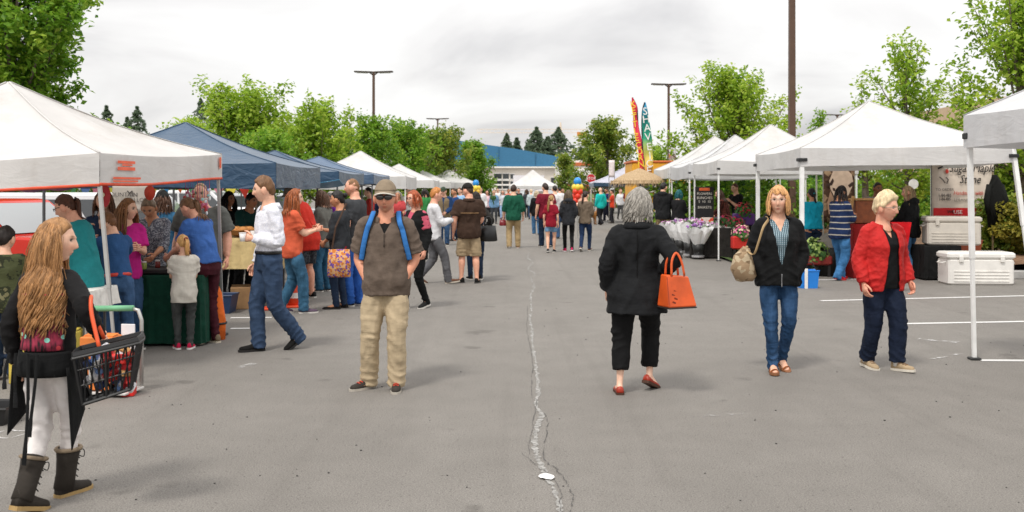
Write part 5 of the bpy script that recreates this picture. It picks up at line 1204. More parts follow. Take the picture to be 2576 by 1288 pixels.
def goat_banner():
    Z = 22.0; root, w, zt, zb = banner('brown photo banner of a horned animal behind the navy-jacketed woman', 2072, 2150, 418, 560, Z, spots('#4a3527', '#6e5340', 9, .5, '#8a7258')); cx = 2111
    def X(px): return ax(px, Z) - ax(cx, Z)
    def blob(pts, c, y):
        m = MB(); m.add([(X(a), y, ah(b, Z)) for a, b in pts], [tuple(range(len(pts)))[::-1]]); part('print', m, c, root)
    blob([(2085, 455), (2095, 430), (2112, 420), (2128, 424), (2142, 440), (2146, 462), (2134, 490), (2116, 505), (2098, 495), (2088, 475)], paint('#c2aa94', .8, .08), -.022)
    blob([(2076, 463), (2086, 461), (2094, 448), (2097, 455), (2092, 466), (2080, 468)], paint('#35231a', .8), -.026)
    blob([(2132, 466), (2142, 458), (2148, 459), (2146, 466), (2136, 472)], paint('#35231a', .8), -.026); blob([(2093, 472), (2100, 474), (2101, 481), (2095, 480)], paint('#3a2218', .8), -.026)
    blob([(2088, 480), (2096, 498), (2094, 530), (2084, 540), (2080, 510)], paint('#9c7b62', .8, .1), -.024)
goat_banner()
# menu board and stall table by the flowers
def menu_board():
    Z = 24.2; x = ax(1772, Z); root = empty('menu_board', (x, Z, 0), 0, 'black menu board with orange heading beside the flower stall', 'menu board'); w = ax(1795, Z) - ax(1752, Z); zt, zb = ah(470, Z), ah(547, Z)
    part('board', MB().bev((0, 0, (zt + zb) / 2), (w, .03, zt - zb), .006), paint('#121212', .6), root); part('heading', MB().bev((0, -.02, zt - .06), (w * .62, .01, .07), .003), paint('#c95a2a', .6), root)
    wh = paint('#cfcac0', .7)
    for k, (s, z) in enumerate((('FLOWERS', .17), ('BUNCHES', .27), ('5  10  15', .36), ('BASKETS', .5))): text('lettering', s, .085, wh, root, (0, -.022, zt - z), FACE, .002)
    part('photo_panel', MB().bev((.06, -.03, zb - .14), (w * .72, .03, .28), .005), spots('#e6d7cd', '#c98a78', 16, .5, '#d8553a'), root); p = MB(); p.tube([(-w / 2, 0, 0), (-w / 2, 0, zt)], .02, 6); p.tube([(w / 2, 0, 0), (w / 2, 0, zt)], .02, 6); part('post', p, paint('#1b1b1b', .6), root)
menu_board()
def cloth_table(name, label, cx, cy, w, d, h, mat, topmat=None, rz=0, drop=None, cat='table', legs=True):
    root = empty(name, (cx, cy, 0), rz, label, cat); drop = h - .03 if drop is None else drop
    part('table_top', MB().bev((0, 0, h - .02), (w - .02, d - .02, .035), .008), topmat or paint('#cfcac2', .6), root)
    m = MB(); n = 72; per = 2 * (w + d); V = []
    for k in range(n):
        s = k / n * per
        if s < w: p = (-w / 2 + s, -d / 2)
        elif s < w + d: p = (w / 2, -d / 2 + s - w)
        elif s < 2 * w + d: p = (w / 2 - (s - w - d), d / 2)
        else: p = (-w / 2, d / 2 - (s - 2 * w - d))
        for q, zz in enumerate((h + .002, h - .02, h - drop * .5, h - drop)):
            o = (0, .006, .015, .028)[q] + (.012 * math.sin(k * 1.3) + .009 * math.sin(k * 2.9 + 1)) * q / 3; f = 1 + o / max(abs(p[0]) + .001, .3); V.append((p[0] * (1 + 2 * o / w), p[1] * (1 + 2 * o / d), zz))
    F = [(4 * k + q, 4 * k + q + 1, 4 * ((k + 1) % n) + q + 1, 4 * ((k + 1) % n) + q) for k in range(n) for q in range(3)] + [tuple(4 * k for k in range(n))]; m.add(V, F); part('tablecloth', m, mat, root)
    if legs:
        for sx in (-1, 1):
            for sy in (-1, 1): part('leg', MB().tube([(sx * (w / 2 - .08), sy * (d / 2 - .08), 0), (sx * (w / 2 - .08), sy * (d / 2 - .08), h - .04)], .014, 6), DPOLE, root)
    return root
cloth_table('stall_table', 'dark-skirted table below the menu board', ax(1785, 23.8), 23.8, .95, .6, .72, cloth('#2b2826'))
cloth_table('stall_table', 'table with dark green cloth under the grey canopy', -3.78, 10.75, 1.05, .62, .74, cloth('#0b3b2c', .2), None)
tr = MB(); tr.bev((-3.78, 10.74, .775), (1.0, .5, .05), .01); o = part('display_tray', tr, paint('#1c1a19', .6)); tag(o, 'shallow black display tray on the green table', 'tray')
cloth_table('stall_table', 'table with pale yellow cloth behind the white-shirted man', ax(600, 13.9), 13.9, 1.3, .7, .98, cloth('#cdb682'), drop=.42)
bw = MB(); bw.lathe([(.05, 0), (.2, .04), (.26, .1), (.25, .105), (.18, .05), (.02, .02)], (ax(610, 13.75), 13.75, .985), 18); tag(part('bread_basket', bw, paint('#a8743e', .8, .2, .5)), 'round straw basket on the yellow table', 'basket')
br = MB()
for k in range(5): br.ball((ax(610, 13.75) + .1 * math.cos(k * 1.26), 13.75 + .1 * math.sin(k * 1.26), 1.09), (.07, .05, .045), 8, 6)
o = part('bread_rolls', br, paint('#c98a4a', .7, .2)); tag(o, 'golden bread rolls heaped in the straw basket', 'bread', kind='stuff')
def bin_(name, label, x, y, w, d, h, col, cat='crate', rz=0, z0=0, taper=.85):
    root = empty(name, (x, y, z0), rz, label, cat); m = MB(); V = []
    for zz, k in ((0, taper), (h, 1), (h, .93), (.02, taper * .93)):
        for sx, sy in ((-1, -1), (1, -1), (1, 1), (-1, 1)): V.append((sx * w / 2 * k, sy * d / 2 * k, zz))
    m.add(V, [(0, 3, 2, 1)] + [(4 * r + i, 4 * r + (i + 1) % 4, 4 * r + 4 + (i + 1) % 4, 4 * r + 4 + i) for r in range(3) for i in range(4)] + [(12, 13, 14, 15)]); part('tub', m, paint(col, .45, .05), root)
    rm = MB(); rm.tube([(-w / 2, -d / 2, h), (w / 2, -d / 2, h), (w / 2, d / 2, h), (-w / 2, d / 2, h), (-w / 2, -d / 2, h)], .012, 6); part('rim', rm, paint(col, .4, .05), root); return root
bin_('plastic_crate', 'dark blue plastic crate under the yellow table', ax(592, 14.2), 13.3, .5, .36, .24, '#22395c')
bk = bin_('bucket', 'bright blue square bucket with a white strap, in front of the stall', ax(2031, 16.6), 16.6, .32, .26, .29, '#1f7fd8', 'bucket')
part('strap', MB().box((-.06, -.135, .16), (.05, .02, .34)), paint('#efece6', .6), bk); part('handle', MB().tube([(-.15, 0, .29), (-.08, 0, .42), (.08, 0, .42), (.15, 0, .29)], .008, 6), paint('#2a2624', .5), bk)
# coolers, black cloth stand, jackets
def cooler(label, x, y, w, d, h, col, z0, rz=0):
    root = empty('cooler', (x, y, z0), rz, label, 'cooler'); m = MB(); V = []
    for zz, k in ((0, .93), (h * .78, 1)):
        c = .04
        for sx, sy in ((-1, -1), (1, -1), (1, 1), (-1, 1)): V.append((sx * w / 2 * k, sy * d / 2 * k, zz))
    b = MB().bev((0, 0, h * .40), (w * .96, d * .95, h * .80), .03); part('tub', b, paint(col, .4, .03), root); l = MB().bev((0, 0, h * .90), (w, d, h * .20), .03); lo = part('lid', l, paint(col, .4, .03), root)
    for sx in (-.3, .3): part('latch', MB().bev((sx * w, -d / 2 - .004, h * .80), (.07, .03, .11), .008), paint(col, .5, .06), lo)
    for sx in (-1, 1): part('handle', MB().tube([(sx * w * .485, -d * .25, h * .7), (sx * (w * .485 + .05), -d * .2, h * .66), (sx * (w * .485 + .05), d * .2, h * .66), (sx * w * .485, d * .25, h * .7)], .012, 6), paint(col, .5), root)
    for k in range(4): part('groove', MB().box((0, -d * .475 - .004, h * (.12 + .1 * k)), (w * .8, .012, .012)), paint(col, .6, .1), root)
    return root
cooler('long white cooler on the asphalt behind the canopy leg', ax(2474, 17.0), 17.3, 1.15, .55, .56, '#e9e6e0', 0, -3)
cloth_table('draped_stand', 'low stand draped in black cloth under the grey cooler', ax(2357, 18.2), 18.25, .66, .6, .62, cloth('#141414'), cat='stand')
cooler('beige-grey cooler standing on the black-draped stand', ax(2392, 18.2), 18.2, .95, .55, .52, '#c6bfb4', .63, -12)
cr_ = bin_('orange_crate', 'flat orange-brown crate behind the long white cooler', ax(2425, 18.9), 18.9, .55, .35, .26, '#a8512e', 'crate', 0, .42); part('support', MB().box((0, 0, -.21), (.5, .3, .42)), paint('#2b2522'), cr_)
def hanging_jacket():
    Z = 20.0; x = ax(2502, Z); root = empty('hanging_jacket', (x, Z, 0), 0, 'black jacket hanging beside the banner', 'jacket')
    zt, zb = ah(440, Z), ah(572, Z); m = MB(); prof = [(zt, .05, .04), (zt - .06, .08, .06), (zt - .2, .14, .09), (zt - .4, .20, .11), (zt - .62, .21, .12), (zb, .18, .10)]
    m.tube([(.01 * k, 0, z) for k, (z, a, b) in enumerate(prof)], [(a, b) for z, a, b in prof], 18, (1, 0, 0)); o = part('body', m, cloth('#10110f'), root, smooth=True); d = o.modifiers.new('d', 'DISPLACE'); d.texture = TEXA; d.strength = .05
    for s in (-1, 1): part('sleeve', MB().tube([(s * .12, -.02, zt - .2), (s * .19, -.06, zt - .5), (s * .15, -.06, zt - .78)], [.055, .06, .05], 10), cloth('#121311'), root, smooth=True)
    part('pole', MB().tube([(0, .08, .2), (0, .08, zt + .06)], .02, 6), paint('#8a7a5c', .8), root)
hanging_jacket()
rg = MB(); rg.grid(lambda u, v: (5.72 + .62 * u + .1 * v * math.sin(u * 5), 15.9 + .12 * math.sin(u * 9) * v - .1 * u, 1.12 - (1.02 - .25 * u) * v), 18, 12); o = part('red_cloth', rg, cloth('#c5141c')); s = o.modifiers.new('t', 'SOLIDIFY'); s.thickness = .012
tag(o, 'red cloth hanging in folds beside the red-jacketed woman', 'cloth')
wb = empty('wooden_display', (ax(2180, 18.6), 18.6, 0), 0, 'wooden display cabinet on the stall counter', 'cabinet')
part('counter', MB().bev((.15, 0, .5), (1.0, .6, 1.0), .01), cloth('#8d1c1c'), wb); part('cabinet', MB().bev((0, 0, 1.22), (.52, .35, .42), .01), paint('#8d4a24', .6, .2, .3), wb); part('lid', MB().bev((0, 0, 1.455), (.56, .38, .04), .008), paint('#b98952', .6, .1), wb); part('frame_side', MB().box((-.34, -.1, 1.22), (.05, .05, .6), (0, .18, 0)), paint('#c79a5e', .6), wb)
# ------------------------------------------------------------------ flowers
def stf(o): o['kind'] = 'stuff'; return o
def petals(mb, c, r, n, rng, s=.03):
    for k in range(n):
        d = nrm(rng.normal(size=3) + np.array([0, 0, .5])); p = np.array(c) + d * r * rng.uniform(.6, 1); a = nrm(np.cross(d, rng.normal(size=3))) * s; b = nrm(np.cross(d, a)) * s
        mb.add([p - a, p + b, p + a, p - b], [(0, 1, 2, 3)])
def bouquet(label, x, y, seed, hgt=.95, cols=('#b06ac0', '#e8d6ea')):
    rng = np.random.default_rng(seed); root = empty('bouquet_bucket', (x, y, 0), seed * 37 % 360, label, 'flowers', 'wrapped bouquets in black buckets')
    part('bucket', MB().lathe([(.10, .10), (.14, .36), (.13, .36), (.09, .12)], n=14), paint('#171717', .5), root, smooth=True)
    part('caster_base', MB().lathe([(.10, .03), (.15, .05), (.15, .09), (.1, .1)], n=14), paint('#c9c9cb', .3, .05, 0, 6, .7), root)
    for k in range(3):
        a = k * 2.09 + seed; cx, cy = .05 * math.cos(a), .05 * math.sin(a); tl = np.array([.10 * math.cos(a), .10 * math.sin(a)]); m = MB(); V = []; n = 18
        for i, (zz, rr) in enumerate(((.30, .06), (.45, .12), (.6, .17), (hgt - .2, .20))):
            for j in range(n): b = 6.283 * j / n; rk = rr * (1 + .10 * math.sin(5 * b + k) * i / 3); V.append((cx + tl[0] * i / 3 + rk * math.cos(b), cy + tl[1] * i / 3 + rk * math.sin(b), zz + (.05 * math.sin(3 * b + seed) if i == 3 else 0)))
        m.add(V, [(i * n + j, i * n + (j + 1) % n, (i + 1) * n + (j + 1) % n, (i + 1) * n + j) for i in range(3) for j in range(n)]); part('paper_sleeve', m, paint((.88, .88, .88), .6, .03), root)
        gl = MB(); fl = MB(); cc = np.array([cx + tl[0], cy + tl[1], hgt - .22]); petals(gl, cc - [0, 0, .03], .15, 40, rng, .03); stf(part('leaves', gl, paint('#5d7d45', .7, .2), root))
        for q in range(7): petals(fl, cc + rng.normal(size=3) * [.08, .08, .03] + [0, 0, .06], .04, 14, rng, .026)
        stf(part('flowers', fl, paint(cols[k % 2], .7, .15), root))
for i, (px, py) in enumerate([(1692, 632), (1712, 640), (1734, 648), (1756, 652), (1776, 648), (1790, 636), (1722, 622), (1752, 628)]):
    x, y = gp(px, py); bouquet(['leftmost white-wrapped bouquet bucket at the flower stall', 'second bouquet bucket from the left', 'bouquet bucket third along the front row', 'white-wrapped bouquet bucket fourth along the front row', 'bouquet bucket next to the canopy leg', 'bouquet bucket right beside the menu table', 'left bouquet bucket of the rear pair', 'right bouquet bucket of the rear pair'][i], x, y, 30 + i, .92 + .05 * (i % 3), ('#b07ac4', '#f0e4f0') if i % 2 else ('#d9a0d0', '#f2e6ea'))
def planter(label, x, y, seed, col='#cfcac3', fl='#c01848', h=.42, w=.5, stand=.32, green=True, z0=0, fl2=None):
    rng = np.random.default_rng(seed); root = empty('flower_planter', (x, y, z0), 0, label, 'planter')
    part('pot', MB().bev((0, 0, stand + h / 2), (w, w * .7, h), .03), paint(col, .6, .06), root)
    st = MB()
    for sx in (-1, 1):
        for sy in (-1, 1): st.box((sx * w * .4, sy * w * .25, stand / 2), (.05, .05, stand))
    part('stand', st, paint('#1b1a1a', .5), root); g = MB(); f = MB(); petals(g, (0, 0, stand + h), w * .5, 260, rng, .045); stf(part('leaves', g, leafp(), root)); petals(f, (0, 0, stand + h + .04), w * .52, 130, rng, .03); stf(part('flowers', f, paint(fl, .7, .2), root))
    if fl2: f2 = MB(); petals(f2, (0, 0, stand + h + .06), w * .56, 120, rng, .03); stf(part('flowers', f2, paint(fl2, .7, .2), root))
def leafp(): return paint('#3f6b2c', .7, .3)
for i, (px, py, c, f, f2) in enumerate([(1829, 640, '#bdb7ae', '#c4214e', None), (1850, 648, '#c4bfb7', '#b51d46', None), (1868, 640, '#bdb7ae', '#c93a6a', '#e7cfa0'), (1812, 630, '#8a8780', '#d0335e', None)]):
    x, y = gp(px, py); planter(['pale grey planter of crimson flowers right of the canopy leg', 'second pale planter of crimson flowers on a black stand', 'pale planter of pink and cream flowers behind the black-jacketed woman', 'crimson flower planter left of the pale ones'][i], x, y, 60 + i, c, f, fl2=f2)
x, y = gp(1862, 655); planter('red pot overflowing with pink petunias beside the beige bag', x - .05, y - .3, 71, '#c8281f', '#c03a86', .3, .42, .28, fl2='#e3b9a8')
x, y = AT(1870, 24.5); planter('hanging mass of red geraniums under the canopy', x, y, 72, '#5b2f7c', '#c0203a', .3, .5, .75)
x, y = AT(2050, 18.8); planter('tub of feathery green herbs beside the canopy leg', x, y, 73, '#8a2a22', '#8fae52', .18, .55, .22, fl2='#a9c06a')
rk = MB(); r = random.Random(4); rk.ball((ax(2090, 20), 20, .35), (.32, .3, .42), 14, 10); o = part('grey_sack', rk, cloth('#8b857c')); d = o.modifiers.new('d', 'DISPLACE'); d.texture = TEXA; d.strength = .12; tag(o, 'crumpled grey sack by the turquoise-shirted woman', 'sack')
bb = MB(); bb.lathe([(.2, 0), (.25, .5), (.24, .52), (.18, .03)], (ax(2083, 18.9), 18.9, 0), 18); tag(part('black_tub', bb, paint('#1d1f1d', .5), smooth=True), 'black plastic tub beside the grey sack', 'tub')

# ------------------------------------------------------------------ cart, basket, cones, ornaments under the grey canopy
def hand_truck():
    root = empty('folding_cart', (-3.22, 8.15, 0), -8, 'folding grey hand cart with green grip and boxes', 'cart')
    def P(px, py, Z=8.2): return (ax(px, Z) + 3.1, 0, ah(py, Z))
    f = MB(); pts = [P(250, 1000), P(250, 800), P(262, 785)]; f.tube([(-.28, 0, .05), (-.28, 0, .60), (-.25, 0, .66)], .016, 8); f.tube([(.20, 0, .05), (.20, 0, .58), (.17, 0, .66), (.12, 0, .67)], .016, 8); f.tube([(-.28, 0, .3), (.2, 0, .3)], .012, 6); part('frame', f, STEEL, root, smooth=True)
    part('grip', MB().tube([(-.26, 0, .665), (.13, 0, .675)], .024, 8), paint('#6fae84', .6), root, smooth=True)
    part('toe_plate', MB().bev((-.04, -.14, .03), (.52, .3, .02), .005), paint('#c8c6c2', .4), root)
    for s in (-.33,): part('wheel', MB().tube([(s, .06, .06), (s + .03, .06, .06)], .06, 16), paint('#1f1f20', .7), root)
    part('board', MB().bev((.10, -.03, .40), (.12, .012, .3), .004), paint('#e3e2e4', .5), root)
hand_truck()
def mat_box(name, label, c, d, col, cat='box', rz=0): o = MB(); root = empty(name, c, rz, label, cat); part('carton', o.bev((0, 0, d[2] / 2), d, .008), paint(col, .7, .1), root); part('flap', MB().box((0, 0, d[2] + .008), (d[0] * .96, d[1] * .46, .008), (.12, 0, 0)), paint(col, .7, .1), root); return root
mat_box('orange_carton', 'orange printed carton on the folding cart', (-3.3, 8.0, .05), (.26, .2, .42), '#d97a35', rz=-8)
mat_box('red_box', 'red plastic box at the foot of the folding cart', (-3.06, 7.95, 0), (.10, .12, .22), '#d02018', rz=10)
# orange weight bag strapped to the canopy leg
ob = MB(); x, y = gp(562, 850); ob.tube([(0, 0, 0), (0, 0, .2), (-.02, 0, .5), (-.06, 0, .72)], [(.10, .09), (.105, .1), (.08, .08), (.03, .03)], 14); wbg = empty('weight_bag', (x - .05, y - .1, 0), 0, 'orange weight bag strapped to the grey canopy leg', 'bag'); part('bag', ob, cloth('#dd6a28'), wbg, smooth=True); part('strap', MB().tube([(.11 * math.cos(a), .11 * math.sin(a), .18) for a in np.linspace(0, 6.283, 15)], .012, 5), paint('#1d1b1a', .7), wbg)
def cone(label, px, py):
    x, y = gp(px, py); root = empty('traffic_cone', (x, y, 0), 12, label, 'cone', 'orange cones by the queue'); part('base', MB().bev((0, 0, .02), (.36, .36, .035), .008), paint('#e8512a', .6), root); root.scale = (.8, .8, .8); part('body', MB().lathe([(.13, .035), (.075, .25), (.03, .45), (.025, .46)], n=18), paint('#e8512a', .5), root, smooth=True); part('band', MB().lathe([(.1, .16), (.078, .25), (.076, .25), (.098, .16)], n=18, cap=False), paint('#eeebe6', .5), root)
cone('orange traffic cone behind the white-shirted man', 690, 778); cone('orange traffic cone beside the jeans of the orange-topped woman', 742, 772)
def ornament(label, px, py, Z, w, h, col):
    root = empty('hanging_ornament', (ax(px, Z), Z, 0), 0, label, 'ornament'); z = ah(py, Z)
    m = MB(); A = np.linspace(0, 2 * np.pi, 25)[:-1]; m.add([(0, -.02, z)] + [(w * math.cos(a), 0, z + h * math.sin(a) * (1 if math.sin(a) < 0 else .85)) for a in A] + [(0, .02, z)], [(0, 1 + (i + 1) % 24, 1 + i) for i in range(24)] + [(25, 1 + i, 1 + (i + 1) % 24) for i in range(24)]); part('disc', m, paint(col, .5, .15), root); part('cord', MB().tube([(0, 0, z + h * .8), (0, 0, 1.98)], .004, 4), paint('#2a2a2a'), root); return root, z
o, z = ornament('round dark red ornament hanging by the grey canopy pole', 263, 490, 9.0, .055, .115, '#a8202a'); part('eye', MB().ball((0, -.03, z), (.014, .01, .02), 8, 6), paint('#d8cfae'), o)
ornament('tapered orange-red lantern hanging under the grey canopy', 377, 484, 10.6, .06, .085, '#d0452c')
rs = random.Random(9)
sc_ = empty('bead_strings', (ax(497, 10.9), 10.9, 0), 0, 'cluster of coloured beads and charms hanging before the big man', 'ornament')
for k in range(11):
    dx_ = -.13 + .026 * k; z1 = ah(rs.uniform(475, 520), 10.9); part('cord', MB().tube([(dx_, 0, 1.9), (dx_, 0, z1)], .003, 4), paint(rs.choice(['#1f7f6a', '#b0305a', '#7a4a8c'])), sc_)
    for q in range(4): part('charm', MB().ball((dx_ + rs.uniform(-.015, .015), rs.uniform(-.02, .02), z1 - .03 * q), (rs.uniform(.012, .024), .008, rs.uniform(.012, .024)), 7, 5), paint(rs.choice(['#e6eef0', '#c46a8a', '#9fd0d0', '#b03a3a', '#e8e2da', '#c8484a']), .3), sc_)
bn, w, zt, zb = banner('pale grey stall sign hanging at the back of the grey canopy', 283, 372, 462, 535, 12.6, paint('#b8b0a6', .8, .04))
text('lettering', 'MOUNTAIN', .075, paint('#5f5a58'), bn, (-.1, -.02, ah(490, 12.6)), FACE); text('lettering', 'HOLLOW', .075, paint('#5f5a58'), bn, (.1, -.025, ah(491.5, 12.6) - .06), FACE); part('emblem', MB().tube([(-.03, -.02, ah(480, 12.6)), (0, -.02, ah(486, 12.6)), (.035, -.02, ah(480, 12.6))], .008, 5), paint('#4a4644'), bn)
# small goods on the green table and price cards
rg_ = random.Random(21)
for k in range(9):
    jx, jy = -4.2 + .1 * k + rg_.uniform(-.02, .02), 10.62 + rg_.uniform(-.1, .16); j = empty('glass_jar', (jx, jy, .80), 0, ['first', 'second', 'third', 'fourth', 'fifth', 'sixth', 'seventh', 'eighth', 'last'][k] + ' small jar from the left on the black tray', 'jar', 'jars on the green table')
    part('jar', MB().lathe([(.024, 0), (.028, .01), (.028, .06), (.022, .07)], n=12), paint(rg_.choice(['#b5762c', '#7a2a24', '#c9a24a', '#8a9a4a']), .25), j, smooth=True); part('lid', MB().lathe([(.025, .07), (.025, .085), (.0, .086)], n=12), paint('#d8d6d0', .4), j)
for k, (px, Z, h) in enumerate([(560, 13.55, .99), (640, 13.55, .99), (340, 10.45, .80)]):
    pc_ = empty('price_card', (ax(px, Z), Z, h), 0, ['small white price card at the left end of the yellow table', 'small white price card at the right end of the yellow table', 'small white price card on the green table'][k], 'card'); part('card', MB().box((0, 0, .045), (.11, .006, .09), (-.25, 0, 0)), paint('#efece6', .7), pc_); part('stand', MB().box((0, .025, .01), (.06, .05, .02)), paint('#3a3632', .6), pc_)
mat_box('brown_carton', 'brown cardboard carton under the yellow table', (ax(630, 14.0), 13.8, 0), (.42, .34, .3), '#9a7750', rz=14)
mat_box('brown_carton', 'brown cardboard carton beside the dark stall table', (ax(1812, 24.6), 24.4, 0), (.4, .32, .34), '#a07f58', rz=-20)
# white-topped vendor table at the left edge
cloth_table('stall_table', 'white-topped table at the left edge behind the girl', -4.45, 8.9, 1.6, .6, .76, cloth('#d9d6d0'), drop=.16)
bn2 = bin_('black_tub', 'black tub on the ground at the left edge', -3.72, 7.05, .42, .3, .12, '#1a1a1b', 'tub'); 
mat_box('yellow_box', 'yellow-edged box under the white-topped table', (-4.0, 8.6, 0), (.5, .4, .42), '#c9b24a')
# ------------------------------------------------------------------ parked vehicles on the left
def car(label, x, y, rz, col, kind='suv', L=4.5, Wd=1.85, Hh=1.68):
    root = empty('parked_car', (x, y, 0), rz, label, 'car', 'parked vehicles'); pm = paint(col, .22, .03, 0, 2)
    pm_p = pm
    if kind == 'suv': side = [(-.5, .32), (-.5, .60), (-.49, .64), (-.24, .66), (-.10, .985), (-.06, 1.0), (.34, 1.0), (.42, .97), (.485, .66), (.5, .6), (.5, .32)]; gl = [(-.205, .67), (-.095, .94), (.36, .94), (.45, .67)]
    elif kind == 'van': side = [(-.5, .22), (-.5, .48), (-.47, .54), (-.40, .58), (-.28, .96), (-.24, 1.0), (.47, 1.0), (.5, .96), (.5, .22)]; gl = [(-.355, .60), (-.26, .92), (.46, .92), (.46, .60)]
    b = MB(); n = len(side); V = []
    for s, ins in ((-1, .0), (1, .0)):
        for (u, v) in side: t = .12 * max(0, (v - .64) / .36) * (1 if kind == 'suv' else .5); V.append((u * L, s * Wd / 2 * (1 - t), v * Hh))
    F = [tuple(range(n - 1, -1, -1)), tuple(range(n, 2 * n))] + [(i, (i + 1) % n, (i + 1) % n + n, i + n) for i in range(n)]; b.add(V, F); bo = part('body', b, pm, root); bv = bo.modifiers.new('b', 'BEVEL'); bv.width = .05; bv.segments = 2
    for s in (-1, 1):
        m = MB(); t1, t0 = .12 * max(0, (gl[1][1] - .64) / .36) * (1 if kind == 'suv' else .5), .12 * max(0, (gl[0][1] - .64) / .36) * (1 if kind == 'suv' else .5)
        P = [(u * L, s * (Wd / 2 * (1 - (t1 if k in (1, 2) else t0)) + .012), v * Hh) for k, (u, v) in enumerate(gl)]
        cut = 2 if kind == 'suv' else 3; us = np.linspace(0, 1, cut + 1)
        for k in range(cut):
            a, c = us[k] + .015, us[k + 1] - .015; lo = lambda q: np.array(P[0]) * (1 - q) + np.array(P[3]) * q; hi = lambda q: np.array(P[1]) * (1 - q) + np.array(P[2]) * q
            m = MB(); m.add([lo(a), lo(c), hi(c), hi(a)], [(0, 1, 2, 3) if s < 0 else (3, 2, 1, 0)]); part('side_window', m, glass((.05, .055, .06), .04), root)
        part('mirror', MB().bev((-.17 * L, s * (Wd / 2 + .1), .68 * Hh), (.1, .2, .14), .03), pm, root)
        dh = MB().bev((.02 * L, s * (Wd / 2 + .012), .58 * Hh), (.2, .03, .03), .008); part('door_handle', dh, paint('#26272a', .4), root)
        for u in (-.32, .31):
            wl_ = MB().lathe([(.20, -.1), (.33, -.1), (.345, -.06), (.345, .06), (.33, .1), (.20, .1)], n=22); Vv = wl_.arr(); wl_.v = [np.stack([Vv[:, 0], Vv[:, 2] * 1.0, Vv[:, 1]], 1) + np.array([u * L, s * (Wd / 2 - .1), .345])]; w_ = part('wheel', wl_, paint('#18181a', .85), root, smooth=True)
            part('rim', MB().tube([(u * L, s * (Wd / 2 - .02), .345), (u * L, s * (Wd / 2 + .01), .345)], .2, 16), paint('#b9babd', .3, .03, 0, 6, .8), w_)
    ws = MB(); a0, a1 = (side[3], side[4]) if kind == 'suv' else (side[3], side[4]); k0, k1 = .04, .9
    def wpt(k, s, iz): u = a0[0] + (a1[0] - a0[0]) * k; v = a0[1] + (a1[1] - a0[1]) * k; return (u * L - .012, s * Wd / 2 * .84, v * Hh + .012)
    ws.add([wpt(k0, -1, 0), wpt(k0, 1, 0), wpt(k1, .93, 0), wpt(k1, -.93, 0)], [(3, 2, 1, 0)]); part('windscreen', ws, glass((.35, .37, .38), .05), root)  # pale glass colour carries the reflected sky
    part('wiper', MB().tube([wpt(.08, .2, 0), wpt(.15, -.5, 0)], .012, 5), paint('#1b1b1b'), root)
    for s in (-1, 1): part('headlight', MB().bev((-.5 * L, s * Wd * .36, .52 * Hh), (.06, .34, .14), .02), glass((.5, .5, .48), .1), root)
    part('bumper', MB().bev((-.5 * L - .02, 0, .34 * Hh), (.1, Wd * .96, .2), .03), pm if kind == 'suv' else paint('#3a3a3c', .6), root); part('grille', MB().bev((-.5 * L - .01, 0, .48 * Hh), (.05, Wd * .45, .16), .02), paint('#1c1c1e', .5), root); return root
car('red car parked behind the left-hand stall', -7.85, 14.9, 166, '#cf3022', 'suv', 4.4, 1.8, 1.50)
car('white van parked beyond the red car', -8.3, 19.3, 184, '#e8e8ea', 'van', 5.0, 1.95, 1.58)
car('faded red car parked far off at the left edge', -15.8, 30.5, 178, '#c8483e', 'suv', 4.5, 1.8, 1.6)
car('white car parked far left beyond the van', -10.2, 33, 180, '#dedfe1', 'suv', 4.5, 1.8, 1.6)
car('silver car parked under the far trees behind the navy canopy', -8.0, 34, 184, '#b9bcc0', 'suv', 4.4, 1.8, 1.5)
car('grey car parked beyond the far white canopy', 1.4, 92, 95, '#5b5f64', 'suv', 4.4, 1.8, 1.5)
car('dark car parked at the end of the aisle', 4.0, 96, 85, '#26282b', 'suv', 4.6, 1.8, 1.6)
car('white car parked before the far hall', -2.6, 98, 92, '#dcdde0', 'suv', 4.6, 1.8, 1.6)
# bunting pennants in the gap under the grey canopy
bt = empty('bunting', (-9.2, 22.5, 0), 0, 'string of coloured bunting pennants beyond the parked van', 'bunting'); rs = random.Random(2)
cols_b = ['#f0c93a', '#4aa3dc', '#e0703a', '#6cc48a', '#7a9be0', '#e88aa0', '#e8d850', '#d8402f', '#f0ede8']
P = [(-4.5 + 9 * k / 30, 0, 1.86 - .14 * math.sin(math.pi * ((k % 10) / 10))) for k in range(31)]; part('cord', MB().tube(P, .01, 4), paint('#e8e6e2'), bt)
for k in range(30):
    p = np.array(P[k]); q = np.array(P[k + 1]); m = MB(); tip = (p + q) / 2 + np.array([rs.uniform(-.08, .08), rs.uniform(-.1, .1), -.30]); m.add([p, q, tip], [(0, 1, 2)]); part('pennant', m, paint(cols_b[k % len(cols_b)], .7), bt)
post_l = [(-9.9, 24.0, .11), (-6.9, 27, .12), (-6.3, 26, .1)]
for i, (x, y, r) in enumerate(post_l): tree('street_tree', ['slim tree trunk with high crown beyond the white van', 'slim tree behind the navy canopy gap', 'slim tree right of the van'][i], x, y, 3.1, 1.0, 300 + i, 'lush', 2500, .13, .5, .8, tr=r * .7, limbs=12, cz=.72, rz_=.25)

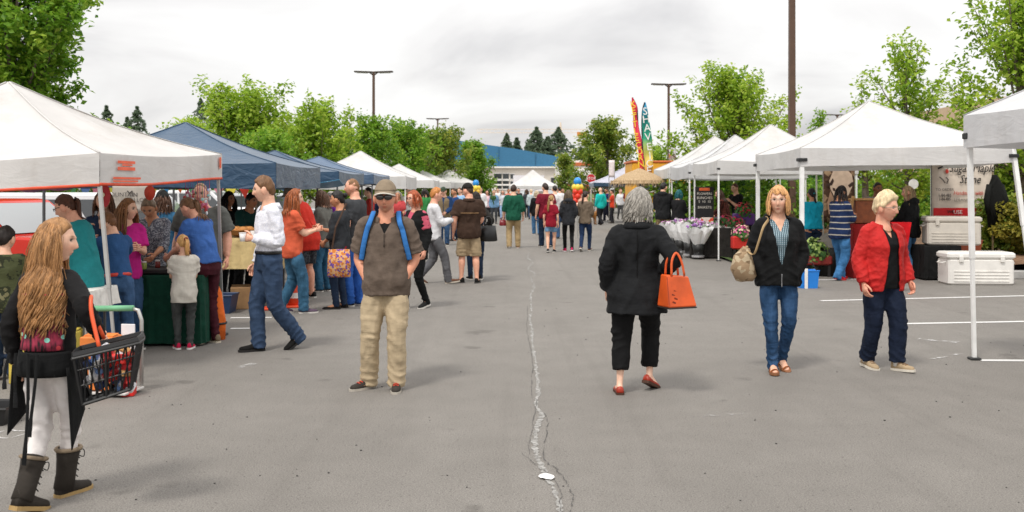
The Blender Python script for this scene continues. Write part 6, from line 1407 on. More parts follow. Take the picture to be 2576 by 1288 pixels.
# ------------------------------------------------------------------ the crowd
def T(mat, sleeve='short', **k): return dict(mat=mat, sleeve=sleeve, **k)
def B(mat, cut='straight', **k): return dict(mat=mat, cut=cut, **k)
def S(col, style='shoe', sole='#d9d5cd', **k): return dict(mat=cloth(col) if style != 'clog' else paint(col, .4), style=style, sole=paint(sole, .7), **k)
def HR(col, style='short', **k): return dict(col=col, style=style, **k)
JN = denim('#2f4a6b', .45); JD = denim('#1b2a40', .25); JL = denim('#3f678c', .5); BLK = cloth('#101112'); CHAR = cloth('#33363a')
KH = cloth('#a8926f'); BRN = '#3b2617'; DKB = '#1c130e'; BLD = '#a97c4c'; GRY = '#8d8880'
def at(x, y): return gp(x, y)
def aw(x, Z): return (ax(x, Z), Z)

# the girl with the basket, left foreground
GIRL = person('girl with long wavy hair, floral-backed black top and shopping basket', (-2.42, 5.22), 1.50, -14, .86, fem=True, head=(-62, 2), lod=0,
    pose=[(.0, -.13, 0, 16, -10), (-.012, .09, 0, 0, 12)], arms=(((.055, -.01, -.30), (.5, -1, 0)), ((.10, .04, -.20), (.8, -1, 0))), hs=1.06,
    top=T(cloth('#141314'), 'long', hem=.49, loose=.014, sw=.012, fold2=.014), bottom=B(cloth('#e4dedb', .05), 'slim', rise=.56, loose=.008, len=.09, fold=.02),
    shoes=S('#35302b', 'boot', '#a88a58'), hair=HR('#966c42', 'long', len=.47, n=800, r=.0046, wave=.02, steps=18, face=1.2, thick=.12), curl=(40, 55))
g = GIRL
def on_back(g, f0, f1, wf, mat, name, off=.03, zc=0, back=True, nz=8):
    m = MB(); s = -1 if back else 1
    def fn(u, v):
        f = f0 + (f1 - f0) * v; q, sd, fw, up = g['sp'](f); a, b, y = g['tor'](f); a2, b2, _ = g['tor'](.715); a = max(a, a2 * .93) + off; b = max(b, b2 * .93) + off; t = (u - .5) * 2 * wf
        return tuple(q + fw * (y + s * b * math.cos(t)) + sd * a * math.sin(t))
    m.grid(fn, 14, nz); o = part(name, m, mat, g['o'], smooth=True); sm = o.modifiers.new('t', 'SOLIDIFY'); sm.thickness = .006; sm.offset = 0; return o
def floral():
    t = NT('floral_knit'); w = t.noise(60, t.coord((1, 1, .22)), 2, .5); vo = t.n('ShaderNodeTexVoronoi'); vo.inputs['Scale'].default_value = 24; t.l(t.coord(), vo.inputs['Vector'])
    c = t.ramp(w, [(.42, '#1a0a10'), (.52, '#7d2038'), (.66, '#a3304a')]); sp_ = t.n('ShaderNodeSeparateColor'); t.l(vo.outputs['Color'], sp_.inputs[0])
    lt = t.n('ShaderNodeMath', operation='LESS_THAN'); t.l(vo.outputs['Distance'], lt.inputs[0]); lt.inputs[1].default_value = .30; gt = t.n('ShaderNodeMath', operation='GREATER_THAN'); t.l(sp_.outputs[0], gt.inputs[0]); gt.inputs[1].default_value = .62
    mu = t.n('ShaderNodeMath', operation='MULTIPLY'); t.l(lt.outputs[0], mu.inputs[0]); t.l(gt.outputs[0], mu.inputs[1]); t.base(t.mix(mu.outputs[0], c, t.ramp(sp_.outputs[1], [(.3, '#8fd6c4'), (.7, '#d8474f')], 'CONSTANT'))); t.rough(.8); return t.m
on_back(g, .565, .76, 1.12, floral(), 'back_panel', .032); on_back(g, .475, .56, 1.35, BLK, 'apron', .036); on_back(g, .40, .475, .0001, BLK, 'apron_tie', .05)
for dx_, l_ in ((-.06, .30), (.0, .62), (.045, .46), (-.11, .2)):
    q, sd, fw, up = g['sp'](.56); b0 = q - fw * .155 + sd * dx_; m = MB(); P = [b0 + V3(.012 * math.sin(3 * t + dx_ * 30), -.012 - .03 * t, -l_ * t * .9) for t in np.linspace(0, 1, 9)]; m.tube(P, [(.010, .004)] * 7 + [(.014, .004), (.014, .004)], 6); part('apron_string', m, BLK, g['o'])
for s in (-1, 1):
    m = MB(); q, sd, fw, up = g['sp'](.52)
    m.grid(lambda u, v: tuple(q + sd * s * (.135 + .03 * v + .03 * u) + fw * (.06 - .14 * u) + V3(0, 0, -.02 - (.24 + .18 * u * (1 if s > 0 else .7)) * v)), 6, 8); o = part('apron_skirt', m, BLK, g['o'], smooth=True); sm = o.modifiers.new('t', 'SOLIDIFY'); sm.thickness = .006
def basket():
    w = GIRL['el'][1]; wr = GIRL['wr'][1]; base = Vector((ax(275, 5.05), 5.05, 0)); root = empty('shopping_basket', (base.x, base.y, 0), 14, 'black mesh shopping basket with orange handle on the girl\'s arm', 'basket')
    zt = ah(868, 5.05); zb = ah(990, 5.05); L, D = .30, .22; bm = paint('#1b1b1c', .45, .05); tilt = .05
    def loop(z, k): return [(x * k + 0, y * k, z + x * .22 * (1 if True else 0)) for x, y in [(-L / 2, -D / 2), (0, -D / 2 - .008), (L / 2, -D / 2), (L / 2 + .008, 0), (L / 2, D / 2), (0, D / 2 + .008), (-L / 2, D / 2), (-L / 2 - .008, 0), (-L / 2, -D / 2)]]
    m = MB(); m.tube(loop(zt, 1), [(.010, .022)] * 9, 6); m.tube(loop(zt - .012, 1.03), .009, 6); part('rim', m, bm, root)
    m = MB(); m.tube(loop(zb, .74), .009, 6); m.add([(x, y, z) for x, y, z in loop(zb, .74)[:-1]], [tuple(range(8))]); part('bottom', m, bm, root)
    top, bot = loop(zt, 1), loop(zb, .74); me = MB()
    def sidep(i, u, v): a = np.array(top[i]) * (1 - u) + np.array(top[i + 1]) * u; b = np.array(bot[i]) * (1 - u) + np.array(bot[i + 1]) * u; return a * (1 - v) + b * v
    for i in range(8):
        for k in range(4): me.tube([sidep(i, (k + .5) / 4, 0), sidep(i, min(1, max(0, (k + .5) / 4 + .3)), 1)], .0042, 4); me.tube([sidep(i, (k + .5) / 4, 0), sidep(i, max(0, (k + .5) / 4 - .3), 1)], .0042, 4)
        me.tube([sidep(i, 0, 0), sidep(i, 0, 1)], .008, 5)
        for v in (.3, .62): me.tube([sidep(i, 0, v), sidep(i, 1, v)], .0042, 4)
    part('mesh_side', me, bm, root)
    h = MB(); h.tube(spline([(-.04, D / 2, zt + .02), (-.09, D / 4, zt + .17), (-.085, 0, zt + .245), (-.075, -D / 4, zt + .17), (-.03, -D / 2, zt + .0)], 5), [(.010, .014)] * 21, 8); part('handle', h, paint('#e2572a', .4), root, smooth=True)
    r = random.Random(8)
    for k in range(44):
        c = (r.uniform(-.10, .10), r.uniform(-.07, .07), r.uniform(zb + .03, zt - .03)); m = MB().bev(c, (r.uniform(.03, .075), r.uniform(.03, .05), r.uniform(.03, .08)), .006, (r.uniform(0, 3), r.uniform(0, 3), r.uniform(0, 3)))
        it = part('packet', m, paint((pc := r.choice(['#e8843a', '#d8322c', '#e8e6ea', '#7fa0d8', '#e3b070', '#c8343a', '#f0ede8', '#2f3f6a', '#a8402f'])), .4, .1)); it.location = root.location; it.rotation_euler = root.rotation_euler
        nmc = {'#e8843a': 'orange', '#d8322c': 'bright red', '#e8e6ea': 'white', '#7fa0d8': 'light blue', '#e3b070': 'tan', '#c8343a': 'crimson', '#f0ede8': 'cream', '#2f3f6a': 'navy', '#a8402f': 'brick red'}[pc]
        tag(it, f'small {nmc} packet inside the black shopping basket', 'packet', 'packets in the shopping basket')
basket()
m = MB(); c = GIRL['el'][1]
# people under the grey canopy
person('woman in a teal top with ponytail and glasses behind the girl', aw(214, 9.05), 1.63, 82, 1.08, fem=True, lean=14, head=(8, 14), arms=('table', 'table'), top=T(cloth('#217c80'), 'mid', hem=.45, loose=.02), bottom=B(spots('#1b1d20', '#2e3338', 60)), shoes=S('#222'), hair=HR('#4a2a1a', 'pony', len=.20, tie=.35, tiecol='#1a1a1a'), glasses='dark', skin='pink', lod=1)
person('dark-haired child in camouflage at the left edge', aw(12, 8.6), 1.30, 20, 1.0, head=(-30, 0), arms=('table', 'table'), kid=True, top=T(camo('#4a4f33', '#2f3322', '#6e6a4c'), 'long'), bottom=B(JD), shoes=S('#222'), hair=HR(DKB, 'short', thick=.16), lod=1)
person('child in a blue sweatshirt and jeans with a red waistband, bending', aw(298, 9.55), 1.46, 50, .86, lean=16, head=(30, 10), pose=[(.06, .02, 0, 0, 10), (.06, -.06, 0, 0, 10)], arms=('up', 'up'), top=T(cloth('#2b4f7c'), 'long', hem=.55, loose=.022), bottom=B(JN, 'straight', belt='#c8382a'), shoes=S('#333'), hair=HR('#6a4426', 'short'), lod=1)
person('girl in a magenta shirt with long light brown hair, turned right', aw(318, 10.3), 1.55, 215, .95, fem=True, head=(45, 0), arms=('front', 'front'), top=T(cloth('#c02483'), 'short', loose=.02), bottom=B(JN, 'slim'), shoes=S('#444'), hair=HR('#7a5230', 'long', len=.34, wave=.008, face=1.1), lod=1)
person('brown-haired woman half hidden by the round red ornament', aw(263, 10.6), 1.64, 190, .95, fem=True, arms=('down', 'front'), top=T(cloth('#22324d'), 'short'), bottom=B(JD), shoes=S('#333'), hair=HR('#5a3a22', 'bob', len=.16), lod=1)
person('woman in a grey patterned blouse looking down at the green table', aw(384, 11.25), 1.585, 184, 1.12, .15, True, lean=6, head=(0, 32), arms=('table', 'table'), top=T(spots('#5a5d68', '#a5a7ad', 95, .45, '#7a7d88'), 'mid', v=(.05, .12), hem=.45), bottom=B(JN), shoes=S('#333'), hair=HR('#7d6a55', 'short', thick=.14), skin='tan', lod=1)
person('person with dark curly hair and cap seen behind the patterned blouse', aw(409, 12.6), 1.62, 20, fem=True, top=T(cloth('#2b5a7a'), 'short'), bottom=B(JN), shoes=S('#333'), hair=HR('#4a3020', 'curly', len=.2, wave=.02, n=70), cap=dict(mat=cloth('#20201f')), lod=1)
person('big man in a grey T-shirt behind the hanging beads', aw(508, 11.5), 1.72, 176, 1.42, .6, head=(8, 4), arms=('down', 'down'), top=T(cloth('#5f605c', .08), 'short', loose=.028, sw=.03), bottom=B(CHAR, 'wide'), shoes=S('#222'), hair=HR('#8a6a4a', 'short', thick=.05, rec=.15), skin='pink', lod=1)
person('young woman in a blue T-shirt and maroon jeans bending over the table', aw(520, 10.65), 1.62, 62, 1.0, fem=True, lean=20, head=(6, 26), pose=[(.05, .02, 0, 0, 5), (.05, -.03, 0, 0, 8)], arms=('table', 'table'), top=T(cloth('#3f68ae'), 'short', hem=.525, loose=.013, sw=.012), bottom=B(cloth('#42141f', .2), 'slim', loose=.008), shoes=S('#7a6a55', 'shoe', '#cfc4b0'), hair=HR('#6a4a30', 'pony', len=.26, tie=.15, tiecol='#55402c'), skin='pink', lod=0)
person('little girl in a white T-shirt and grey jeans with a blonde ponytail', at(463, 878), 1.16, 22, 1.0, fem=True, kid=True, head=(20, 10), arms=('front', 'table'), pose=[(.05, .01, 0, 0, 12), (.05, -.02, 0, 0, 20)], top=T(cloth('#d6d0c4', .06), 'short', hem=.42, loose=.022), bottom=B(denim('#3b3d3c', .4), 'slim'), shoes=S('#c81f4a', 'shoe', '#eeeae6'), hair=HR('#c0935a', 'pony', len=.17, tie=.4, tiecol='#8a3030'), lod=0)
# behind the yellow table
person('woman in a black headscarf behind the yellow table', aw(572, 15.6), 1.60, 240, fem=True, top=T(BLK, 'long'), bottom=B(BLK), shoes=S('#222'), hair=HR('#0c0c0d', 'long', len=.3, face=.9, thick=.2), skin='tan', lod=1)
person('man in a dark green sweater and black beanie, stooping', aw(612, 15.2), 1.62, 230, 1.1, lean=22, head=(10, -6), arms=('table', 'table'), top=T(cloth('#16403c'), 'long'), bottom=B(BLK), shoes=S('#222'), hair=HR('#0e0d0d', 'short', thick=.2, rec=-.1), skin='tan', lod=1)
# the man in the white shirt
WS = person('man in a white checked shirt and navy trousers walking left', (ax(676, 10.15), 10.15), 1.775, 122, .97, head=(-22, 4), pose=[(.02, -.16, 0, 34, 4), (.025, .05, 0, -2, 0)], arms=(((-.055, .105, -.15), (.7, -.9, -.7)), ('down')), top=T(spots('#e9e9ef', '#d9dbe6', 130, .5), 'long', hem=.578, loose=.018, sw=.018, hang=.84, collar=True, fold2=.02), bottom=B(cloth('#33455f', .12), 'straight', rise=.59, belt='#141210', loose=.014, fold2=.02), shoes=dict(S('#121110', 'shoe', '#1a1817'), sock='#1a1c22'), hair=HR('#6a4a2e', 'short', thick=.13, vol=.1), skin='fair', lod=0, curl=(60, 30))
cup = empty('paper_cup', WS['wr'][0] + Vector((-.10, -.01, .0)), 0, 'small white paper cup held by the man in the white shirt', 'cup'); part('cup', MB().lathe([(.024, -.03), (.034, .055), (.031, .055), (.022, -.025)], n=16), paint('#f2f0ee', .6), cup, smooth=True); part('rim', MB().tube([(.034 * math.cos(a), .034 * math.sin(a), .055) for a in np.linspace(0, 6.283, 15)], .003, 5), paint('#f5f3f1', .6), cup)
person('woman with auburn hair in an orange top and jeans', at(735, 788), 1.66, -62, .98, fem=True, head=(-15, 0), arms=('front', 'front'), pose='stepR', top=T(cloth('#cd5c3e'), 'short'), bottom=B(denim('#2f5670', .5), 'straight'), shoes=S('#5a4a5a'), hair=HR('#8a4a22', 'long', len=.26, wave=.005, face=1.0), lod=1)
person('man in a coral red shirt, grey cap and dark shorts, stooping', at(775, 750), 1.74, 74, 1.22, .3, lean=24, head=(0, 14), arms=('table', 'table'), top=T(cloth('#cf3426', .1), 'short', hem=.42, loose=.035, sw=.03), bottom=B(camo('#2b2e33', '#43474d', '#1c1e22', 14), 'shorts', len=.30), shoes=dict(S('#1b1b1c'), sock='#e6e4e0', sockh=.14), hair=HR(GRY, 'short'), cap=dict(mat=cloth('#8e8a82')), skin='pink', lod=1)
person('woman in a grey cardigan and jeans with brown hair facing left', at(815, 733), 1.63, 66, 1.0, fem=True, head=(10, 8), arms=('front', 'low_front'), top=T(cloth('#6c6c66'), 'long', hem=.44), bottom=B(denim('#2a5570', .4)), shoes=S('#2a2624', 'flat'), hair=HR('#4a3222', 'bob', len=.2, wave=.008), lod=1)
person('grey-haired person in a purple top beyond the cardigan', aw(838, 17.6), 1.60, 110, top=T(cloth('#7a2f9c'), 'short'), bottom=B(JD), shoes=S('#222'), hair=HR('#a8a098', 'short'), skin='pink', lod=1)
BG = person('woman in a charcoal cardigan with a dark bun and printed tote bag', at(856, 776), 1.62, 76, 1.02, fem=True, head=(8, 2), arms=('low_front', 'front'), top=T(cloth('#7d1626'), 'none', loose=.014, hem=.5), jacket=T(cloth('#2f3236'), 'mid', hem=.50, loose=.022, open=((0, .5, 1), (.06, .05, .07)), name='cardigan'), bottom=B(JD, 'slim'), shoes=S('#17120f', 'flat', '#1a1614'), hair=HR('#15110f', 'bun', tie=.5, thick=.16), skin='tan', lod=1)
tb_ = empty('tote_bag', (ax(853, 13.45), 13.45, 0), 4, 'tote bag with orange and purple print on the woman\'s hip', 'bag'); zt, zb = ah(627, 13.45), ah(697, 13.45); w0 = ax(882, 13.45) - ax(825, 13.45)
def bagp(col_a, col_b, col_c, s): return spots(col_a, col_b, s, .35, col_c)
m = MB(); m.tube([(0, 0, zb), (0, 0, zb + .02), (0, 0, (zt + zb) / 2), (0, 0, zt)], [(w0 * .48, .03), (w0 * .51, .06), (w0 * .51, .07), (w0 * .46, .045)], 24, (1, 0, 0)); part('body', m, bagp('#c8783a', '#d8a878', '#6a4a9c', 46), tb_, smooth=True); part('strap', MB().tube([(-w0 * .3, -.03, zt), (-.04, -.06, zt + .3), (.1, -.02, zt + .62)], [(.012, .004)] * 3, 6), paint('#4a3426', .7), tb_)
person('tall balding man in a grey T-shirt and blue jeans', at(893, 769), 1.80, 66, 1.02, head=(18, 0), arms=('down', 'low_front'), top=T(cloth('#3f4144'), 'short'), bottom=B(denim('#24529c', .45), 'straight'), shoes=S('#2a2c30'), hair=HR('#7a5636', 'short', thick=.03, rec=.2), beard='#6a4a30', skin='pink', lod=1)
# the man in front
MAN = person('man in a brown polo shirt, tan cap and sunglasses facing the camera', (ax(972, 8.25), 8.25), 1.70, 180, 1.03, .4, head=(0, 2), pose=[(.055, .045, 0, 0, 4), (.085, .0, 0, 0, 42)], arms=('pocket', 'pocket'), hs=1.06,
    top=T(cloth('#141415'), 'none', hem=.6, loose=.006, neck=.848, fold=.01), jacket=T(cloth('#63564c', .2), 'short', hem=.455, loose=.024, sw=.022, v=(.07, .15), flare=.022, collar=True, name='polo_shirt', fold=.035, fold2=.02, sl=.86), bottom=B(cloth('#b3a184', .1), 'straight', loose=.016, fold=.02, fold2=.018), shoes=S('#39342f', 'shoe', '#b9b2a6', lace=paint('#c8452c', .6)),
    hair=HR('#6a5540', 'short', thick=.03), cap=dict(mat=cloth('#8a7b68'), edge=paint('#ded8cc', .7)), glasses='sun', skin='red', lod=0, beard='#a8745a', curl=(None, None))
def backpack(g):
    root = empty('backpack', g['o'].location, g['yaw'], 'blue backpack worn by the man in the brown polo shirt', 'backpack'); bm = cloth('#3a78bd'); bl = MB()
    q, sd, fw, up = g['sp'](.70); a, b, y = g['tor'](.70)
    pk = MB(); c = q - fw * (b + .14); pk.tube([c + up * -.24, c + up * -.2, c, c + up * .2, c + up * .25], [(.12, .07), (.15, .1), (.155, .11), (.14, .09), (.1, .05)], 18, sd); part('pack', pk, bm, root, smooth=True)
    for s in (-1, 1):
        pts = []
        for f, xx in ((.635, 1.04), (.66, 1.0), (.70, .90), (.74, .80), (.78, .72), (.815, .66)):
            q, sd, fw, up = g['sp'](f); a, b, y = g['tor'](f); a2, b2, _ = g['tor'](.715); A = max(a, a2 * .93) + .045; Bb = max(b, b2 * .93) + .048; t = math.asin(min(.98, xx * .93)); pts.append(q + sd * s * A * math.sin(t) + fw * (y + Bb * math.cos(t)))
        q, sd, fw, up = g['sp'](.828); pts.append(q + sd * s * .105 + up * .05 + fw * .035); pts.append(q + sd * s * .105 + up * .055 - fw * .03); q, sd, fw, up = g['sp'](.79); pts.append(q + sd * s * .1 - fw * .15)
        Q = spline(pts, 4); m = MB(); m.tube(Q, [(.021, .008)] * len(Q), 8, g['sp'](.74)[1]); part('strap', m, bm, root, smooth=True); m = MB(); m.tube(Q - g['sp'](.74)[2] * .004, [(.026, .006)] * len(Q), 8, g['sp'](.74)[1]); part('strap_edge', m, paint('#16171a', .8), root, smooth=True)
backpack(MAN)
# middle distance, left of the crack
person('red-haired woman with glasses in a black cardigan over pink', at(1046, 775), 1.64, 140, 1.0, fem=True, head=(-10, 0), arms=('down', 'down'), pose='stepR', top=T(cloth('#c0566a'), 'short', hem=.5), jacket=T(BLK, 'long', hem=.42, open=((0, .5, 1), (.05, .045, .05)), name='cardigan'), bottom=B(BLK, 'slim'), shoes=S('#1a1a1a'), hair=HR('#9a4a26', 'bob', len=.14, n=60, face=.8), glasses='dark', skin='pink', lod=1)
person('blond man in a white shirt and grey trousers striding right', at(1092, 713), 1.70, -78, 1.0, head=(0, 0), pose='walkR', arms=('front', 'front'), top=T(cloth('#d9d9dc', .05), 'long', hem=.47), bottom=B(cloth('#5f5f62', .15), 'straight'), shoes=S('#6a4a3a', 'shoe', '#c9c0b0'), hair=HR('#b5763c', 'short', thick=.14), skin='pink', lod=1)
person('man in a tan vest, navy sleeves and green cap facing the camera', at(1117, 617), 1.70, 176, 1.05, head=(-15, 10), arms=('low_front', 'down'), top=T(cloth('#1d3a63'), 'long'), jacket=T(cloth('#7d6d55'), 'none', loose=.03, hem=.47, open=((0, .7, 1), (.0, .01, .05)), name='vest'), bottom=B(JN), shoes=S('#26221e'), hair=HR('#4a3a2c', 'short'), cap=dict(mat=cloth('#3b4a3a')), lod=1)
BM = person('man in a brown shirt, khaki shorts and black cap seen from behind', at(1180, 712), 1.745, 8, 1.14, .25, head=(52, 2), arms=('down', 'low_front'), pose=[(.075, .03, 0, 0, 35), (.075, -.03, 0, 0, 18)], top=T(cloth('#3d2c22', .15), 'short', hem=.46, loose=.028, sw=.032, collar=True), bottom=B(cloth('#a38f72', .15), 'shorts', len=.27, loose=.016), shoes=S('#161616', 'shoe', '#4a4744'), hair=HR('#3a2a1e', 'short', thick=.05), cap=dict(mat=cloth('#23211f')), skin='pink', lod=1)
on_back(BM, .705, .715, .75, cloth('#8a6c4c'), 'back_stripe', .043, nz=2)
person('woman in dark clothes hidden behind the brown-shirted man', (ax(1196, 18.1), 18.1), 1.60, 10, .95, fem=True, head=(-30, 0), arms=('down', 'bag'), top=T(cloth('#2a2826'), 'long'), bottom=B(JD, 'slim'), shoes=S('#1f1b18'), hair=HR(DKB, 'bob', len=.16), lod=1)
def handbag(label, x, y, z, w, h, d, col, rz=0, hc=None, handle=.16, mat=None, flare=.8, nm='handbag'):
    root = empty(nm, (x, y, z), rz, label, 'bag'); mt = mat or paint(col, .35, .06)
    m = MB(); m.tube([(0, 0, 0), (0, 0, .02), (0, 0, h * .5), (0, 0, h)], [(w * .44, d * .45), (w * .5, d * .5), (w * .5 * (1 + flare) / 2, d * .45), (w * .5 * flare, d * .28)], 20, (1, 0, 0)); part('body', m, mt, root, smooth=True)
    for s in (-1, 1): part('handle', MB().tube(spline([(-w * .22 * flare, s * d * .2, h * .95), (-w * .16, s * d * .12, h + handle * .7), (0, s * d * .08, h + handle), (w * .16, s * d * .12, h + handle * .7), (w * .22 * flare, s * d * .2, h * .95)], 3), .009, 6), paint(hc or col, .4), root, smooth=True)
    return root
handbag('slouchy black handbag beside the brown-shirted man', ax(1228, 17.7), 17.7, ah(607, 17.7), .34, .28, .2, '#141414', 10)
GS = person('man in a green sweater and khaki trousers walking away', at(1292, 624), 1.76, 2, 1.12, head=(-12, 0), arms=('down', 'down'), pose=[(.07, -.02, 0, 8, 8), (.07, .03, 0, 0, 8)], top=T(cloth('#17543f'), 'mid', hem=.45, loose=.035, sw=.028), bottom=B(cloth('#a48d68'), 'straight'), shoes=S('#9c4a3e', 'shoe', '#d8cfc4'), hair=HR('#2f1c12', 'short', thick=.14), lod=1)
handbag('small dark red bag in the green-sweatered man\'s hand', GS['wr'][0].x - .03, GS['wr'][0].y, .62, .2, .16, .1, '#7a1a22', 0, handle=.08)
# right of the crack, walking away
person('grey-blonde woman in a black shawl with a shoulder strap', at(1350, 590), 1.60, 10, 1.05, fem=True, pose='stepL', top=T(BLK, 'long', hem=.43, loose=.035), bottom=B(JL), shoes=S('#8a8378'), hair=HR('#b8a88e', 'bob', len=.12), lod=1)
person('tall man in a maroon T-shirt and dark jeans', at(1373, 621), 1.82, 14, 1.08, head=(20, 0), pose='stepL', top=T(cloth('#74162a'), 'short', loose=.028), bottom=B(JD), shoes=S('#3a2a20'), hair=HR('#2a1c14', 'short', thick=.13), lod=1)
person('girl in a maroon T-shirt and denim shorts with a light ponytail', at(1386, 635), 1.50, -8, .9, fem=True, head=(-25, 0), pose='stepR', top=T(cloth('#8a1428'), 'short', hem=.46), bottom=B(denim('#5f7f9c', .6), 'shorts', len=.36, loose=.006), shoes=S('#1c1c1e', 'shoe', '#d0ccc6'), hair=HR('#9c7a4c', 'pony', len=.34, tie=.05, tiecol='#5a4630'), lod=1)
person('woman in a dark grey hoodie, black leggings and pink shoes', at(1430, 633), 1.63, 4, .97, fem=True, pose='stepL', arms=('pocket', 'pocket'), top=T(cloth('#2a2c30'), 'long', hood=True, hem=.44), bottom=B(BLK, 'slim', loose=.004), shoes=S('#c8245a', 'shoe', '#eeeaea'), hair=HR('#5a4a38', 'long', len=.24, face=1.2), lod=1)
person('woman in a taupe sweater and navy jeans with a dark ponytail', at(1472, 632), 1.62, -18, 1.0, fem=True, head=(-20, 0), pose='walkR', arms=('low_front', 'low_front'), top=T(cloth('#6f6152'), 'long', hem=.48), bottom=B(denim('#1d3050', .2), 'slim'), shoes=S('#6a4a34', 'flat'), hair=HR('#2a1c16', 'pony', len=.26, tie=.3), lod=1)
person('man in a white T-shirt beyond the maroon pair', aw(1396, 33), 1.76, 6, 1.05, top=T(cloth('#dcdcdc'), 'short'), bottom=B(JN), shoes=S('#444'), hair=HR(DKB, 'short'), lod=2)
# grey-haired woman
GW = person('grey curly-haired woman in a long black jacket with an orange bag', (ax(1602, 8.05), 8.05), 1.63, -6, 1.10, .3, True, head=(-40, 4), pose=[(.085, -.03, 0, 0, 6), (.065, .085, 0, 22, 30)], arms=(((.05, .02, -.29), (.4, -1, 0)), ((.035, .03, -.215), (.6, -1, 0))), hs=1.1,
    top=T(cloth('#17181a', .2), 'long', hem=.405, loose=.028, flare=.05, sw=.026, name='jacket', fold=.03, fold2=.016, collar=True), bottom=B(cloth('#0f0f10'), 'straight', len=.115, loose=.012, fold2=.016), shoes=S('#a8341f', 'clog', '#4a2c1c'), hair=HR('#8f8a82', 'curly', len=.13, n=700, r=.0048, wave=.022, steps=12, face=1.0, thick=.18), glasses='thin', skin='pale', lod=0)
OB = empty('handbag', (ax(1703, 7.85), 7.85, ah(770, 7.85)), 24, 'orange leather handbag hanging from the grey-haired woman\'s arm', 'bag'); om = paint('#d6571f', .42, .1)
m = MB(); V = [(-.13, -.09, 0), (.13, -.09, 0), (.13, .09, 0), (-.13, .09, 0), (-.125, -.045, .255), (.08, -.045, .235), (.08, .045, .235), (-.125, .045, .255)]; m.add(V, [(0, 3, 2, 1), (0, 1, 5, 4), (1, 2, 6, 5), (2, 3, 7, 6), (3, 0, 4, 7), (4, 5, 6, 7)]); o = part('body', m, om, OB); bv = o.modifiers.new('b', 'BEVEL'); bv.width = .012; bv.segments = 2
for s in (-1, 1): part('handle', MB().tube(spline([(-.08, s * .045, .24), (-.07, s * .035, .36), (-.02, s * .02, .42), (.02, s * .035, .35), (.04, s * .045, .24)], 4), [(.011, .005)] * 17, 6), om, OB, smooth=True)
for a, b in (((-.12, -.093), (.12, -.093)), ): part('seam', MB().tube([(-.128, -.088, .02), (-.125, -.05, .24)], .004, 5), paint('#a83e14', .5), OB)
st_ = MB()
for k in range(7): st_.box((-.08 + .02 * (k % 2), -.082 + .006 * k, .04 + .028 * k), (.03, .006, .012), (0, .4, 0))
part('stitch', st_, paint('#7a2a10', .6), OB); part('base', MB().bev((0, 0, -.006), (.26, .18, .012), .004), paint('#2a1a14', .6), OB)
# woman with orange-blonde hair
OW = person('woman with copper bob, black hooded jacket and jeans facing the camera', (ax(1957, 9.0), 9.0), 1.655, 177, 1.04, fem=True, head=(-14, -2), pose=[(.035, -.07, 0, 14, 8), (.035, .04, 0, -3, 6)], arms=('pocket', 'pocket'), hs=1.07,
    top=T(plaid('#1f3038', '#a9bcc4', '#4a6a78', 150), 'none', hem=.5, loose=.012, v=(.055, .13), fold=.012), jacket=T(BLK, 'long', hem=.47, loose=.036, sw=.03, open=((0, .30, .36, 1), (.0, .0, .012, .095)), hood=True, fold=.035, fold2=.018), bottom=B(denim('#1f3c5c', .55), 'slim', loose=.01, fold=.022, fold2=.014), shoes=S('#9c5a30', 'sandal', '#8a5a38'), hair=HR('#c2925f', 'bob', len=.11, n=700, r=.0048, face=.78, thick=.16, wave=.004, steps=11, fringe=-.6), glasses='thin', skin='fair', lod=0, brow='#9a6a3c', curl=(None, None))
sbg = empty('shoulder_bag', (ax(1876, 8.85), 8.95, 0), 0, 'beige slouchy shoulder bag on the black-jacketed woman', 'bag'); zt, zb = ah(622, 8.95), ah(708, 8.95)
m = MB(); m.tube([(.03, 0, zb), (.03, 0, zb + .03), (.0, 0, zb + .13), (-.0, 0, zb + .22), (.03, 0, zt)], [(.06, .05), (.10, .07), (.115, .085), (.09, .06), (.03, .03)], 18, (1, 0, 0)); o = part('body', m, spots('#9c8468', '#b9a88c', 26, .5, '#7d6850'), sbg, smooth=True); d = o.modifiers.new('d', 'DISPLACE'); d.texture = TEXA; d.strength = .05
bx_, by_ = ax(1876, 8.85), 8.95; sh = OW['sh'][1]
def SP(px, py, Y): return (ax(px, Y) - bx_, Y - by_, ah(py, Y))
P = [(.03, -.02, zt - .03), SP(1896, 640, 8.82), SP(1908, 610, 8.79), SP(1920, 572, 8.81), (sh.x - bx_ + .05, sh.y - by_ - .06, sh.z + .045), (sh.x - bx_ + .05, sh.y - by_ + .04, sh.z + .05), (sh.x - bx_ + .02, sh.y - by_ + .14, sh.z - .15), (.04, .05, zt)]
part('strap', MB().tube(spline(P, 4), [(.014, .004)] * 29, 6), paint('#b0946a', .6), sbg, smooth=True)
# woman in the red jacket
RW = person('elderly blonde woman in a red quilted jacket and navy trousers', (ax(2220, 9.1), 9.1), 1.585, 196, 1.1, .35, True, head=(26, 4), pose=[(.06, .05, 0, -4, 14), (.05, -.08, 0, 6, 0)], arms=(((.05, .05, -.295), (.4, -1, 0)), ((.055, .04, -.30), (.5, -1, 0))), hs=1.1,
    top=T(BLK, 'none', hem=.47, loose=.012, v=(.06, .13), fold=.012), jacket=T(quilt('#c41a17'), 'long', hem=.455, loose=.034, sw=.026, open=((0, .3, .6, 1), (.085, .07, .055, .065)), collar=True, fold=.022, fold2=.01), bottom=B(cloth('#151f33'), 'straight', len=.05, loose=.018, fold2=.016), shoes=dict(S('#b09a7c', 'shoe', '#ddd6c8', lace=paint('#8a6a4a')), sock='#e9e7e4', sockh=.07), hair=HR('#d3bd97', 'short', thick=.24, vol=.12, lump=1.8), glasses='thin', skin='pink', lod=0, brow='#a88a66')
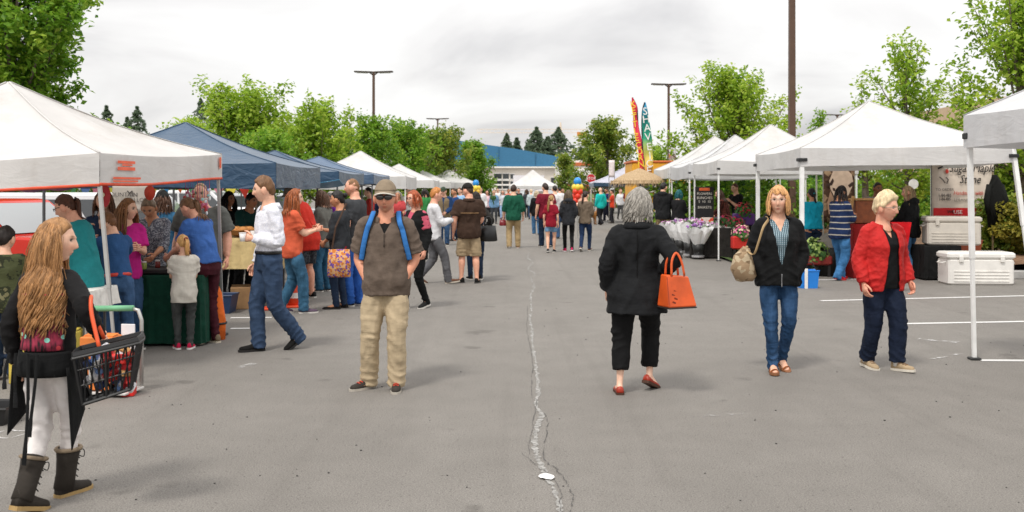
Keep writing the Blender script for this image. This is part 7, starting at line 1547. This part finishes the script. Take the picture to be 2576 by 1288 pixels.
part('necklace', MB().tube([RW['NK'] + RW['sp'](.84)[1] * .055 * math.cos(a) + RW['sp'](.84)[2] * (.045 + .045 * abs(math.sin(a))) + V3(0, 0, -.03 - .035 * math.sin(a)) for a in np.linspace(0, math.pi, 11)], .004, 5), paint('#8a7450', .4), RW['o'])
# seams, zips and buttons on the nearest clothes
def front_line(g, f0, f1, off, mat, name, u=0.0, r=.004, back=False):
    P = []
    for f in np.linspace(f0, f1, 9):
        q, sd, fw, up = g['sp'](f); a, b, y = g['tor'](f); a2, b2, _ = g['tor'](.715); b = max(b, b2 * .93) + off; s = -1 if back else 1; P.append(q + fw * (y + s * b) + sd * u)
    part(name, MB().tube(P, r, 5), mat, g['o'], smooth=True)
front_line(OW, .475, .545, .040, paint('#8a8a8c', .3), 'zip'); front_line(GW, .42, .82, .030, cloth('#0c0c0d'), 'back_seam', 0, .005, True)
front_line(MAN, .70, .765, .027, cloth('#4a4038'), 'placket', 0, .006)
for g_, k_ in ((MAN, 1), (WS, 1)):
    for f in ((.705, .735) if g_ is MAN else (.62, .66, .70, .74, .78)):
        q, sd, fw, up = g_['sp'](f); a, b, y = g_['tor'](f); a2, b2, _ = g_['tor'](.715); part('button', MB().ball(q + fw * (y + max(b, b2 * .84) + .024), (.006, .005, .006), 8, 6), paint('#d8d4cc' if g_ is WS else '#3a322c', .4), g_['o'])
# stall people on the right
person('woman in a turquoise T-shirt with black hair, back turned', aw(2046, 20.2), 1.66, 8, 1.12, fem=True, lean=4, arms=('table', 'table'), top=T(cloth('#12a3c0'), 'short', hem=.50), bottom=B(JD), shoes=S('#2a3a5a'), hair=HR('#141214', 'pony', len=.2, tie=.1, tiecol='#2fa0a8'), skin='tan', lod=1)
person('woman in a navy jacket with pale sleeve bands and red shoes', at(2112, 704), 1.72, -58, 1.12, fem=True, head=(-8, 4), arms=('front', 'front'), pose='stepL', top=T(stripes('#16284c', '#b9b2a4', 18, .88), 'long', hem=.45, loose=.026), bottom=B(denim('#2f5f8a', .5), 'straight'), shoes=S('#c0202a', 'shoe', '#b8302c'), hair=HR('#1a1210', 'long', len=.22, n=60), skin='tan', lod=1)
person('stallholder in a grey T-shirt with dark tied-back hair', aw(2206, 20.4), 1.78, 178, 1.2, .2, True, head=(10, 0), arms=('table', 'table'), top=T(cloth('#8a8784'), 'short'), bottom=B(BLK), shoes=S('#222'), hair=HR('#1a120e', 'bun', tie=.4), skin='brown', lod=1)
person('woman with long grey-blonde hair in a black hoodie and jeans', at(2290, 697), 1.72, 38, 1.1, fem=True, head=(35, 4), arms=('table', 'table'), pose='stepR', top=T(BLK, 'long', hood=True, hem=.45, loose=.03), bottom=B(JL), shoes=S('#3a3a3c'), hair=HR('#9c8562', 'long', len=.22, n=60, face=1.0), skin='pink', lod=1)
person('man in a black hooded jacket and camouflage shorts by the flowers', at(1668, 627), 1.82, -24, 1.15, head=(-25, 2), arms=('low_front', 'front'), top=T(cloth('#1c1d1f'), 'long', hood=True, hem=.46, loose=.03), bottom=B(camo('#8a755a', '#6a563f', '#a8946f', 12), 'shorts', len=.27), shoes=S('#1a1a1a'), hair=HR('#140f0d', 'short', thick=.13), beard='#1a120e', lod=1)
person('person with teal hair in a black coat by the flowers', at(1706, 628), 1.62, -34, 1.1, fem=True, head=(-20, 4), arms=('front', 'front'), top=T(cloth('#1a1a1c'), 'long', hem=.36, loose=.035), bottom=B(BLK), shoes=S('#1a1a1a'), hair=HR('#14595e', 'bob', len=.14, thick=.16), lod=1)
person('woman in a russet plaid shirt with long brown hair, stooping left', aw(1826, 26.4), 1.66, 72, 1.0, fem=True, lean=14, head=(10, 10), arms=('table', 'low_front'), top=T(plaid('#4a2420', '#7a4238', '#2f1a18', 60), 'long', hem=.46), bottom=B(JD), shoes=S('#222'), hair=HR('#3a2418', 'long', len=.3), lod=1)
person('person in a black shirt with short auburn hair behind the flowers', aw(1855, 27.4), 1.80, 120, 1.0, lean=6, arms=('chest', 'front'), top=T(BLK, 'short'), bottom=B(cloth('#6f7278')), shoes=S('#222'), hair=HR('#4a2014', 'short', thick=.12), lod=1)
# far crowd
FAR = [ # px, feet y, height, yaw, top, bottom, hair, label
 (1243, 563, 1.62, 178, '#6d94b8', '#3a3d42', BRN, 'woman in a light blue T-shirt carrying greenery, coming up the aisle', True),
 (1226, 560, 1.60, 175, '#d9b8c0', '#1a1a1c', DKB, 'woman in a pale pink top and black trousers in the far aisle', True),
 (1145, 606, 1.68, 120, '#1d3f72', '#26344c', BRN, 'person in a navy jacket right of the tan-vested man', False),
 (1158, 585, 1.72, 150, '#8fb4d8', '#3a4a60', '#6a4a30', 'person in a sky blue shirt beyond the navy jacket', False),
 (1098, 590, 1.66, 200, '#1f6f9c', '#2a2c30', DKB, 'person in a bright blue top under the far white canopy', True),
 (1172, 574, 1.70, 60, '#b5642f', '#4a4a4a', '#a85c2a', 'person in a rust top behind the brown-shirted man', True),
 (1208, 572, 1.75, 185, '#dfe0e2', '#2b3a55', DKB, 'man in a white shirt with dark print in the far aisle', False),
 (1265, 552, 1.62, 170, '#c9cdd6', '#8fa8cc', GRY, 'grey-haired woman in a pale top and light skirt far off', True),
 (1279, 548, 1.66, 190, '#d87f72', '#5a6a8c', BRN, 'person in a salmon top beside the far white canopy', True),
 (1252, 546, 1.70, 180, '#e6e6e6', '#3c3c40', '#4a3626', 'man in a white T-shirt deep in the far aisle', False),
 (1305, 545, 1.70, 170, '#2a2a2e', '#1c1c1e', DKB, 'dark-dressed person under the farthest canopy', False),
 (1325, 547, 1.66, 0, '#3b3f46', '#23262b', BRN, 'person in a slate jacket near the farthest canopy', True),
 (1336, 552, 1.62, 0, '#b9c4c8', '#39506e', '#c9b08c', 'fair-haired person in pale grey beside the black shawl', True),
 (1408, 560, 1.74, 5, '#e4e4e6', '#2a3a58', DKB, 'man in white left of the dark hoodie, farther off', False),
 (1416, 552, 1.68, 175, '#3a78c0', '#2a2c30', '#5a4630', 'person in a royal blue top between the walkers', True),
 (1511, 566, 1.74, 20, '#19b5b0', '#1c1c20', '#caa083', 'bald man in a turquoise shirt and black trousers with the dog', False),
 (1541, 562, 1.62, 70, '#d8452a', '#2a2a30', BRN, 'woman in an orange-red top near the grey-blue canopy', True),
 (1528, 556, 1.70, 100, '#2f3570', '#1d2030', DKB, 'person in indigo between the turquoise and orange tops', False),
 (1560, 552, 1.66, 200, '#d9d9dc', '#3a3a3c', '#7a2a24', 'person in white behind the thatched umbrella pole', True),
 (1485, 548, 1.68, 180, '#8fa06a', '#55503f', BRN, 'person in sage green right of the balloons', True),
 (1580, 556, 1.72, 150, '#7a2a34', '#2a2c30', DKB, 'person in dark red under the thatched umbrella', False),
 (930, 640, 1.70, 100, '#b8322c', '#2b3a55', DKB, 'person in bright red beyond the tall man', False),
 (960, 632, 1.66, 160, '#23355c', '#2a2c30', BRN, 'person in navy behind the capped man\'s shoulder', True),
 (1002, 625, 1.62, 170, '#c0484a', '#39506e', GRY, 'person in a coral top beside the capped man\'s head', True),
 (1028, 606, 1.70, 190, '#e2e2e0', '#4a4a4c', BRN, 'person in white between the cap and the red-haired woman', False),
 (1070, 600, 1.66, 30, '#3a8a4a', '#2a3a58', DKB, 'person in green holding produce at the white canopy', True),
]
for i, (px, py, h, yw, tc_, bc, hc, lb, fem) in enumerate(FAR):
    x, y = gp(px, py); bald = 'bald' in lb
    person(lb, (x, y), h, yw, 1.0 + .08 * math.sin(i * 2.3), fem=fem, pose=('stand', 'stepR', 'stepL', 'walkR')[i % 4], arms=(('down', 'down'), ('front', 'down'), ('low_front', 'low_front'))[i % 3], top=T(cloth(tc_), 'short' if i % 3 else 'long', loose=.024), bottom=B(cloth(bc), 'slim' if fem else 'straight'), shoes=S('#3a3430'), hair=None if bald else HR(hc, 'bob' if fem and i % 2 else 'short', len=.2), skin=('fair', 'pink', 'tan')[i % 3], lod=2, group='people in the far crowd')
# bunch of greenery carried by the woman in light blue
bq = empty('greenery_bunch', (ax(1240, 45.3), 45.3, 1.12), 0, 'bunch of greenery in the light blue woman\'s arms', 'plant'); gm2 = MB(); rng = np.random.default_rng(3); petals(gm2, (0, 0, .1), .16, 90, rng, .05); part('leaves', gm2, leafp(), bq); part('stems', MB().tube([(0, 0, 0), (.05, 0, -.2)], [.03, .02], 6), leafp(), bq)
# the dog
def dog():
    x, y = gp(1499, 566); root_mb = MB(); H = .58; P = lambda *a: np.array(a)
    root_mb.tube(spline([np.r_[0, -.36, .46, .08], np.r_[0, -.2, .47, .115], np.r_[0, .05, .46, .12], np.r_[0, .25, .47, .135], np.r_[0, .36, .52, .11]], 3)[:, :3], spline([np.r_[0, -.36, .46, .08], np.r_[0, -.2, .47, .115], np.r_[0, .05, .46, .12], np.r_[0, .25, .47, .135], np.r_[0, .36, .52, .11]], 3)[:, 3], 12)
    root_mb.tube([(0, .32, .52), (0, .42, .64), (0, .46, .70)], [.10, .075, .07], 10); root_mb.tube([(0, .40, .72), (0, .50, .72), (0, .58, .69), (0, .66, .67)], [.07, .08, .05, .035], 10)
    for s in (-1, 1):
        root_mb.tube([(s * .08, .28, .45), (s * .085, .27, .25), (s * .085, .30, .03), (s * .085, .34, .02)], [.06, .038, .03, .028], 8); root_mb.tube([(s * .08, -.3, .45), (s * .09, -.24, .30), (s * .09, -.38, .17), (s * .09, -.36, .03), (s * .09, -.32, .02)], [.085, .055, .03, .026, .026], 8); root_mb.tube([(s * .06, .43, .76), (s * .09, .42, .70), (s * .085, .43, .62)], [.02, .03, .012], 6)
    root_mb.tube([(0, -.38, .5), (0, -.5, .55), (0, -.6, .66)], [.035, .03, .015], 6)
    o = part('dog', root_mb, hair_mat('#b0763a'), loc=(x - .3, y, 0), rz=-70); tag(o, 'golden tan dog standing beside the bald man', 'dog'); remesh(o, .025, 3)
    part('nose', MB().ball((0, .685, .68), .018, 8, 6), paint('#1a1412', .4), o)
dog()
finish_meshes()
